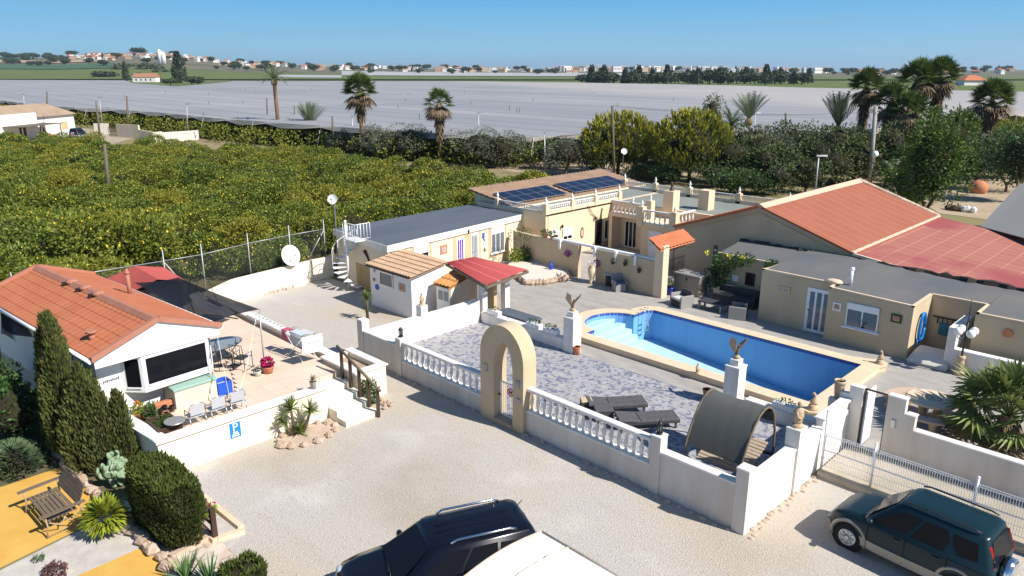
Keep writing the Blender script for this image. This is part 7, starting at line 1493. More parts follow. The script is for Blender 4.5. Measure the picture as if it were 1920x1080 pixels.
for px_, py_, r, h, n, m, lab, L in ((1730,420,2.7,8.6,9000,'brightpine','big bright green pine towering right behind the barn roof',.3),(1700,400,2.6,4.6,2400,'brightpine','lower green bush at the foot of the bright pine by the barn verge',.26),(1775,345,2.8,5.6,2400,'pine','dark green tree behind the bright pine',.4),(1430,350,2.6,3.6,2200,'pine','dark green bush behind the flat roof right of the golden conifer',.35),(1395,352,2.0,2.4,1500,'bushgreen','low round bush directly behind the rear parapet',.3),(1530,345,3.0,4.2,2400,'pine','wide dark shrub left of the concrete pole',.35),(1590,340,2.6,3.6,2000,'pine','dark shrub at the foot of the tied palm',.35),(1330,270,1.8,8.0,1800,'pine','slim dark conifer top showing behind the right golden conifer',.4),(1905,380,3.2,7.2,2200,'bushgreen','open branched green tree at the right edge',.32),(1470,350,2.2,3.2,1600,'pine','bush with broad leaves in the garden behind the flat roof',.4),(1230,335,2.2,2.2,900,'pine','dark low shrub between the two golden conifers',.35),(1650,330,2.0,2.6,1200,'pine','small dark shrub behind the barn ridge',.35),(1260,318,2.6,3.8,1500,'pine','dark tree filling the gap between the golden conifers',.38),(1345,322,3.0,4.6,1500,'pine','dark tree right behind the right golden conifer',.38),(1400,318,3.4,4.6,1500,'pine','broad dark tree below the tied palm behind the golden conifer',.38),(1440,325,3.2,4.4,1500,'olive','greyish tree in the garden belt, left part',.38),(1480,322,3.4,4.8,1500,'pine','dense dark tree in the middle of the garden belt',.38),(1515,330,3.2,4.6,1500,'pine','dense dark tree in the garden belt right of the dark pole',.38),(1550,322,3.0,4.0,1500,'olive','greyish tree in the garden belt below the right tied palm',.38),(1585,325,3.2,4.6,1500,'pine','dense dark tree just left of the concrete pole',.38),(1625,318,3.0,4.2,1500,'pine','dense dark tree directly behind the concrete pole',.38),(1670,318,3.2,4.8,1500,'pine','dense dark tree between the palms and the bright pine',.38),(1790,325,3.4,5.6,1500,'pine','dense dark tree right of the bright pine',.38),(1830,335,3.2,5.0,1500,'olive','greyish tree below the bushy fan palm',.38),(1870,340,3.4,5.6,1500,'pine','dense dark tree left of the open branched tree',.38),(1905,335,3.4,6.0,1500,'bushgreen','leafy tree behind the open branched tree at the right edge',.38),(1110,325,2.6,3.4,1500,'olive','greyish tree left of the left golden conifer',.38),(1030,318,2.8,3.6,1500,'pine','dark tree by the grove end lamp',.38),(1365,345,3.0,4.2,1700,'pine','dense dark shrub behind the rear parapet finials',.36),(1415,338,3.0,4.6,1700,'pine','dense dark tree behind the parapet, by the low round bush',.36),(1560,338,3.2,5.2,1700,'pine','dense dark tree between the lamp and concrete pole',.36),(1600,348,2.8,4.4,1700,'pine','dense dark tree behind the barn ridge, left',.36),(1660,345,3.0,5.4,1700,'pine','dense dark tree behind the barn ridge by the cut trunk',.36),(1695,352,2.6,4.6,1700,'bushgreen','green bush filling under the palms beside the bright pine',.36),(1770,330,3.2,6.4,1700,'pine','tall dark tree right behind the bright pine top',.36),(1815,345,2.6,4.0,1700,'pine','dark tree in the far right garden by the oven',.36),(1885,360,3.0,6.2,1700,'bushgreen','broad leafy tree near the shade net structure',.36),(1330,300,3.0,5.0,1700,'pine','dark tree behind the right golden conifer, left of the date palm',.36),(1235,305,3.0,5.2,1700,'pine','dark tree behind the gap of the golden pair',.36),(1205,338,2.0,1.9,1300,'pine','low dark shrub under the left golden conifer, right side',.3),(1255,345,2.0,2.0,1300,'bushgreen','low green shrub between the golden conifers and the parapet',.3),(1340,352,2.2,2.4,1300,'pine','low dark shrub right of the golden conifer foot',.3),(1370,362,2.0,2.2,1300,'bushgreen','low green shrub nearest the parapet, left of the round bush',.3),(1420,365,2.0,2.2,1300,'bushgreen','low green shrub nearest the parapet, right of the round bush',.3),(1455,366,2.0,2.6,1300,'pine','low dark shrub by the barn ridge start',.3),(1510,362,2.4,3.0,1300,'pine','dark shrub at the foot of the flat headed lamp',.3),(1565,352,2.4,3.4,1300,'pine','dark shrub behind the barn ridge beside the lamp',.3)):
    p = base(px_, py_); h *= 1.22 if 1340 < px_ < 1680 and m != 'bushgreen' else 1; tree('garden_tree' if h > 4 else 'garden_shrub', lab, 'tree' if h > 4 else 'shrub', p.x,p.y,0,r,h,n,m,L,L*.42,.12,12,int(px_),None,1.0,.16)
p = base(1495,345); b = MB(); cloud(b, (p.x,p.y,1.6), (1.5,1.2,1.5), 320, 1.1, .03, rng, .05); tag(b.build('bare_shrub', M['dry']), 'bare grey twiggy shrub behind the flat roof, left of the lamp', 'shrub')
# ---------------- poles, lamps, wires ----------------
def pole(label, bx_, by_, tx_, ty_, r, m, name='utility_pole', arm=None):
    p = base(bx_, by_); dist = fwd(p); q = at_d(tx_, ty_, dist); t = T(name, label, 'pole', tuple(p)); b = MB(); b.cyl((p.x,p.y,0), q, r*1.25, r, 8); b.build('shaft', M[m], t)
    if arm: b = MB(); e = RT*arm; b.box((q.x-.05,q.y-.05,q.z-.4),(q.x+.05,q.y+.05,q.z-.3)); b.cyl(q-e-Vector((0,0,.3)), q+e-Vector((0,0,.3)), .05, n=4); b.build('crossarm', M[m], t)
    return q
W1 = pole('leaning wooden pole standing in the lemon grove', 208,398,196,270,.13,'woodp',arm=.35); W2 = pole('thick grey concrete pole behind the barn', 1630,352,1642,200,.19,'conc',arm=.5)
pole('wooden pole by the farmhouse', 240,250,238,180,.16,'woodp'); pole('dark pole left of the farmhouse roof', 89,240,88,172,.16,'woodp'); pole('dark pole left of the lone date palm', 503,252,500,184,.14,'woodp'); pole('thin pole among the young palms', 552,252,552,198,.12,'woodp'); pole('dark wooden pole above the lemon grove edge', 626,285,623,218,.13,'woodp'); pole('dark pole behind the right garden shrubs', 1476,285,1473,212,.14,'woodp')
W3 = pole('wooden pole in front of the left golden conifer', 1152,338,1148,198,.12,'woodp'); pole('short white post beyond the solar roof', 1134,330,1134,293,.1,'whiteb'); pole('brown pole in the farm yard', 188,262,180,190,.14,'woodp')
def lamp(label, bx_, by_, tx_, ty_, h='l'):
    p = base(bx_, by_); q = at_d(tx_, ty_, fwd(p)); t = T('street_lamp', label, 'street lamp', tuple(p), 0, 'street lamps on the farm road'); b = MB(); b.cyl((p.x,p.y,0), q, .09, .06, 7); b.build('post', M['galv'], t); b = MB(); e = RT*.75; c = q+Vector((0,0,.05)); b.loft([[c-e*.3-FW*.15,c+e-FW*.12,c+e+FW*.12,c-e*.3+FW*.15],[k+Vector((0,0,.12)) for k in (c-e*.3-FW*.12,c+e-FW*.08,c+e+FW*.08,c-e*.3+FW*.12)]]); b.build('lamp_head', M['alu'], t)
lamp('pale street lamp behind the farm wall, nearest the lone date palm', 353,262,350,196); lamp('pale street lamp right of the farmhouse', 194,248,186,184); lamp('street lamp at the end of the lemon grove, in front of the netting', 1022,330,1021,249); lamp('street lamp left of the green fan palm', 663,282,660,219); lamp('street lamp in the middle of the netting above the olives', 899,285,897,212); lamp('street lamp by the left edge of the photo', 48,235,44,177); lamp('street lamp right behind the flat roof, left of the barn ridge', 1527,374,1535,294); lamp('dark street lamp beside the right tied palm', 1413,282,1416,213)
def wire(name, label, pts, r=.018):
    b = MB()
    for a, c in zip(pts[:-1], pts[1:]): a, c = Vector(a), Vector(c); L = (c-a).length; b.tube([a.lerp(c,k/10)-Vector((0,0,L*.022*4*(k/10)*(1-k/10))) for k in range(11)], r, 4, False)
    tag(b.build(name, M['blackm']), label, 'power line')
W0 = at_d(-120,308,fwd(base(208,398))*1.0); W0.z -= .0
wire('power_line', 'black overhead line from the grove pole to the golden conifer pole', [W0, W1-Vector((0,0,.35)), at_d(1130,302,62), W3-Vector((0,0,4))]); wire('power_line', 'second overhead line just below, leaving the grove pole to the left', [W0-Vector((0,0,.45)), W1-Vector((0,0,.7)), at_d(640,322,56)]); wire('power_line', 'overhead line from the conifer pole to the concrete pole', [W3, W2-Vector((0,0,.5))]); wire('power_line', 'overhead line from the concrete pole to the right edge of the photo', [W2-Vector((0,0,.4)), at_d(1990,262,60)],.025)
p = base(1672,362); t = T('cut_trunk', 'pale cut tree trunk standing behind the barn ridge', 'tree trunk', tuple(p)); b = MB(); b.tube([(p.x,p.y,0),(p.x,p.y,2.2),(p.x+.1,p.y,3.2)], [.35,.28,.3], 8); b.tube([(p.x,p.y,2.4),(p.x-.9,p.y-.5,3.0)], [.2,.14], 6); b.build('trunk', M['conc'], t)
p = at_d(1641,289,fwd(base(1672,362))); t = T('ball_lamp', 'white ball lamp behind the concrete pole', 'lamp', (p.x,p.y,0)); b = MB(); b.ell(tuple(p), (.32,.32,.32), 10, 8); b.build('globe', gm, t); b = MB(); b.cyl((p.x,p.y,0), p, .05, n=6); b.build('post', M['blackm'], t)
# shade house at the right edge and garden clutter
t = T('shade_house', 'large grey shade net structure at the right edge beyond the barn', 'shade structure', (-6,52,0)); b = MB()
a, c, d, e = at(1838,424,2.6), at(1912,344,3.4), at(2050,350,3.4), at(2010,470,2.6)
def vquad(b, ps): b.loft([[p-Vector((0,0,.04)) for p in ps], ps])
vquad(b, [a,e,d,c]); b.build('net_roof', mat('grey_net_cloth', (.17,.17,.17), .9, (.20,.20,.20), 1, .4, .3, 6, stretch=(1,6,1)), t); b = MB(); b.poly([a,c,Vector((c.x,c.y,0)),Vector((a.x,a.y,0))]); b.build('net_side', M['net'], t)
for px_, py_, r, c, lab in ((1812,398,.6,'whiteb','white cloth heap on the ground beyond the barn'),(1832,362,.8,'terra','terracotta oven dome in the garden beyond the barn'),(1790,395,.5,'bark','dark log pile in the garden beyond the barn')):
    p = base(px_, py_); b = MB()
    if c == 'terra': b.ell((p.x,p.y,.5), (.9,.8,.8), 12, 7); tag(b.build('garden_oven', M[c]), lab, 'oven')
    else:
        for k in range(6): b.rock((p.x+rng.uniform(-.6,.6),p.y+rng.uniform(-.3,.3),.25), r*.6, rng)
        tag(b.build('cloth_heap' if c == 'whiteb' else 'log_pile', M[c]), lab, 'cloth' if c == 'whiteb' else 'logs')
sheet('dirt_road', mat('dirt_road', (.46,.36,.25), .95, (.34,.26,.17), .5, .5), GP([(880,306),(1000,296),(1100,306),(1330,320),(1700,345),(1760,335),(1911,330),(1911,420),(1760,400),(1690,352),(1330,330),(1080,330),(960,322)]), None, .02)
sheet('farm_yard', mat('farm_yard', (.42,.35,.26), .95, (.30,.25,.17), .2, .5), GP([(-60,300),(-60,240),(150,240),(260,256),(200,274),(100,285)]), None, .02)
# ---------------- shade netting over the fields ----------------
def net_cover_mat():
    m = mat('crop_netting', (.30,.30,.305), .85, spec=.1); n = m.node_tree.nodes; l = m.node_tree.links; b = n['Principled BSDF']
    tc = n.new('ShaderNodeTexCoord'); mp = n.new('ShaderNodeMapping'); mp.inputs['Rotation'].default_value = (0,0,R(5)); l.new(tc.outputs['Object'], mp.inputs[0])
    br = n.new('ShaderNodeTexBrick'); br.offset = 0; br.inputs['Scale'].default_value = 1; br.inputs['Brick Width'].default_value = 400; br.inputs['Row Height'].default_value = 7.5; br.inputs['Mortar Size'].default_value = .28; br.inputs['Mortar Smooth'].default_value = .6
    br.inputs['Color1'].default_value = (.335,.33,.335,1); br.inputs['Color2'].default_value = (.275,.28,.295,1); br.inputs['Mortar'].default_value = (.15,.16,.18,1); l.new(mp.outputs[0], br.inputs[0])
    nz = n.new('ShaderNodeTexNoise'); nz.inputs['Scale'].default_value = .02; nz.inputs['Detail'].default_value = 8; l.new(mp.outputs[0], nz.inputs['Vector'])
    mr = n.new('ShaderNodeMapRange'); mr.inputs[1].default_value = .35; mr.inputs[2].default_value = .65; l.new(nz.outputs['Fac'], mr.inputs[0])
    # netting turns paler and warmer in the far right half
    sx = n.new('ShaderNodeSeparateXYZ'); l.new(tc.outputs['Object'], sx.inputs[0]); ad = n.new('ShaderNodeMath'); ad.operation = 'MULTIPLY_ADD'; ad.inputs[1].default_value = .55; l.new(sx.outputs[0], ad.inputs[0]); l.new(sx.outputs[1], ad.inputs[2])
    m2 = n.new('ShaderNodeMapRange'); m2.inputs[1].default_value = 45; m2.inputs[2].default_value = 75; l.new(ad.outputs[0], m2.inputs[0])
    mx = n.new('ShaderNodeMixRGB'); mx.inputs[2].default_value = (.385,.365,.35,1); l.new(m2.outputs[0], mx.inputs[0]); l.new(br.outputs[0], mx.inputs[1])
    m3 = n.new('ShaderNodeMixRGB'); m3.blend_type = 'MULTIPLY'; m3.inputs[2].default_value = (.86,.87,.9,1); l.new(mr.outputs[0], m3.inputs[0]); l.new(mx.outputs[0], m3.inputs[1]); l.new(m3.outputs[0], b.inputs['Base Color'])
    return m
far_ = [at(x,y,4) for x, y in ((-120,149),(100,150),(235,151),(250,156),(330,162),(395,157),(440,152),(640,152),(900,152.5),(1090,155),(1370,160),(1500,164),(1640,167),(1990,173))]
near_ = [at(x,y,3.6) for x, y in ((2020,205),(1890,214),(1740,232),(1600,246),(1500,249),(1370,249),(1240,248),(1100,251),(1000,257),(860,254),(760,247),(640,238),(530,231),(400,221),(300,211),(210,205),(140,202),(60,196),(8,189),(-120,181))]
t = T('crop_netting', 'huge pale grey shade netting spread over the crops behind the palms', 'shade netting', (-150,150,0))
loops = [[Vector((p.x,p.y,p.z)) for p in far_+near_]]; tri = tessellate_polygon(loops); b = MB()
b.add(loops[0], [q if (loops[0][q[1]]-loops[0][q[0]]).cross(loops[0][q[2]]-loops[0][q[0]]).z > 0 else q[::-1] for q in map(tuple, tri)]); b.build('net_cover', net_cover_mat(), t)
b = MB(); hem = []
for i, (p, q) in enumerate(zip(near_[:-1], near_[1:])):
    L = max(2, int((q-p).length/3.5))
    for k in range(L): f = k/L; r = p.lerp(q,f); hem.append(Vector((r.x,r.y,r.z)))
sag = [p-Vector((0,0,.55+.3*math.sin(i*2.1))) + Vector((.25*math.cos(i),-.3,0)) for i, p in enumerate(hem)]
b.loft([hem,sag], False, False, False, False); b.build('hanging_hem', mat('net_hem', (.52,.49,.45), .9, trw=.4), t)
M['palepost'] = mat('pale_wood_post', (.42,.38,.30), .9)
for i in range(0, min(len(hem), 320), 4):
    p = hem[i]; px_, py_ = proj(p)
    if not -20 < px_ < 1940: continue
    b = MB(); d = Vector((.5,-.85,0)); b.cyl(p, Vector((p.x+d.x*2.0,p.y+d.y*2.0,0)), .05, n=4); b.cyl(p, (p.x,p.y,0), .05, n=4); b.build('post', M['palepost'], t)
g = random.Random(8)
for i in range(46):
    px_, py_ = g.uniform(20,1900), g.uniform(168,228); p = at(px_,py_,4); b = MB(); b.cyl((p.x,p.y,3.9),(p.x,p.y,4.6+g.random()*.4), .05, n=4); b.build('pole_top', M['woodp'], t)
# crop rows under the net edge
b = MB()
for i, p in enumerate(hem):
    px_, py_ = proj(p)
    if not -40 < px_ < 1960: continue
    for k in range(5): q = p+Vector((g.uniform(-2,2),g.uniform(-3.4,4.5),0)); cloud(b, (q.x,q.y,1.4), (2.1,1.9,1.5), 110, .42, .22, g, .5)
tag(b.build('citrus_rows', M['lemonleaf']), 'dark green citrus rows growing under the edge of the shade netting', 'crop rows', kind='stuff')
# ---------------- far country ----------------
def hz(x): # skyline of the land in the photo
    P = [(-300,112),(8,108),(100,110),(180,106),(260,103),(340,107),(420,117),(520,122),(640,126),(760,129),(1000,131.5),(1300,132.5),(1560,135.2),(1700,134),(1790,132),(2200,130)]
    for (x0,y0), (x1,y1) in zip(P[:-1], P[1:]):
        if x0 <= x <= x1: return y0+(y1-y0)*(x-x0)/(x1-x0)
    return 131
DR = [(900,0),(1050,.10),(1250,.30),(1450,.52),(1700,.78),(2000,1.0),(2600,.97),(4200,.8)]
def land(x, d):
    zt = max(.5, (133-hz(x))/FPX*2000*_c+HC) if hz(x) < 138 else 0
    for (d0,f0), (d1,f1) in zip(DR[:-1], DR[1:]):
        if d0 <= d <= d1: return zt*(f0+(f1-f0)*(d-d0)/(d1-d0))
    return 0 if d < 900 else zt*.8
def lp(x, d, dz=0): r = ray(x,133); p = r*(d/r.dot(FW)); return Vector((p.x,p.y,land(x,d)+dz))
m = mat('far_hills', (.20,.165,.11), .95, (.065,.08,.04), .012, .5, detail=10)
b = MB(); xs_ = [-300+25*i for i in range(101)]
b.loft([[lp(x,d,-.3 if d == 900 else 0) for x in xs_] for d, _ in DR], False, False, True, False); o = b.build('hills', m, loc=(0,0,0)); o['kind'] = 'structure'
def band(name, m, x0, x1, d0, d1, dz=.4):
    b = MB(); n_ = max(2,int((x1-x0)/30)); b.loft([[lp(x0+(x1-x0)*i/n_,d,dz+d*.0004) for i in range(n_+1)] for d in [d0+(d1-d0)*k/5 for k in range(6)]], False, False, True, False); o = b.build(name, m, loc=(0,0,0)); o['kind'] = 'structure'
M['field'] = mat('green_field', (.125,.155,.035), .95, (.085,.12,.03), .05, .5, .8, 1.2); M['field2'] = mat('blue_green_field', (.055,.115,.06), .95); M['fallow'] = mat('fallow_field', (.42,.30,.20), .95, (.36,.27,.19), .02, .5); M['farnet'] = mat('far_netting', (.36,.36,.37), .9)
sheet('green_fields', M['field'], [tuple(at(x,y,0))[:2] for x, y in ((-300,166),(2200,185),(2200,145),(-300,146))], None, .05)
band('blue_green_field', M['field2'], -200, 215, 1250, 1420, .6); band('fallow_field', M['fallow'], -200, 200, 1500, 1640, .6); band('grove_field', M['field'], -300, 700, 930, 1230, .6); band('hill_grove', M['field2'], -300, 60, 1750, 1950, .6)
band('far_net_field', M['farnet'], 640, 1330, 1150, 1420, .8); band('far_green_field', M['field'], 430, 2000, 935, 1120, .8); band('far_net_field', M['farnet'], 520, 640, 1000, 1120, 1.2)
# far trees
M['fartree'] = mat('distant_tree_leaf', (.055,.075,.032), .8, (.035,.052,.028), .08, .5, island=.35)
def far_proto(kind, seed):
    g = random.Random(seed); t = T('distant_tree', 'distant tree', 'tree', (0,0,0)); b = LB(); b.cyl((0,0,0),(0,0,.5), .05, .03, 5); b.build('trunk', M['bark'], t); b = LB()
    if kind == 'round':
        for k in range(7): c = (g.uniform(-.3,.3),g.uniform(-.3,.3),g.uniform(.45,.75)); b.ell(c, (.2,.2,.18), 8, 5, .25, g, False); cloud(b, c, (.3,.3,.24), 70, .16, .1, g, .6)
    elif kind == 'cone':
        b.lathe([(.16,.08),(.2,.25),(.13,.6),(.02,.95)], (0,0,0), 7, False)
        for i in range(380): f = g.random()**1.3; a = g.uniform(0,6.28); r = .30*(1-f)**.8*g.uniform(.6,1.15); leaf(b, (r*math.cos(a),r*math.sin(a),.06+.9*f), (math.cos(a),math.sin(a),.6), .12, .07, g)
    else:
        b.lathe([(.08,.08),(.11,.3),(.08,.7),(.01,.96)], (0,0,0), 6, False)
        for i in range(280): f = g.random(); a = g.uniform(0,6.28); r = .14*(1-f**2)*g.uniform(.6,1.15); leaf(b, (r*math.cos(a),r*math.sin(a),.05+.93*f), (math.cos(a)*.4,math.sin(a)*.4,1), .12, .05, g)
    b.build('crown', M['fartree'], t); return t
FP = {k: [far_proto(k, 70+i) for i in range(3)] for k in ('round','cone','spire')}; used_ = set()
def ftree(kind, p, h, w, label, group=None, name=None):
    o = FP[kind][rng.randrange(3)]
    if o in used_: o = dup(o)
    else: used_.add(o)
    o.location = p; o.scale = (w,w,h); o.rotation_euler = (0,0,rng.uniform(0,6.28)); o['label'] = label; o['category'] = 'tree'
    if group: o['group'] = group
    return o
for i in range(44):
    x = 1098+9.8*i+rng.uniform(-6,6); k = ('round','cone','round')[i % 3]; d = rng.uniform(640,720); r = ray(x,133); p = r*(d/r.dot(FW)); h = rng.uniform(8.5,13) if k == 'round' else rng.uniform(11,17)
    ftree(k, Vector((p.x,p.y,0)), h, h*1.25 if k == 'round' else h*.9, 'rounded dark tree in the long windbreak at the far edge of the netting' if k == 'round' else 'conical dark tree in the long windbreak at the far edge of the netting', 'windbreak trees beyond the netting')
for i in range(230):
    x = rng.choice([rng.uniform(10,130),rng.uniform(160,560),rng.uniform(420,1100),rng.uniform(560,1640),rng.uniform(1540,1905)]); d = rng.uniform(1300,2100); p = lp(x,d); h = rng.uniform(6,13); k = 'round' if rng.random() < .8 else 'spire'
    ftree(k, p, h, h*1.5, 'small distant tree scattered among the houses on the skyline', 'distant trees on the skyline')
def near_far(kind, x, yb, h_px, wk, lab):
    p = at(x,yb,0); d = fwd(p); h = h_px/FPX*d; ftree(kind, p, h, h*wk, lab)
near_far('spire',338,156,52,1.5,'tall dark cypress by the far farmhouse within the netting'); near_far('spire',237,152,33,1.2,'slim dark cypress left of the far farmhouse')
for x, yb, hp__, wk in ((215,146,22,1.6),(232,147,24,1.5),(262,146,25,1.5),(285,147,27,1.5),(305,148,18,1.6),(150,146,13,2.0),(360,158,14,2.2),(320,160,12,2.2),(265,152,14,2.0),(200,150,16,2.2),(440,140,11,2),(372,158,8,2.5)):
    near_far('round',x,yb,hp__,wk,'rounded dark tree around the far farmhouse beyond the netting')['group'] if False else near_far('round',x,yb,hp__,wk,'rounded tree in the clump around the far farmhouse')
for x, h_, in ((140,12),(62,9),(95,10),(258,12),(272,12),(330,10)): ftree('round', lp(x,1990), h_*1.4, h_*2.0, 'dark round tree standing on the far hilltop at the left', 'hilltop trees')
for x, yb, h, L in ((282,152,11,4),(303,155,8,4)):
    p = at(x,yb,0); feather_palm('distant palm beside the far farmhouse, %s one' % ('left' if x < 290 else 'right'), p.x,p.y,0,h*1.5,L*1.5,.0,1.3,16,int(x),.8,.4)
# houses
M['hwhite'] = mat('distant_white_render', (.75,.72,.68), .9, island=.12); M['htan'] = mat('distant_tan_render', (.50,.37,.26), .9, island=.12); M['hroof'] = mat('distant_tile_roof', (.36,.17,.10), .9); M['winb'] = mat('distant_window', (.06,.06,.07), .4)
def house_proto(w, dp, h, roof, m):
    t = T('distant_house', 'distant house', 'house', (0,0,0)); b = LB(); b.box((-w/2,-dp/2,0),(w/2,dp/2,h)); b.build('wall', M[m], t)
    b = LB()
    if roof: b.loft([[(-w/2-.3,-dp/2-.3,h),(w/2+.3,-dp/2-.3,h),(w/2+.3,dp/2+.3,h),(-w/2-.3,dp/2+.3,h)],[(-w/2-.3,-.05,h+dp*.25),(w/2+.3,-.05,h+dp*.25),(w/2+.3,.05,h+dp*.25),(-w/2-.3,.05,h+dp*.25)]]); b.build('roof', M['hroof'], t)
    else: b.box((-w/2-.1,-dp/2-.1,h),(w/2+.1,dp/2+.1,h+.4)); b.build('parapet', M[m], t)
    for k in range(int(w/3)): b = LB(); x = -w/2+w*(k+.5)/int(w/3); b.box((x-.5,-dp/2-.05,h*.4),(x+.5,-dp/2,h*.75)); b.build('window', M['winb'], t)
    return t
HP = [house_proto(10,8,3.6,1,'hwhite'), house_proto(9,8,6.4,0,'hwhite'), house_proto(12,9,4,1,'htan'), house_proto(9,9,6.6,1,'hwhite'), house_proto(18,10,10,0,'hwhite'), house_proto(14,9,6.6,0,'htan')]
hu_ = set()
def fhouse(i, p, lab, group, s=1.0):
    o = HP[i]
    if i in hu_: o = dup(o)
    else: hu_.add(i)
    o.location = p; o.scale = (s,s,s); o.rotation_euler = (0,0,R(45)+rng.uniform(-.6,.6)); o['label'] = lab; o['group'] = group
for i in range(95): fhouse(rng.choice((0,0,1,2,2,3)), lp(rng.uniform(130,430),rng.uniform(1550,2020)), 'small distant house on the far hillside at the left', 'hillside houses')
for i in range(105): fhouse(rng.choice((0,1,2,3,5)), lp(rng.uniform(420,1110),rng.uniform(1480,2050)), 'small distant house in the low settlement along the skyline', 'skyline houses')
for i in range(120): fhouse(rng.choice((4,4,1,5,3)), lp(rng.uniform(1035,1560) if i < 95 else rng.uniform(1020,1250),rng.uniform(1650,2050)), 'distant white building of the town on the skyline', 'town buildings', 1.1)
for i in range(30): fhouse(rng.choice((0,2,3)), lp(rng.uniform(1600,1900),rng.uniform(1300,2000)), 'small distant house at the right end of the skyline', 'houses at the right skyline')
for x, lab in ((303,'left white silo of the pair above the far farmhouse'),(309.5,'right white silo of the pair above the far farmhouse')):
    p = lp(x,1400); t = T('silo', lab, 'silo', tuple(p)); b = LB(); b.lathe([(4.2,0),(4.2,20 if x < 305 else 17),(3.4,23 if x < 305 else 19.5),(.5,26 if x < 305 else 22)], (0,0,0), 10); b.build('tower', M['whiteb'], t); b = LB(); b.box((-4.3,-.6,8),(-4.2,.6,14)); b.build('door', M['winb'], t)
p = at(275,154,0); t = T('far_farmhouse', 'low farmhouse with tan tile roof inside the netting, far left', 'farmhouse', tuple(p), R(45)); b = LB(); b.box((-12,-5,0),(12,5,5)); b.build('wall', M['hwhite'], t); b = LB(); b.loft([[(-12.5,-5.5,5),(12.5,-5.5,5),(12.5,5.5,5),(-12.5,5.5,5)],[(-12.5,-.1,9),(12.5,-.1,9),(12.5,.1,9),(-12.5,.1,9)]]); b.build('roof', M['hroof'], t)
for k in range(4): b = LB(); b.box((-9+k*5,-5.1,1.5),(-7.5+k*5,-5,3.5)); b.build('window', M['winb'], t)
p = at(1820,160,0); t = T('far_villa', 'distant villa with orange hipped roof at the right', 'villa', tuple(p), R(45)); b = LB(); b.box((-9,-6,0),(9,6,4)); b.build('wall', M['hwhite'], t); b = LB(); b.loft([[(-10,-7,4),(10,-7,4),(10,7,4),(-10,7,4)],[(-3,-.1,8),(3,-.1,8),(3,.1,8),(-3,.1,8)]]); b.build('roof', M['orange'], t)
# ---------------- white farm at the left ----------------
A = base(-40,274); B = base(143,250); P, Q = (A.x,A.y), (B.x,B.y); L = (B-A).length; X = wallxf(P, Q)
t = T('white_farmhouse', 'low white farmhouse with weathered tan tile roof beyond the lemon grove', 'farmhouse', tuple(A.lerp(B,.5)))
b = MB(X); b.box((0,0,0),(L,8,3.6)); b.box((0,-.6,0),(L*.55,0,4.4)); b.build('wall', M['cleanwhite'], t)
b = MB(X); b.loft([[(-.5,-.5,3.6),(L+.5,-.5,3.6),(L+.5,8.5,3.6),(-.5,8.5,3.6)],[(-.5,3.9,5.6),(L-2,3.9,5.6),(L-2,4.1,5.6),(-.5,4.1,5.6)]]); b.build('roof', mat('old_tiles', (.40,.29,.20), .9, (.30,.22,.15), .6, .5, .4, 6), t)
for x0, w_, z0, z1, m_ in ((.60,.06,0,2.6,'wood'),(.84,.07,1.0,2.4,'tan'),(.36,.06,.6,2.4,'brownm')): b = MB(X); b.box((L*x0,-.68 if x0 < .5 else -.06,z0),(L*(x0+w_),-.6 if x0 < .5 else 0,z1)); b.build('door' if z0 == 0 else 'window', M[m_], t)
b = MB(X); b.box((L*.2,-4,2.5),(L*.62,-.7,2.6)); b.build('porch_roof', M['woodp'], t)
for x in (.21,.4,.6): b = MB(X); b.cyl((L*x,-3.8,0),(L*x,-3.8,2.5), .1, n=5); b.build('porch_post', M['woodp'], t)
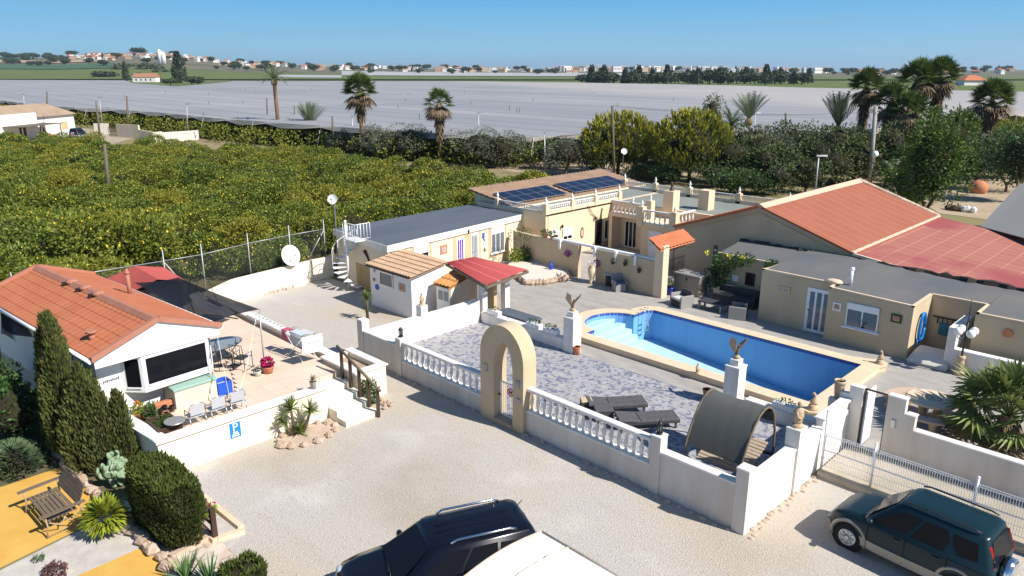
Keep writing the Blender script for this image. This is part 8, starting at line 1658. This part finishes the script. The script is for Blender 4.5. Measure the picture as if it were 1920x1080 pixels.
def farmwall(lab, pts, h, m='cream'):
    t = T('farm_wall', lab, 'wall', tuple(base(*pts[0]))); b = MB()
    for p, q in zip(pts[:-1], pts[1:]): p, q = base(*p), base(*q); d = (q-p).normalized(); n_ = Vector((-d.y,d.x,0))*.25; b.loft([[p,q,q+n_,p+n_],[k+Vector((0,0,h)) for k in (p,q,q+n_,p+n_)]])
    b.build('wall_body', M[m], t)
farmwall('grey rendered farm wall section with an iron gate, right of the farmhouse', [(178,252),(205,252)], 2.0, 'frontwall'); farmwall('tan stepped farm wall beside the iron gate', [(220,257),(262,260)], 2.3); farmwall('tan farm wall stretching to the corner before the netting', [(262,262),(290,268),(306,266)], 1.7); farmwall('shaded grey farm wall receding to the right', [(290,268),(374,262)], 1.6, 'frontwall')
t = T('farm_gate', 'dark iron farm gate with curved top between the farm walls', 'gate', tuple(base(212,256))); b = MB(wallxf(tuple(base(205,256))[:2], tuple(base(220,257))[:2])); Lg = (base(205,256)-base(220,257)).length
for k in range(9): b.cyl((Lg*k/8,0,.1),(Lg*k/8,0,1.5+.5*math.sin(math.pi*k/8)), .04, n=4)
b.tube([(Lg*k/8,0,1.5+.5*math.sin(math.pi*k/8)) for k in range(9)], .05, 4); b.box((0,-.03,.3),(Lg,.03,.4)); b.build('bars', M['blackm'], t)
p = base(148,258); c = dup(suv); c.location = (p.x,p.y,0); c.rotation_euler = (0,0,R(140)); c['label'] = 'dark green pickup like off roader parked at the white farmhouse'; 
t = T('crate_stack', 'orange crates and rubble heap beside the white farmhouse door', 'crates', tuple(base(98,262))); b = LB(); b.bbox((-1,-.6,0),(1,.6,.9)); b.build('crate', M['terra'], t); b = LB(); b.rock((2.6,.4,.3), 1.0, rng); b.rock((4,.3,.3), .9, rng); b.build('rubble', M['conc'], t)
# ---------------- air ----------------
b = MB(); b.box((-9500,-9500,-4),(9500,9500,110)); hz_ = b.build('haze', bpy.data.materials.new('haze_air'), loc=(0,0,-4)); hz_['kind'] = 'stuff'
m = hz_.data.materials[0]; m.use_nodes = True; n = m.node_tree.nodes; n.remove(n['Principled BSDF']); v = n.new('ShaderNodeVolumePrincipled'); v.inputs['Color'].default_value = (.72,.86,1,1); v.inputs['Density'].default_value = .00008; v.inputs['Anisotropy'].default_value = .3
m.node_tree.links.new(v.outputs[0], n['Material Output'].inputs['Volume'])
